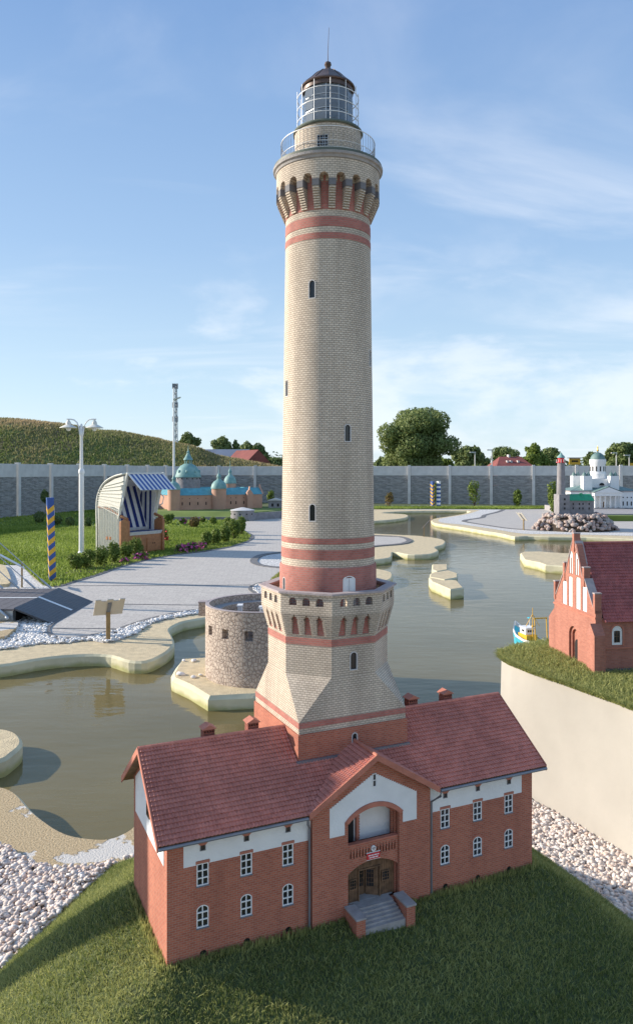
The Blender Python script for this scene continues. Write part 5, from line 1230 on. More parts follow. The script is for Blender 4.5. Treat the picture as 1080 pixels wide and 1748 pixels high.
# oval sandy tray left of the gravel and a sandy patch behind the bridge
struct(MB().prism(smooth_poly(PP([(-120, 1092), (0, 1096), (20, 1086), (31, 1075), (27, 1068), (0, 1067), (-120, 1066)]), 4), -.02, .05).build('sandy_terrace', 'worn'))
struct(MB().prism(smooth_poly(PP([(-90, 1003), (0, 1003), (15, 1002), (19, 994), (10, 972), (0, 968), (-90, 966)]), 4), -.02, .05).build('sandy_terrace', 'sand'))

# ------------------------------------------------ concrete panel walls
def wallrun(label, pts):
    t = thing('concrete_wall', label, 'wall', (pts[0][0], pts[0][1], 0)); base = Vector(pts[0]); first = None; pf = None
    for i, p_ in enumerate(pts):
        nxt = pts[i + 1] if i + 1 < len(pts) else None; ref = nxt or p_; prv = p_ if nxt else pts[i - 1]
        d = Vector(ref) - Vector(prv); a = atan2(d.y, d.x)
        if pf is None: pf = MB().box(-.07, .07, -.09, .09, -.02, 2.04).build('wall_post', 'palecon', t); o = pf
        else: o = dup(pf, t, (0, 0, 0))
        o.location = (p_[0] - base.x, p_[1] - base.y, 0); o.rotation_euler = (0, 0, a)
        if nxt:
            L = d.length
            for r_ in range(4):
                key = 'top' if r_ == 3 else 'low'
                if first is None: first = {}
                if key not in first:
                    first[key] = MB().box(.072, L - .072, -.03, .03, 0, .494).build('wall_panel', 'palecon' if key == 'top' else 'slate', t, bevel=.008); o = first[key]
                else: o = dup(first[key], t, (0, 0, 0))
                o.location = (p_[0] - base.x, p_[1] - base.y, .498 * r_); o.rotation_euler = (0, 0, a); o.scale = (L / 2.09, 1, 1) if key else (1, 1, 1)
                if first[key] is o: o.scale = (1, 1, 1)
    return t
wl_ = [(-11.2 + .53 * k, 28.4 + 1.98 * k) for k in range(-4, 8)]
wallrun('grey concrete panel wall on the left running away below the grassy hill', wl_)
cx0, cy0 = wl_[-1]
wallrun('long grey concrete panel wall closing the park across the back', [(cx0 + .02 + 2.1 * .98 * k, cy0 + .1 - 2.1 * .2 * k) for k in range(0, 16)])

# ------------------------------------------------ copper-roofed castle model
KD = 29.0; kp = KD / F
ca = thing('model_castle', 'salmon model castle with turquoise copper roofs and round towers before the wall', 'castle', (PD(297, KD), KD, 0), radians(30))
zc = EYE - 66 * kp
def cz_(py): return EYE - (py - HZ) * kp
LC = 3.75; ze = cz_(846); zr_ = cz_(834)
def wing(x0, x1, y0, y1, zt, along):
    w = MB().box(x0, x1, y0, y1, zc, zt).build('wing_wall', 'salmon', ca)
    ym, xm = (y0 + y1) / 2, (x0 + x1) / 2; e = .03; zr2 = zt + (zr_ - ze)
    if along == 'x': r_ = MB().add([(x0, y0 - e, zt), (x1, y0 - e, zt), (x1, y1 + e, zt), (x0, y1 + e, zt), (x0, ym, zr2), (x1, ym, zr2)], [(0, 1, 5, 4), (2, 3, 4, 5), (1, 2, 5), (3, 0, 4), (3, 2, 1, 0)])
    else: r_ = MB().add([(x0 - e, y0, zt), (x1 + e, y0, zt), (x1 + e, y1, zt), (x0 - e, y1, zt), (xm, y0, zr2), (xm, y1, zr2)], [(1, 2, 5, 4), (3, 0, 4, 5), (0, 1, 4), (2, 3, 5), (3, 2, 1, 0)])
    r_.build('copper_roof', 'verdroof', w)
    return w
wf = wing(.0, LC, 0, .62, ze, 'x'); wing(0.0, .6, .64, 2.6, ze, 'y'); wing(LC - .62, LC, .64, 2.4, ze, 'y'); wing(.62, LC - .64, 2.0, 2.6, ze, 'x')
def ctower(x, y, R_, zt, zd, spire, label=None):
    tw = MB().lathe([(R_, zc), (R_, zt)], 24, cx=x, cy=y).build('round_tower', 'salmon', ca, smooth=True)
    h = zd - zt; prof = [(R_ * 1.10, zt + .001), (R_ * 1.08, zt + .15 * h), (R_ * .98, zt + .45 * h), (R_ * .72, zt + .72 * h), (R_ * .36, zt + .90 * h), (R_ * .26, zt + h), (R_ * .26, zt + 1.2 * h), (R_ * .34, zt + 1.24 * h), (R_ * .2, zt + 1.45 * h), (R_ * .05, zt + 1.65 * h), (.008, zt + spire * h)]
    MB().lathe(prof, 24, cx=x, cy=y).build('copper_dome', 'verdigris', tw, smooth=True); return tw
ctower(.0, .0, .24, cz_(836), cz_(821), 2.1); ctower(LC * .49, -.04, .29, cz_(835), cz_(818), 2.0); ctower(LC - .55, 2.0, .25, cz_(832) + .1, cz_(815) + .12, 2.4)
for k, t in enumerate((.09, .17, .26, .35, .42, .57, .63, .69, .78, .84)):
    MB().box(LC * t - .018, LC * t + .018, -.012, -.001, zc + .18, zc + .30).build('window', 'dark', wf)
    MB().box(LC * t - .012, LC * t + .012, -.010, -.001, zc + .42, zc + .45).build('window', 'dark', wf)
gbw = MB().box(LC - .75, LC - .50, -.20, -.001, zc, ze + .06).build('stair_tower', 'salmon', ca)
MB().ext([(LC - .75, ze + .0602), (LC - .50, ze + .0602), (LC - .56, ze + .16), (LC - .60, ze + .18), (LC - .625, ze + .32), (LC - .65, ze + .18), (LC - .69, ze + .16)], -.15, -.05).build('gable', 'salmon', gbw)
MB().extx([(-.002, ze + .001), (.622, ze + .001), (.50, ze + .18), (.40, ze + .24), (.31, ze + .40), (.22, ze + .24), (.12, ze + .18)], LC + .001, LC + .06).build('stepped_gable', 'salmon', ca)
# great tower
bx2, by2 = 1.45, 2.35; Rb = .50; zb5 = cz_(821) + .12
gtw = MB().lathe([(Rb * 1.0, zc), (Rb, zb5)], 32, cx=bx2, cy=by2).build('great_tower', 'modelgrey', ca, smooth=True)
prof = [(Rb * 1.08, zb5 + .001), (Rb * 1.08, zb5 + .04), (Rb * 1.0, zb5 + .16), (Rb * .88, zb5 + .32), (Rb * .66, zb5 + .47), (Rb * .40, zb5 + .55), (Rb * .34, zb5 + .57)]
MB().lathe(prof, 32, cx=bx2, cy=by2).build('great_dome', 'verdigris', gtw, smooth=True)
for k in range(8):
    a = 2 * pi * k / 8; MB().box(bx2 + .14 * cos(a) - .018, bx2 + .14 * cos(a) + .018, by2 + .14 * sin(a) - .018, by2 + .14 * sin(a) + .018, zb5 + .571, zb5 + .72).build('lantern_column', 'verdigris', gtw)
MB().lathe([(.20, zb5 + .7202), (.20, zb5 + .75), (.15, zb5 + .82), (.08, zb5 + .95), (.05, zb5 + 1.02), (.07, zb5 + 1.05), (.02, zb5 + 1.12), (.006, zb5 + 1.35)], 20, cx=bx2, cy=by2).build('lantern_spire', 'verdigris', gtw, smooth=True)
for k in range(8):
    a = 2 * pi * k / 8 + .3; MB().ball((bx2 + Rb * .93 * cos(a), by2 + Rb * .93 * sin(a), zb5 + .24), .055, sz=1.4, seg=8, rings=6).build('dormer', 'verdigris', gtw)
for k in range(14):
    a = 2 * pi * k / 14; MB().box(-.02, .02, -.01, .01, 0, .05).build('window', 'dark', gtw, (bx2 + (Rb + .004) * sin(a), by2 - (Rb + .004) * cos(a), zb5 - .08), a)
# castle bank, ramparts and bastion
bank = [(-7.2, 27.4), (-3.0, 26.9), (-2.2, 26.4), (-.9, 28.3), (-.6, 32.5), (-7.5, 34.5), (-8.8, 30)]
zz1 = zc
pl, ins_ = inset(bank, .9)
b_ = MB().add([(p_[0], p_[1], .0) for p_ in pl] + [(p_[0], p_[1], zz1) for p_ in ins_], [(i, (i + 1) % len(pl), (i + 1) % len(pl) + len(pl), i + len(pl)) for i in range(len(pl))] + [tuple(q + len(pl) for q in t) for t in tess(ins_)])
struct(b_.build('castle_bank', 'lawn'))
ctr = thing('castle_rampart', 'low pale rampart with a round bastion on the near side of the model castle', 'rampart', (PD(414, 26.2), 26.2, 0))
MB().lathe([(.42, 0), (.40, .36)], 32).build('bastion', 'modelgrey', ctr, smooth=True); MB().lathe([(.43, .3605), (.42, .375), (.05, .46)], 32).build('bastion_roof', 'palecon', ctr, smooth=True)
MB().hexa([(.38, .05, 0), (1.9, 2.0, 0), (1.86, 2.06, 0), (.34, .11, 0)], [(.38, .05, .26), (1.9, 2.0, .26), (1.86, 2.06, .26), (.34, .11, .26)]).build('rampart_wall', 'modelgrey', ctr)
MB().box(-4.6, -.38, .1, .18, 0, .12).build('rampart_wall', 'modelgrey', ctr)
for k in range(5):
    a = -1.2 + .55 * k; MB().box(-.02, .02, -.008, .004, .22, .26).build('embrasure', 'dark', ctr, (.408 * sin(a), -.408 * cos(a), 0), a)
lh = thing('model_outbuilding', 'tiny grey model house with a pale roof left of the castle', 'house', (PD(276, 31), 31, 0))
MB().box(-.28, .28, -.2, .2, 0, .42).build('wall', 'modelgrey', lh); MB().ext([(-.32, .4205), (.32, .4205), (.0, .52)], -.24, .24).build('roof', 'palecon', lh)
for xx in (-.15, .08): MB().box(xx, xx + .08, -.208, -.201, .18, .30).build('window', 'dark', lh)
lh2 = copytree(lh); lh2.location = (PD(470, 31), 31, 0.1); lh2['label'] = 'tiny grey model house with a pale roof just left of the big tower'

# ------------------------------------------------ white cathedral model
CD = 30.0; ck = CD / F
cd = thing('model_cathedral', 'white model cathedral with green domes and a columned portico', 'church', (PD(1036, CD), CD, 0))
def X(px): return (px - 1036) * ck
def Zc(py): return EYE - (py - HZ) * ck
zb6 = Zc(867.5)
bd = MB().box(X(977), X(1095), .25, 1.9, zb6, Zc(840)).build('body', 'white', cd)
MB().box(X(975.5), X(1096.5), .22, 1.93, Zc(840) + .001, Zc(838.2)).build('cornice', 'capstone', bd)
MB().add([(X(976), .24, Zc(838)), (X(1096), .24, Zc(838)), (X(1096), 1.9, Zc(838)), (X(976), 1.9, Zc(838)), (X(1006), 1.05, Zc(829)), (X(1066), 1.05, Zc(829))], [(0, 1, 5, 4), (2, 3, 4, 5), (1, 2, 5), (3, 0, 4), (3, 2, 1, 0)]).build('copper_roof', 'graygreen', bd)
po = MB().box(X(1012), X(1059.5), -.12, .249, Zc(846.5), Zc(841)).build('entablature', 'white', cd)
MB().ext([(X(1010.5), Zc(841) + .001), (X(1061), Zc(841) + .001), (X(1036), Zc(831.5))], -.15, .9).build('pediment', 'white', po)
MB().add([(X(1009.5), -.16, Zc(840.4)), (X(1036), -.16, Zc(830.4)), (X(1036), .95, Zc(830.4)), (X(1009.5), .95, Zc(840.4)), (X(1062), -.16, Zc(840.4)), (X(1062), .95, Zc(840.4))], [(0, 1, 2, 3), (1, 4, 5, 2)]).build('portico_roof', 'graygreen', po)
col0 = MB().lathe([(.036, zb6 + .02), (.030, Zc(847.6)), (.042, Zc(846.6))], 12).build('column', 'white', cd, smooth=True); col0.location = (X(1014), -.06, 0)
for q in (1022.5, 1031, 1040, 1048.5, 1057.5): dup(col0, cd, (X(q), -.06, 0))
MB().box(X(1010), X(1061.5), -.20, .24, zb6 - .02, zb6 + .02).build('steps', 'stone', cd)
MB().box(X(1032.5), X(1037.5), .235, .249, zb6 + .02, Zc(857)).build('door', 'wood', cd)
for q in (981, 988, 995, 1002, 1067, 1074, 1081, 1088):
    MB().box(X(q - .9), X(q + .9), .24, .2495, Zc(863.5), Zc(856.5)).build('window', 'dark', bd); MB().box(X(q - .9), X(q + .9), .24, .2495, Zc(850.5), Zc(848.5)).build('window', 'dark', bd)
for q, nn in ((1008, 0), (1054.5, 0)):
    for yy in (.35, 1.6):
        tw = MB().box(X(q - 7.5), X(q + 7.5), yy, yy + .35, Zc(838), Zc(812.5)).build('corner_tower', 'white', cd)
        for qq in (-3.6, 3.6): MB().lathe([(.085, Zc(812.5) + .001), (.08, Zc(810)), (.05, Zc(807.6)), (.01, Zc(805.8)), (.006, Zc(802))], 12, cx=X(q + qq), cy=yy + .17).build('small_dome', 'graygreen', tw, smooth=True)
MB().box(X(1015), X(1051), .62, 1.5, Zc(833), Zc(817.5)).build('tower_base', 'white', cd)
for q in (1033,): MB().ext([(X(1036) + .10 * cos(pi * k / 8), Zc(829) + .10 * sin(pi * k / 8)) for k in range(9)], .58, .619).build('lunette', 'dark', cd)
drm = MB().lathe([(X(1050) - .0, Zc(817.3)), (X(1050), Zc(808)), (X(1048.8), Zc(807)), (X(1048.8), Zc(793)), (X(1050), Zc(791)), (X(1050), Zc(783.5))], 32, cx=0, cy=1.05).build('drum', 'white', cd, smooth=True)
for k in range(12):
    a = 2 * pi * k / 12; MB().box(-.022, .022, -.012, .004, Zc(804.5), Zc(796)).build('window', 'dark', drm, (X(1048.8) * sin(a), 1.05 - X(1048.8) * cos(a), 0), a)
MB().lathe([(X(1048.5), Zc(783.4)), (X(1048), Zc(780)), (X(1045.5), Zc(775.5)), (X(1041), Zc(772)), (X(1037.5), Zc(771)), (X(1037.3), Zc(769))], 32, cy=1.05).build('main_dome', 'graygreen', cd, smooth=True)
MB().lathe([(.035, Zc(769)), (.045, Zc(767.5)), (.02, Zc(765)), (.03, Zc(763)), (.004, Zc(759))], 12, cy=1.05).build('gold_finial', 'gold', cd, smooth=True)
sqr = [(PD(1011, 26.3), 26.3), (PD(1250, 26.3), 26.3), (PD(1250, 26.3), 33.5), (PD(960, 31), 33.5), (PD(975, 29), 28.5)]
struct(MB().prism(sqr, .0, zb6 - .02).build('cathedral_square', 'stone'))
struct(MB().prism([(PD(1000, 25.9), 25.8), (PD(1250, 25.9), 25.8), (PD(1250, 26.3), 26.28), (PD(1011, 26.3), 26.28)], .0, zb6 - .06).build('grass_verge', 'lawn'))

# ------------------------------------------------ grey lighthouse model on its heap of boulders
HD = 22.2; hk = HD / F
gl_ = thing('model_lighthouse', 'grey model lighthouse with a red lantern and green-roofed house on a boulder heap', 'lighthouse', (PD(959, HD), HD, 0))
def X2(px): return (px - 959) * hk
def Z2_(py): return EYE - (py - HZ) * hk
MB().lathe([(X2(967.2), Z2_(878)), (X2(966.4), Z2_(842)), (X2(965.2), Z2_(790))], 24, cy=.12).build('round_tower', 'modelgrey', gl_, smooth=True)
MB().lathe([(X2(967), Z2_(789.8)), (X2(967), Z2_(788.5)), (X2(964.5), Z2_(788.4)), (X2(964.5), Z2_(781.5))], 24, cy=.12).build('red_lantern', 'redpaint', gl_, smooth=True)
MB().lathe([(X2(966), Z2_(781.3)), (X2(965), Z2_(779)), (X2(961), Z2_(775)), (X2(959.4), Z2_(772))], 24, cy=.12).build('green_cap', 'verdigris', gl_, smooth=True)
for k in range(10):
    a = 2 * pi * k / 10; MB().tube([(X2(967) * cos(a), .12 + X2(967) * sin(a), Z2_(789.6)), (X2(967) * cos(a), .12 + X2(967) * sin(a), Z2_(784))], .006, 4).build('rail_post', 'white', gl_)
fb = MB().box(X2(951), X2(969), -.14, .36, Z2_(878), Z2_(844)).build('tower_house', 'modelgrey', gl_)
MB().hexa([(X2(949), -.17, Z2_(879)), (X2(970), -.17, Z2_(879)), (X2(970), -.1402, Z2_(879)), (X2(949), -.1402, Z2_(879))], [(X2(951), -.145, Z2_(872)), (X2(969), -.145, Z2_(872)), (X2(969), -.1402, Z2_(872)), (X2(951), -.1402, Z2_(872))]).build('plinth', 'modelgrey', fb)
for py in (852, 860, 867.5): MB().box(X2(959), X2(961.5), -.150, -.1405, Z2_(py + 1.6), Z2_(py - 1.6)).build('window', 'dark', fb)
lw = MB().box(X2(969) + .002, X2(1010.5), -.10, .36, Z2_(878), Z2_(854.5)).build('long_house', 'modelgrey', gl_)
MB().add([(X2(968), -.14, Z2_(854.3)), (X2(1011.5), -.14, Z2_(854.3)), (X2(1011.5), .40, Z2_(854.3)), (X2(968), .40, Z2_(854.3)), (X2(969.5), .13, Z2_(843.5)), (X2(1009.5), .13, Z2_(843.5))], [(0, 1, 5, 4), (2, 3, 4, 5), (1, 2, 5), (3, 0, 4), (3, 2, 1, 0)]).build('green_roof', 'greenroof', lw)
MB().box(X2(991), X2(995), .08, .16, Z2_(846), Z2_(842)).build('chimney', 'greenroof', lw)
for q in (975.5, 986, 992, 1002.5):
    for py in (860, 867.5): MB().box(X2(q - .9), X2(q + .9), -.110, -.1005, Z2_(py + 1.6), Z2_(py - 1.6)).build('window', 'dark', lw)
MB().box(X2(969), X2(1012), -.13, -.1003, Z2_(879), Z2_(874)).build('plinth', 'modelgrey', lw)
HC = (PD(983, 22.0), 22.15); HA, HB, HH = 1.16, 1.05, .44
hp_ = thing('boulder_heap', 'heap of reddish and grey boulders under the grey lighthouse model', 'heap', (HC[0], HC[1], 0))
MB().lathe([(1.0, 0), (.80, HH * .72), (.60, HH * .97), (.0001, HH)], 32).xf(Matrix.Diagonal((HA * .97, HB * .97, 1, 1))).build('earth_core', 'soil', hp_)
vv_, ff_ = ico(2); bmesh_data = []
for k in range(14):
    q = vv_ * (1 + rng.uniform(-.12, .12, (len(vv_), 1))) * np.array([rng.uniform(.9, 1.25), rng.uniform(.8, 1.05), rng.uniform(.65, .9)])
    me = bpy.data.meshes.new('stone'); me.from_pydata(q.tolist(), [], ff_.tolist()); me.shade_smooth(); me.materials.append(M['boulder'])
    u_ = me.uv_layers.new(name='UVMap'); u_.data.foreach_set('uv', np.tile([k / 13., 0.5], len(me.loops)).astype(np.float32)); bmesh_data.append(me)
cnt = 0
while cnt < 290:
    a = rng.uniform(0, 2 * pi)
    if sin(a) > .45: continue
    t = rng.uniform(0, 1); 
    if t < .15: rr_, z = rng.uniform(.55, .8), HH * .95
    else: f_ = (t - .15) / .85; rr_, z = .62 + .40 * f_, HH * (1 - f_ ** 1.3) + .02
    x, y = HA * rr_ * cos(a), HB * rr_ * sin(a)
    o = bpy.data.objects.new('stone', bmesh_data[rng.integers(0, 14)]); C.objects.link(o); o.parent = hp_
    o.location = (x, y, z); s_ = rng.uniform(.045, .078); o.scale = (s_, s_, s_); o.rotation_euler = (rng.uniform(-.4, .4), rng.uniform(-.4, .4), rng.uniform(0, 6)); cnt += 1

# ------------------------------------------------ cream platform and brick church
ZP = .65
top = smooth_poly([P(x, y, ZP) for x, y in [(856, 1114), (856, 1124), (868, 1134), (885, 1141), (907, 1150), (950, 1165), (1000, 1183), (1080, 1213), (1180, 1262)]], 5, closed=False)
topl = top + [(2.2, 3.1), (3.3, 3.3), (3.3, 4.9), (2.2, 4.95)] + smooth_poly([P(x, y, ZP) for x, y in [(960, 1094), (930, 1095), (905, 1099), (880, 1103), (862, 1108)]], 4, closed=False)
poly_, insp = inset(topl, -.001)
nP = len(poly_)
def outset(pl, d): return inset(pl, -d)[1]
lev = [(ZF, .050), (-.02, .040), (.12, .022), (.30, .008), (ZP - .03, .0), (ZP - .004, .004)]
rings_ = [[(p_[0], p_[1], z) for p_ in inset(poly_, -o_ if z < ZP - .01 else .006)[1]] for z, o_ in lev]
vs = [v for r_ in rings_ for v in r_]; fs = [(k * nP + i, k * nP + (i + 1) % nP, (k + 1) * nP + (i + 1) % nP, (k + 1) * nP + i) for k in range(len(lev) - 1) for i in range(nP)]
fs += [tuple(q + (len(lev) - 1) * nP for q in t) for t in tess([(v[0], v[1]) for v in rings_[-1]])]
pt = MB().add(vs, fs).build('cream_platform', 'wall_cream', smooth=True)
tag(pt, 'tall smooth cream retaining wall carrying the turf and the brick church', 'retaining wall')
grp = inset(poly_, .004)[1]
CHO = (1.435, 3.895); ca_ = radians(7.8); cdx = Vector((cos(ca_), sin(ca_))); cdy = Vector((-sin(ca_), cos(ca_)))
def CW(x, y): q = Vector(CHO) + cdx * x + cdy * y; return (q.x, q.y)
chq = [CW(0, 0), CW(1.3, 0), CW(1.3, .475), CW(0, .475)]
p = scatter(grp, 60000, ((.9, 3.1), (2.5, 5.0))); p = p[vis(p, .08) & ~inside(chq, p)]
dd2 = polydist(poly_, p)
struct(sheet('turf_carpet', inset(poly_, .0)[1], ZP + .004, 'turfbase'))
tt = np.clip(.55 + rng.normal(0, .22, len(p)), 0, 1)
o = blades('turf_grass', np.column_stack([p, np.full(len(p), ZP + .003) + .012 * np.clip(dd2 / .2, 0, 1)]), .026, .0035, 'turf', 1.1, tt); tag(o, 'turf on top of the cream retaining wall around the brick church', 'grass', kind='stuff')
# shaggy fringe along the front edge
e = np.array(top); seg = rng.integers(0, len(e) - 1, 9000); tq = rng.uniform(0, 1, 9000)[:, None]; pe = e[seg] * (1 - tq) + e[seg + 1] * tq + rng.normal(0, .006, (9000, 2))
o = blades('turf_fringe', np.column_stack([pe, np.full(9000, ZP + .002)]), .026, .0035, 'turf', 1.6, np.clip(.5 + rng.normal(0, .25, 9000), 0, 1)); tag(o, 'ragged turf fringe along the rim of the cream retaining wall', 'grass', kind='stuff')
chh = thing('brick_church', 'small red brick church with a stepped gable and white blind niches', 'church', (CHO[0], CHO[1], ZP + .003), ca_)
CWd, CL, CE, CG, CR = .475, 1.15, .291, .688, .645
ct = MB()
def nx_(poly, x0, x1): return [(x0, p_[0], p_[1]) for p_ in poly]
niches = [(.346, .304, .142, .050), (.277, .304, .165, .045), (.189, .304, .172, .050), (.117, .304, .135, .050)]
for y_, z_, h_, w_ in niches: ct.extx([(a, b) for a, b in arch(w_, h_, None if y_ > .3 else .004, 6, z_, y_)], -.05, .006)
for y_ in (.272, .203): ct.extx(arch(.040, .125, None, 6, .485, y_), -.05, .007)
ct.extx([(.235 + .016 * cos(2 * pi * k / 14), .622 + .016 * sin(2 * pi * k / 14)) for k in range(14)], -.05, .006)
ct.extx(arch(.100, .222, .060, 8, -.02, .243), -.05, .012); ct.extx(arch(.072, .205, .045, 8, -.02, .243), -.05, .024)
for x_ in (.119, .45, .78): ct.ext(arch(.058, .100, None, 8, .150, x_), -.05, .008)
gable = [(0, -.02), (CWd, -.02), (CWd, .33), (.455, .335), (.36, .47), (.345, .475), (.27, .65), (.255, .66), (.237, .70), (.220, .66), (.205, .65), (.13, .475), (.115, .47), (.02, .335), (0, .33)]
MB().extx(gable, 0, .035).build('gable_wall', 'church', chh, cut=ct)
MB().box(.0352, CL, 0, CWd, -.02, CE).build('nave_wall', 'church', chh, cut=ct)
MB().extx([(0.0, CE + .0005), (CWd, CE + .0005), (CWd / 2, CR - .02)], .0355, CL).build('roof_core', 'dark', chh)
for y_, z_, h_, w_ in niches: MB().extx(arch(w_ - .001, h_ - .001, None if y_ > .3 else .0035, 6, z_ + .0005, y_), .0035, .0058).build('blind_niche', 'plaster', chh)
for y_ in (.272, .203):
    w_ = MB().extx(arch(.038, .123, None, 6, .486, y_), .0040, .0068).build('blind_lancet', 'plaster', chh)
    MB().extx([(y_ - .0022, .486), (y_ + .0022, .486), (y_ + .0022, .575), (y_ - .0022, .575)], .0, .0038).build('mullion', 'trim', w_)
MB().extx([(.235 + .0155 * cos(2 * pi * k / 14), .622 + .0155 * sin(2 * pi * k / 14)) for k in range(14)], .0035, .0058).build('round_niche', 'plaster', chh)
MB().extx(arch(.050, .130, None, 8, 0, .236), .018, .0235).build('church_door', 'dark', chh)
for y_, z_ in ((.010, .415), (CWd - .010, .415), (.125, .535), (CWd - .125, .535), (CWd / 2, .708)):
    pn_ = MB().box(-.004, .032, y_ - .010, y_ + .010, z_ - .10, z_).build('pinnacle', 'church', chh)
    MB().box(-.006, .034, y_ - .012, y_ + .012, z_ + .0004, z_ + .006).build('capstone', 'capstone', pn_)
for (ya, za), (yb, zb7) in (((.022, .340), (.113, .472)), ((.137, .478), (.222, .662)), ((CWd - .022, .340), (CWd - .113, .472)), ((CWd - .137, .478), (CWd - .222, .662))):
    MB().hexa([(-.003, ya, za + .001), (.044, ya, za + .001), (.044, yb, zb7 + .001), (-.003, yb, zb7 + .001)], [(-.003, ya, za + .009), (.044, ya, za + .009), (.044, yb, zb7 + .009), (-.003, yb, zb7 + .009)]).build('gable_coping', 'capstone', chh)
MB().box(-.005, -.0003, -.004, CWd + .004, .286, .296).build('string_course', 'trim', chh)
MB().box(.04, CL, -.005, -.0003, .132, .139).build('string_course', 'trim', chh)
MB().box(.036, CL, -.007, -.0004, .270, .284).build('eaves_cornice', 'trim', chh)
MB().box(-.010, CL, -.012, -.0005, -.02, .028).build('plinth', 'darkstone', chh)
def buttress(x0, x1, y0, y1, h): MB().hexa([(x0, y0, -.02), (x1, y0, -.02), (x1, y1, -.02), (x0, y1, -.02)], [(x0 * .3 + x1 * .0 if x0 < 0 else x0, y0 if y0 > -.001 else y0 * .2, h), (x1, y0 if y0 > -.001 else y0 * .2, h), (x1, y1, h), (x0 * .3 if x0 < 0 else x0, y1, h)]).build('buttress', 'church', chh)
MB().extx([(-.0005, -.02), (-.045, -.02), (-.045, .21), (-.0005, .265)], -.030, .030).build('buttress', 'church', chh)
MB().extx([(CWd + .0005, -.02), (CWd + .070, -.02), (CWd + .070, .20), (CWd + .0005, .262)], .0, .05).build('buttress', 'church', chh)
MB().ext([(-.0005, -.02), (-.020, -.02), (-.020, .20), (-.0005, .262)], .0, .055).build('buttress', 'church', chh)
for x_ in (.119, .45, .78):
    w_ = MB().ring(arch(.057, .099, None, 8, .1505, x_), arch(.034, .062, .003, 8, .162, x_), .002, .0078).build('window_surround', 'plaster', chh)
    grid_window('window', x_ - .017, x_ + .017, .162, .224, .003, 2, 2, .002, 'wood', w_)
    MB().ring(arch(.076, .112, None, 8, .148, x_)[1:], arch(.0585, .1005, None, 8, .150, x_)[1:], -.003, .001, closed=False).build('window_arch', 'trim', chh)
csl = (CR - CE) / (CWd / 2); cc_ = 1 / sqrt(1 + csl * csl); cl_ = (CWd / 2 + .018) / cc_
roof_plane('roof_tiles', (.040, -.018, CE - .018 * csl + .008), (1, 0, 0), (0, cc_, csl * cc_), CL - .03, cl_, .0150, .0185, 'ctile', chh, .003, .003)
roof_plane('roof_tiles', (CL + .01, CWd + .018, CE - .018 * csl + .008), (-1, 0, 0), (0, -cc_, csl * cc_), CL - .03, cl_, .0150, .0185, 'ctile', chh, .003, .003)
MB().tube([(.040, CWd / 2, CR + .010), (CL, CWd / 2, CR + .010)], .009, 8).build('ridge_tiles', 'ctile', chh, smooth=True)

# ------------------------------------------------ fishing boat model
bo_ = thing('fishing_boat', 'small model trawler with blue hull and yellow gantry behind the turf', 'boat', (PD(905, 7.7), 7.75, ZW), radians(104)); bo_.scale = (1.08, 1.08, 1.2)
# x forward
st_ = [(-.26, .070, .085), (-.20, .088, .075), (-.05, .095, .070), (.10, .088, .080), (.20, .060, .105), (.27, .006, .145)]
def hull(name, m, z0f, z1f, inn=0.0):
    vs, fs = [], []
    for x, w_, t in st_:
        w2 = max(.002, w_ - inn); zz_ = [z0f * t, z1f * t]; lo_ = .62 + .38 * z0f; hi_ = .62 + .38 * z1f
        vs += [(x, -w2 * lo_, zz_[0]), (x, -w2 * hi_, zz_[1]), (x, w2 * hi_, zz_[1]), (x, w2 * lo_, zz_[0])]
    n = len(st_)
    for i in range(n - 1):
        for k in range(4):
            fs.append((i * 4 + k, i * 4 + (k + 1) % 4, (i + 1) * 4 + (k + 1) % 4, (i + 1) * 4 + k))
    fs += [(0, 1, 2, 3), tuple((n - 1) * 4 + k for k in range(4))[::-1]]
    return MB().add(vs, fs).build(name, m, bo_)
hull('hull', 'cyan', -.4, 1.0); 
bw_ = MB(); ol = [(x, w_, t * 1.30) for x, w_, t in st_]
for s_ in (-1, 1):
    vs, fs = [], []
    for x, w_, t in ol:
        y0_ = s_ * (w_ * 1.0); y1_ = s_ * w_; y2_ = s_ * max(.001, w_ - .008)
        vs += [(x, y0_, t * .80), (x, y1_ * 1.02, t), (x, y2_, t), (x, y2_ * .97, t * .80)]
    n = len(ol)
    fs = [(i * 4 + k, i * 4 + (k + 1) % 4, (i + 1) * 4 + (k + 1) % 4, (i + 1) * 4 + k) for i in range(n - 1) for k in range(4)] + [(0, 1, 2, 3), (n * 4 - 1, n * 4 - 2, n * 4 - 3, n * 4 - 4)]
    MB().add(vs, fs).build('bulwark', 'white', bo_)
MB().box(-.262, -.255, -.068, .068, .05, .105).build('transom', 'white', bo_)
MB().box(-.25, .20, -.055, .055, .052, .060).build('deck', 'teak', bo_)
MB().box(-.05, .11, -.056, .056, .0605, .120).build('deckhouse', 'yellow', bo_)
cbn = MB().box(-.02, .09, -.048, .048, .1202, .172).build('wheelhouse', 'white', bo_)
MB().box(-.03, .10, -.053, .053, .1722, .178).build('wheelhouse_roof', 'white', cbn)
for y_ in (-.032, -.010, .012): MB().box(-.0215, -.0202, y_, y_ + .016, .140, .158).build('window', 'glass', cbn)
for y_ in (-.032, -.010, .012): MB().box(.0902, .0915, y_, y_ + .016, .140, .158).build('window', 'glass', cbn)
for s_ in (-1, 1): MB().box(.01, .05, min(s_ * .0482, s_ * .0495), max(s_ * .0482, s_ * .0495), .140, .158).build('window', 'glass', cbn)
MB().tube([(-.22, -.062, .06), (-.20, -.060, .29)], .0055, 6).build('gantry_leg', 'yellow', bo_); MB().tube([(-.22, .062, .06), (-.20, .060, .29)], .0055, 6).build('gantry_leg', 'yellow', bo_)
MB().tube([(-.20, -.068, .29), (-.20, .068, .29)], .006, 6).build('gantry_beam', 'yellow', bo_)
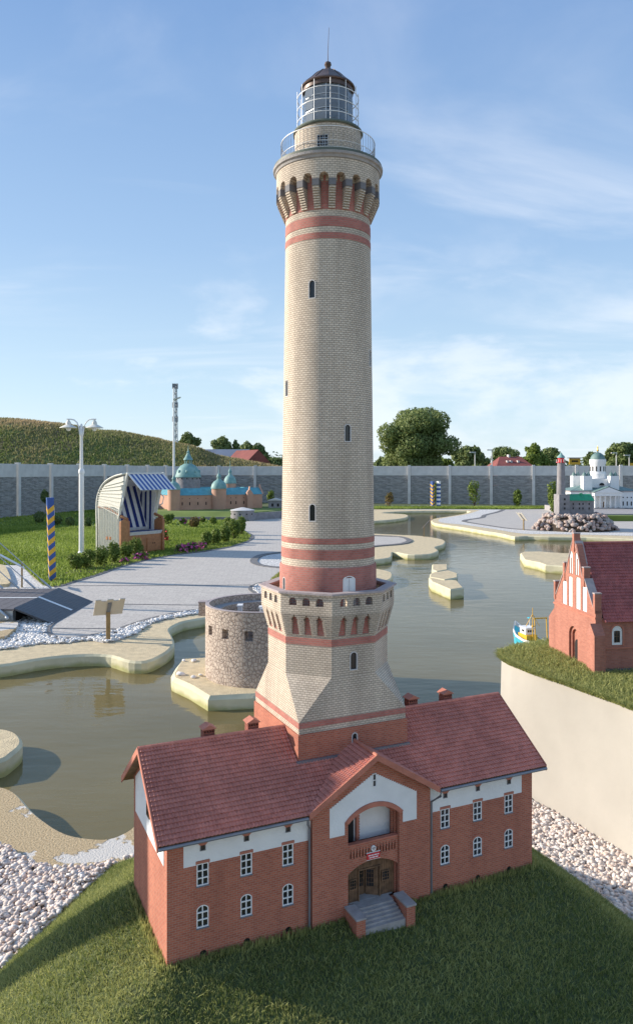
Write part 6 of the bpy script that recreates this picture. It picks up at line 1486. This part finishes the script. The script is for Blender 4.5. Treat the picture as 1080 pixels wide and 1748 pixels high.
MB().tube([(-.06, 0, .06), (-.06, 0, .355)], .006, 6, .003).build('mast', 'yellow', bo_); MB().tube([(-.06, 0, .30), (-.06, -.07, .20)], .003, 5).build('boom', 'yellow', bo_); MB().tube([(-.06, 0, .30), (-.06, .07, .20)], .003, 5).build('boom', 'yellow', bo_)
MB().tube([(.03, -.02, .178), (.03, -.02, .25)], .003, 5).build('radar_mast', 'white', bo_); MB().box(.015, .045, -.035, -.005, .250, .258).build('radar', 'cyan', bo_)
MB().lathe([(.02, .0602), (.02, .08), (.014, .085)], 12, cx=-.15).build('winch', 'steel', bo_)
MB().box(-.23, -.17, -.05, .05, .0605, .085).build('net_bin', 'palecon', bo_)
MB().ball((-.20, .08, .225), .012, seg=8, rings=6).build('float', 'yellow', bo_)

# ------------------------------------------------ plants
def shrub(name, px, py, wpx, hpx, m, label, cat='shrub', n=900, leaf=None, z0=0.0, grp=None, lobes=6, d=None, stem=True, flowers=None, fm='petal'):
    if d is None: x, y = P(px, py, z0)
    else: x, y = PD(px, d), d
    k = y / F; w = wpx * k / 2; h = hpx * k; lf = leaf or max(.02, .9 * k * 1.6)
    t = thing(name, label, cat, (x, y, z0), 0, grp)
    L = [(0, 0, h * .5, w * .8, w * .7, h * .46)]
    for i in range(lobes): a = rng.uniform(0, 2 * pi); q = rng.uniform(.25, .6); L.append((w * q * cos(a), w * q * sin(a), h * rng.uniform(.35, .78), w * rng.uniform(.3, .5), w * rng.uniform(.3, .5), h * rng.uniform(.15, .26)))
    crown('foliage', L, n, lf, m, t, .3)
    if stem:
        s_ = MB()
        for i in range(4): a = rng.uniform(0, 2 * pi); s_.tube([(0, 0, -.02), (w * .2 * cos(a), w * .2 * sin(a), h * .3), (w * .45 * cos(a), w * .45 * sin(a), h * .7)], h * .025, 4, h * .01)
        s_.build('stems', 'bark', t)
    if flowers:
        a = rng.uniform(0, 2 * pi, flowers); q = rng.uniform(0, 1, flowers) ** .5; ph = rng.uniform(.1, 1.0, flowers)
        pts = np.column_stack([w * q * np.cos(a), w * q * np.sin(a) - w * .25, h * ph * .9]); V, Fc, U = leafquads(pts, np.tile([0, -.7, .7], (flowers, 1)), lf * 1.5, rng.uniform(0, 1, flowers)); mesh_np('blossoms', V, Fc, U, fm, t)
    return t
HG = 'low green bushes of the hedge below the lamp post'
for i, (px, py, w, h, w1) in enumerate([(130, 974, 30, 30, 'leftmost, darkest'), (150, 972, 30, 36, 'second from the left'), (172, 968, 30, 38, 'middle left'), (194, 963, 28, 40, 'middle right'), (214, 957, 26, 34, 'second from the right'), (233, 953, 26, 38, 'rightmost, yellowish')]):
    shrub('hedge_bush', px, py, w, h, 'leafC', '%s bush of the low hedge below the lamp post' % w1, 'bush', 1500, .018, grp=HG)
shrub('flower_clump', 240, 957, 26, 16, 'leafC', 'low clump of pink flowers at the front foot of the beach chair', 'flowers', 350, .02, flowers=60, stem=False)
shrub('flower_clump', 214, 962, 18, 12, 'leafC', 'tiny clump of dark pink flowers in the middle of the hedge', 'flowers', 200, .02, flowers=24, stem=False)
struct(MB().prism([(a, b) for a, b in PP([(112, 985), (165, 978), (215, 964), (256, 956), (256, 951), (200, 957), (140, 970), (112, 978)])], -.02, .022).build('planting_bed', 'soil'))
for i, (px, py, w, h, w1) in enumerate([(352, 932, 24, 26, 'yellow-green bush next to the pink petunias'), (368, 930, 22, 28, 'bush second from the left at the round lawn corner'), (384, 927, 24, 34, 'darker bush in the middle of the lawn corner hedge'), (400, 921, 26, 36, 'tall bush near the right end of the lawn corner hedge'), (411, 914, 20, 34, 'rightmost bush at the round lawn corner'), (390, 908, 22, 26, 'bush at the back of the lawn corner hedge')]):
    shrub('hedge_bush', px, py, w, h, 'leafC', w1, 'bush', 1500, .024, grp='bushes along the round corner of the lawn')
for i, (px, py, w, h, w1) in enumerate([(310, 944, 24, 16, 'left clump of pink petunias beside the paving'), (328, 941, 24, 16, 'middle clump of pink petunias beside the paving'), (345, 938, 20, 14, 'right clump of pink petunias beside the paving')]):
    shrub('petunias', px, py, w, h, 'leafB', w1, 'flowers', 450, .024, grp='pink petunias beside the paving', flowers=40, stem=False)
struct(MB().prism([(a, b) for a, b in PP([(296, 949), (350, 943), (395, 935), (425, 925), (429, 916), (413, 905), (400, 903), (405, 914), (385, 925), (345, 933), (298, 941)])], -.02, .020).build('planting_bed', 'soil'))
shrub('red_flowers', 281, 925, 12, 24, 'leafC', 'red flowers standing right behind the beach chair', 'flowers', 250, .03, flowers=30, fm='petalred')
shrub('golden_bush', 332, 902, 22, 20, 'leafD', 'golden brown bush on the lawn before the castle', 'bush', 900, .03)
for i, (px, py, w, h, w1) in enumerate([(287, 896, 22, 20, 'green bush before the left castle tower'), (313, 896, 14, 12, 'tiny green bush left of the golden bush'), (364, 896, 14, 14, 'tiny green bush right of the golden bush'), (346, 892, 12, 10, 'smallest bush between the golden bush and the castle wall')]):
    shrub('small_bush', px, py, w, h, 'leafC', w1, 'bush', 600, .03, grp='small bushes in front of the castle', flowers=10 if i % 2 else None)
for i, (px, py, w, h, w1) in enumerate([(68, 894, 20, 22, 'dark green bush by the left wall behind the striped post'), (97, 897, 22, 18, 'bush left of the lamp post near the wall'), (120, 898, 18, 16, 'small bush just left of the lamp post'), (150, 901, 14, 18, 'small bush between the lamp post and the beach chair')]):
    shrub('small_bush', px, py, w, h, 'leafB', w1, 'bush', 900, .035, grp='dark bushes along the left wall')
shrub('weeping_shrub', 77, 862, 14, 24, 'leafB', 'little weeping shrub against the left wall above the striped post', 'shrub', 500, .05, d=27.5, z0=.55)
shrub('red_shrub', 664, 860, 20, 26, 'leafD', 'reddish shrub by the back wall just right of the tower', 'shrub', 350, .05, d=37)
shrub('weeping_shrub', 741, 861, 10, 44, 'leafC', 'thin weeping shrub between the two striped posts at the wall', 'shrub', 500, .05, d=37.4)
shrub('young_tree', 809, 861, 26, 46, 'leafC', 'airy young tree against the back wall left of the clipped shrub', 'tree', 500, .055, d=37)
shrub('clipped_shrub', 883, 860, 18, 30, 'leafC', 'rounded green shrub against the middle of the right wall', 'shrub', 900, .05, d=36.5)
shrub('young_tree', 942, 864, 16, 50, 'leafC', 'yellow-green young tree beside the grey model lighthouse', 'tree', 600, .055, d=34)
shrub('low_bush', 944, 872, 14, 22, 'leafC', 'low bright bush at the foot of the grey model lighthouse', 'bush', 500, .04, d=31)
shrub('topiary', 462, 856, 15, 24, 'leafC', 'round topiary bush at the right end of the castle', 'bush', 700, .04, d=33, z0=.3)
# little turf bank seen left of the tower drum
x, y = P(480, 1004)
tb = thing('turf_bank', 'small turf bank just left of the red drum of the tower', 'grass bank', (x + .12, y + .1, 0)); MB().lathe([(.34, 0), (.26, .12), (.02, .30)], 24).build('bank', 'turfbase', tb, smooth=True)
a = rng.uniform(0, 2 * pi, 5000); q = rng.uniform(0, 1, 5000) ** .5 * .34; zt = np.interp(q, [0, .02, .26, .34], [.30, .30, .12, 0]); blades('grass', np.column_stack([q * np.cos(a), q * np.sin(a), zt - .005]), .035, .008, 'turf', .6, None, tb)

# ------------------------------------------------ hill, far trees, far buildings
nx, ny = 150, 40; xs = np.linspace(-70, 6, nx); ys = np.linspace(44.5, 92, ny)
hx = [-70, -40, -25.1, -22.3, -20.4, -17.7, -15.8, -13, -11.2, -9.8, -7.9, -5.1, -3.2, 0, 6]; hz = [6.5, 6.3, 5.9, 5.75, 5.5, 5.05, 4.8, 4.3, 3.95, 3.65, 2.95, 2.35, 2.0, 1.2, -.1]
from mathutils import noise as mn
vs = []
for y in ys:
    for x in xs:
        t = (y - 44.5) / 15.5; b = min(1, t) if t < 1 else max(0, 1 - (y - 60) / 30)
        b = b * b * (3 - 2 * b); h = np.interp(x + (y - 60) * .12, hx, hz); vs.append((x, y, h * b + mn.noise(Vector((x * .3, y * .3, 1))) * .28 * b - .02))
fs = [(j * nx + i, j * nx + i + 1, (j + 1) * nx + i + 1, (j + 1) * nx + i) for j in range(ny - 1) for i in range(nx - 1)]
ho = struct(MB().add(vs, fs).build('hill', 'hill', smooth=True))
pts = np.column_stack([rng.uniform(-31, 0, 42000), rng.uniform(46, 62, 42000)])
fx = (pts[:, 0] + 70) / 76 * (nx - 1); fy = (pts[:, 1] - 44.5) / 47.5 * (ny - 1); gi = fx.astype(int); gj = fy.astype(int); fx -= gi; fy -= gj; va = np.array(vs)[:, 2]
zz3 = (va[gj * nx + gi] * (1 - fx) + va[gj * nx + gi + 1] * fx) * (1 - fy) + (va[(gj + 1) * nx + gi] * (1 - fx) + va[(gj + 1) * nx + gi + 1] * fx) * fy
tn = np.array([mn.noise(Vector((a * .16, b * .22, 3))) for a, b in pts]); up_ = np.clip((pts[:, 1] - 46) / 16, 0, 1)
o = blades('hill_grass', np.column_stack([pts, zz3 - .05]), .24, .10, 'dry', .35, np.clip(.10 + np.maximum(tn, 0) * 1.1 + .55 * up_ ** 4 + np.clip((pts[:, 0] + 14) / 10, 0, 1) * .3 + rng.normal(0, .12, len(pts)), 0, 1)); tag(o, 'long green and dry grass covering the hill behind the left wall', 'grass', kind='stuff')

def tree(px, ytop, w, label, d=100, m='leafA', n=5200, leaf=.20, grp=None, nl=26, ybase=800, name='far_tree'):
    k = d / F; x = PD(px, d); zt = ZD(ytop, d); W2 = w * k / 2
    t = thing(name, label, 'tree', (x, d, 0), 0, grp)
    L = []; cz = zt * .56
    for i in range(nl):
        a = rng.uniform(0, 2 * pi); q = rng.uniform(.25, .86); zz_ = rng.uniform(.16, .88); sh = sqrt(max(.1, 1 - (2 * zz_ - 1.05) ** 2)); s_ = rng.uniform(.18, .34)
        L.append((W2 * q * sh * cos(a), W2 * q * sh * sin(a), zt * zz_, W2 * s_, W2 * s_, min(W2 * s_ * .9, zt * .14 + .3)))
    L.append((0, 0, zt * .55, W2 * .62, W2 * .62, zt * .36)); L.append((0, 0, zt * .84, W2 * .38, W2 * .38, zt * .15))
    crown('crown', L, int(n * 1.5), leaf, m, t, .2)
    tr = MB().tube([(0, 0, -.1), (.05 * W2, 0, zt * .3), (0, 0, zt * .62)], W2 * .07, 7, W2 * .03)
    for i in range(4): a = rng.uniform(0, 2 * pi); tr.tube([(0, 0, zt * .3), (W2 * .3 * cos(a), W2 * .3 * sin(a), zt * .5), (W2 * .55 * cos(a), W2 * .55 * sin(a), zt * .68)], W2 * .03, 5, W2 * .012)
    tr.build('trunk', 'bark', t, smooth=True); return t
tree(709, 696, 140, 'big round willow behind the wall right of the tower', 85, 'leafA', 34000, .15, nl=60)
for args in [(651, 779, 22, 'tiny dark tree between the tower and the big willow', 110, 'leafB', 1500), (796, 761, 44, 'round tree right of the big willow', 100, 'leafA', 3500), (820, 772, 26, 'small dark tree beside the round tree', 112, 'leafB', 2000), (752, 783, 40, 'low shrubby tree below the big willow on its right', 95, 'leafC', 2000),
             (865, 763, 50, 'dark broad tree behind the red roof', 125, 'leafB', 3500), (912, 757, 36, 'light airy tree right of the red roof', 100, 'leafC', 2400), (935, 764, 48, 'dark tree left of the grey lighthouse lantern', 108, 'leafB', 3500), (1008, 771, 30, 'dark tree right of the yellow board', 110, 'leafB', 2400), (1045, 763, 30, 'tree rising left behind the cathedral dome', 115, 'leafB', 2400), (1062, 755, 46, 'tall dark tree behind the cathedral', 105, 'leafB', 3800), (1092, 752, 40, 'tall tree at the right edge behind the cathedral', 105, 'leafB', 3200),
             (320, 737, 40, 'dark tree on the skyline beside the lattice mast', 105, 'leafB', 3500), (380, 744, 42, 'two-domed tree behind the blue barn roof', 120, 'leafA', 3500), (402, 751, 16, 'slim tree right of the two-domed tree', 120, 'leafB', 1200), (422, 753, 30, 'tree behind the middle of the barn roof', 125, 'leafA', 2500), (440, 756, 34, 'tree behind the red gable', 125, 'leafB', 3000), (470, 780, 46, 'low dark tree just left of the tower on the skyline', 140, 'leafB', 2500)]:
    args = list(args); args[2] = args[2] * 1.25; args[6 - 0] = int(args[6] * 1.4); tree(*args)
L = [(x, 175 + rng.uniform(-6, 6), rng.uniform(.8, 1.6), rng.uniform(3.5, 6), 3, rng.uniform(2.2, 4.6)) for x in np.arange(-110, 125, 4.0)]
o = crown('distant_woods', L, 26000, .55, 'leafB', None, .1); tag(o, 'low dark belt of distant woods along the horizon', 'woods', kind='stuff')

bn = thing('barn', 'long barn with a blue-grey roof beyond the hill', 'barn', (PD(395, 88), 88, 0)); kb = 88 / F
def XB(px): return (px - 395) * kb
MB().box(XB(350), XB(424), -2, 2, 0, ZD(783, 88)).build('wall', 'farwall', bn)
MB().extx([(-2.4, ZD(784, 88)), (2.4, ZD(784, 88)), (0, ZD(767, 88))], XB(347), XB(426)).build('roof', 'farroof_blue', bn)
rh = thing('gabled_house', 'red brick gabled house at the end of the blue barn roof', 'house', (PD(430, 84), 84, 0), radians(38))
MB().box(-1.3, 1.3, -1, 3, 0, ZD(789, 84)).build('wall', 'farwall', rh); MB().ext([(-1.6, ZD(790, 84)), (1.6, ZD(790, 84)), (0, ZD(768, 84))], -1.3, 3.2).build('roof', 'farroof_red', rh)
r2 = thing('red_roofed_house', 'house with a wide dark red roof beyond the right wall', 'house', (PD(868, 92), 92, 0)); kr = 92 / F
MB().box(-27 * kr, 27 * kr, -2.5, 2.5, 0, ZD(795, 92)).build('wall', 'farwall', r2)
rf_ = MB().add([(-31 * kr, -3, ZD(797, 92)), (31 * kr, -3, ZD(797, 92)), (31 * kr, 3, ZD(797, 92)), (-31 * kr, 3, ZD(797, 92)), (-16 * kr, 0, ZD(779.5, 92)), (20 * kr, 0, ZD(779.5, 92))], [(0, 1, 5, 4), (2, 3, 4, 5), (1, 2, 5), (3, 0, 4), (3, 2, 1, 0)]).build('roof', 'farroof_red', r2)
for q in (-10, -4, 8): MB().box(q * kr, (q + 3) * kr, -1.9, -1.2, ZD(790, 92), ZD(786.5, 92)).build('roof_window', 'palecon', rf_)
MB().box(-2 * kr, 1 * kr, -.3, .5, ZD(781, 92), ZD(776, 92)).build('chimney', 'palecon', rf_)
yb_ = thing('yellow_board', 'yellow advertising board above the wall beside the grey lighthouse', 'sign', (PD(980, 70), 70, 0)); ky = 70 / F
MB().box(-9.5 * ky, 9.5 * ky, -.05, .05, ZD(793, 70), ZD(782.5, 70)).build('board', 'yellow', yb_)
MB().box(-5.5 * ky, 5.5 * ky, -.08, -.052, ZD(788.5, 70), ZD(786, 70)).build('dark_lettering', 'dark', yb_)
MB().box(-11 * ky, 12 * ky, -.3, .3, ZD(782.3, 70), ZD(781, 70)).build('canopy', 'grey', yb_)
for q in (-9, 9): MB().box(q * ky - .05, q * ky + .05, -.05, .05, 0, ZD(793.2, 70)).build('support', 'grey', yb_)
y2 = thing('yellow_board', 'yellow board at the right edge above the wall behind the cathedral', 'sign', (PD(1078, 70), 70, 0)); MB().box(-5 * ky, 9 * ky, -.05, .05, ZD(797, 70), ZD(790.5, 70)).build('board', 'yellow', y2)
for q in (-4, 8): MB().box(q * ky - .05, q * ky + .05, -.05, .05, 0, ZD(797.2, 70)).build('support', 'grey', y2)
for px, yt, lab in ((810, 773, 'street lamp beyond the wall in front of the round tree'), (839, 769, 'street lamp beyond the wall left of the red roof'), (1051, 774, 'street lamp beyond the wall right of the cathedral dome'), (1073, 778, 'street lamp beyond the wall at the far right')):
    t = thing('street_lamp', lab, 'street lamp', (PD(px, 66), 66, 0), 0, 'street lamps beyond the wall'); zt = ZD(yt, 66)
    MB().tube([(0, 0, 0), (0, 0, zt)], .06, 6, .04).build('pole', 'palecon', t); MB().box(-.45, .06, -.08, .08, zt + .001, zt + .09).build('lamp_head', 'palecon', t)
fl = thing('floodlight_pole', 'tall white pole with one lamp head standing before the lattice mast', 'lamp post', (PD(297, 37.5), 37.5, 0)); zt = ZD(662, 37.5)
MB().tube([(0, 0, 0), (0, 0, zt)], .065, 8, .045).build('pole', 'white', fl, smooth=True); MB().hexa([(-.02, -.10, ZD(683, 37.5)), (.30, -.10, ZD(679.5, 37.5)), (.30, .10, ZD(679.5, 37.5)), (-.02, .10, ZD(683, 37.5))], [(-.02, -.10, ZD(680.5, 37.5)), (.34, -.10, ZD(677.5, 37.5)), (.34, .10, ZD(677.5, 37.5)), (-.02, .10, ZD(680.5, 37.5))]).build('lamp_head', 'offwhite', fl)
ms_ = thing('lattice_mast', 'grey lattice mast with antennas on the skyline above the hill', 'mast', (PD(299.5, 120), 120, 0)); kz = 120 / F; zt = ZD(655, 120)
lg = [(-4.2 * kz, 0), (4.2 * kz, 0), (0, 5 * kz)]
tp_ = [(a * .55, b * .55) for a, b in lg]
for i in range(3): MB().tube([(lg[i][0], lg[i][1], 0), (tp_[i][0], tp_[i][1], zt)], .09, 5).build('mast_leg', 'steel', ms_)
br = MB()
for i in range(3):
    for k in range(16):
        f0, f1 = k / 16, (k + 1) / 16; j = (i + 1) % 3; L0 = lambda q, f: Vector((lg[q][0] + (tp_[q][0] - lg[q][0]) * f, lg[q][1] + (tp_[q][1] - lg[q][1]) * f, zt * f)); br.tube([L0(i, f0), L0(j, f1)], .045, 4)
br.build('lattice_bracing', 'steel', ms_, kind='stuff')
for zpy in (660, 692, 716):
    for q in (-4.4, 0, 4.4): MB().box(q * kz * .8 - .12, q * kz * .8 + .12, -.25, -.1, ZD(zpy + 4, 120), ZD(zpy - 5, 120)).build('antenna', 'grey', ms_)

# slim unseen tower, added to cast the shadow across the turf and left gable
shadow_tower = thing('model_lighthouse', 'slim white and red tower added unseen outside the left edge to cast a shadow', 'lighthouse', (-3.05, 2.74, 0))
MB().lathe([(.16, 0), (.125, .9), (.105, 1.75)], 24).build('round_tower', 'white', shadow_tower, smooth=True)
MB().lathe([(.135, 1.7502), (.135, 1.78)], 24).build('gallery', 'grey', shadow_tower, smooth=True)
MB().lathe([(.08, 1.7802), (.08, 1.95)], 16).build('lantern', 'lglass', shadow_tower, smooth=True); MB().lathe([(.095, 1.9502), (.05, 2.02), (.005, 2.05)], 16).build('dome', 'redpaint', shadow_tower, smooth=True)
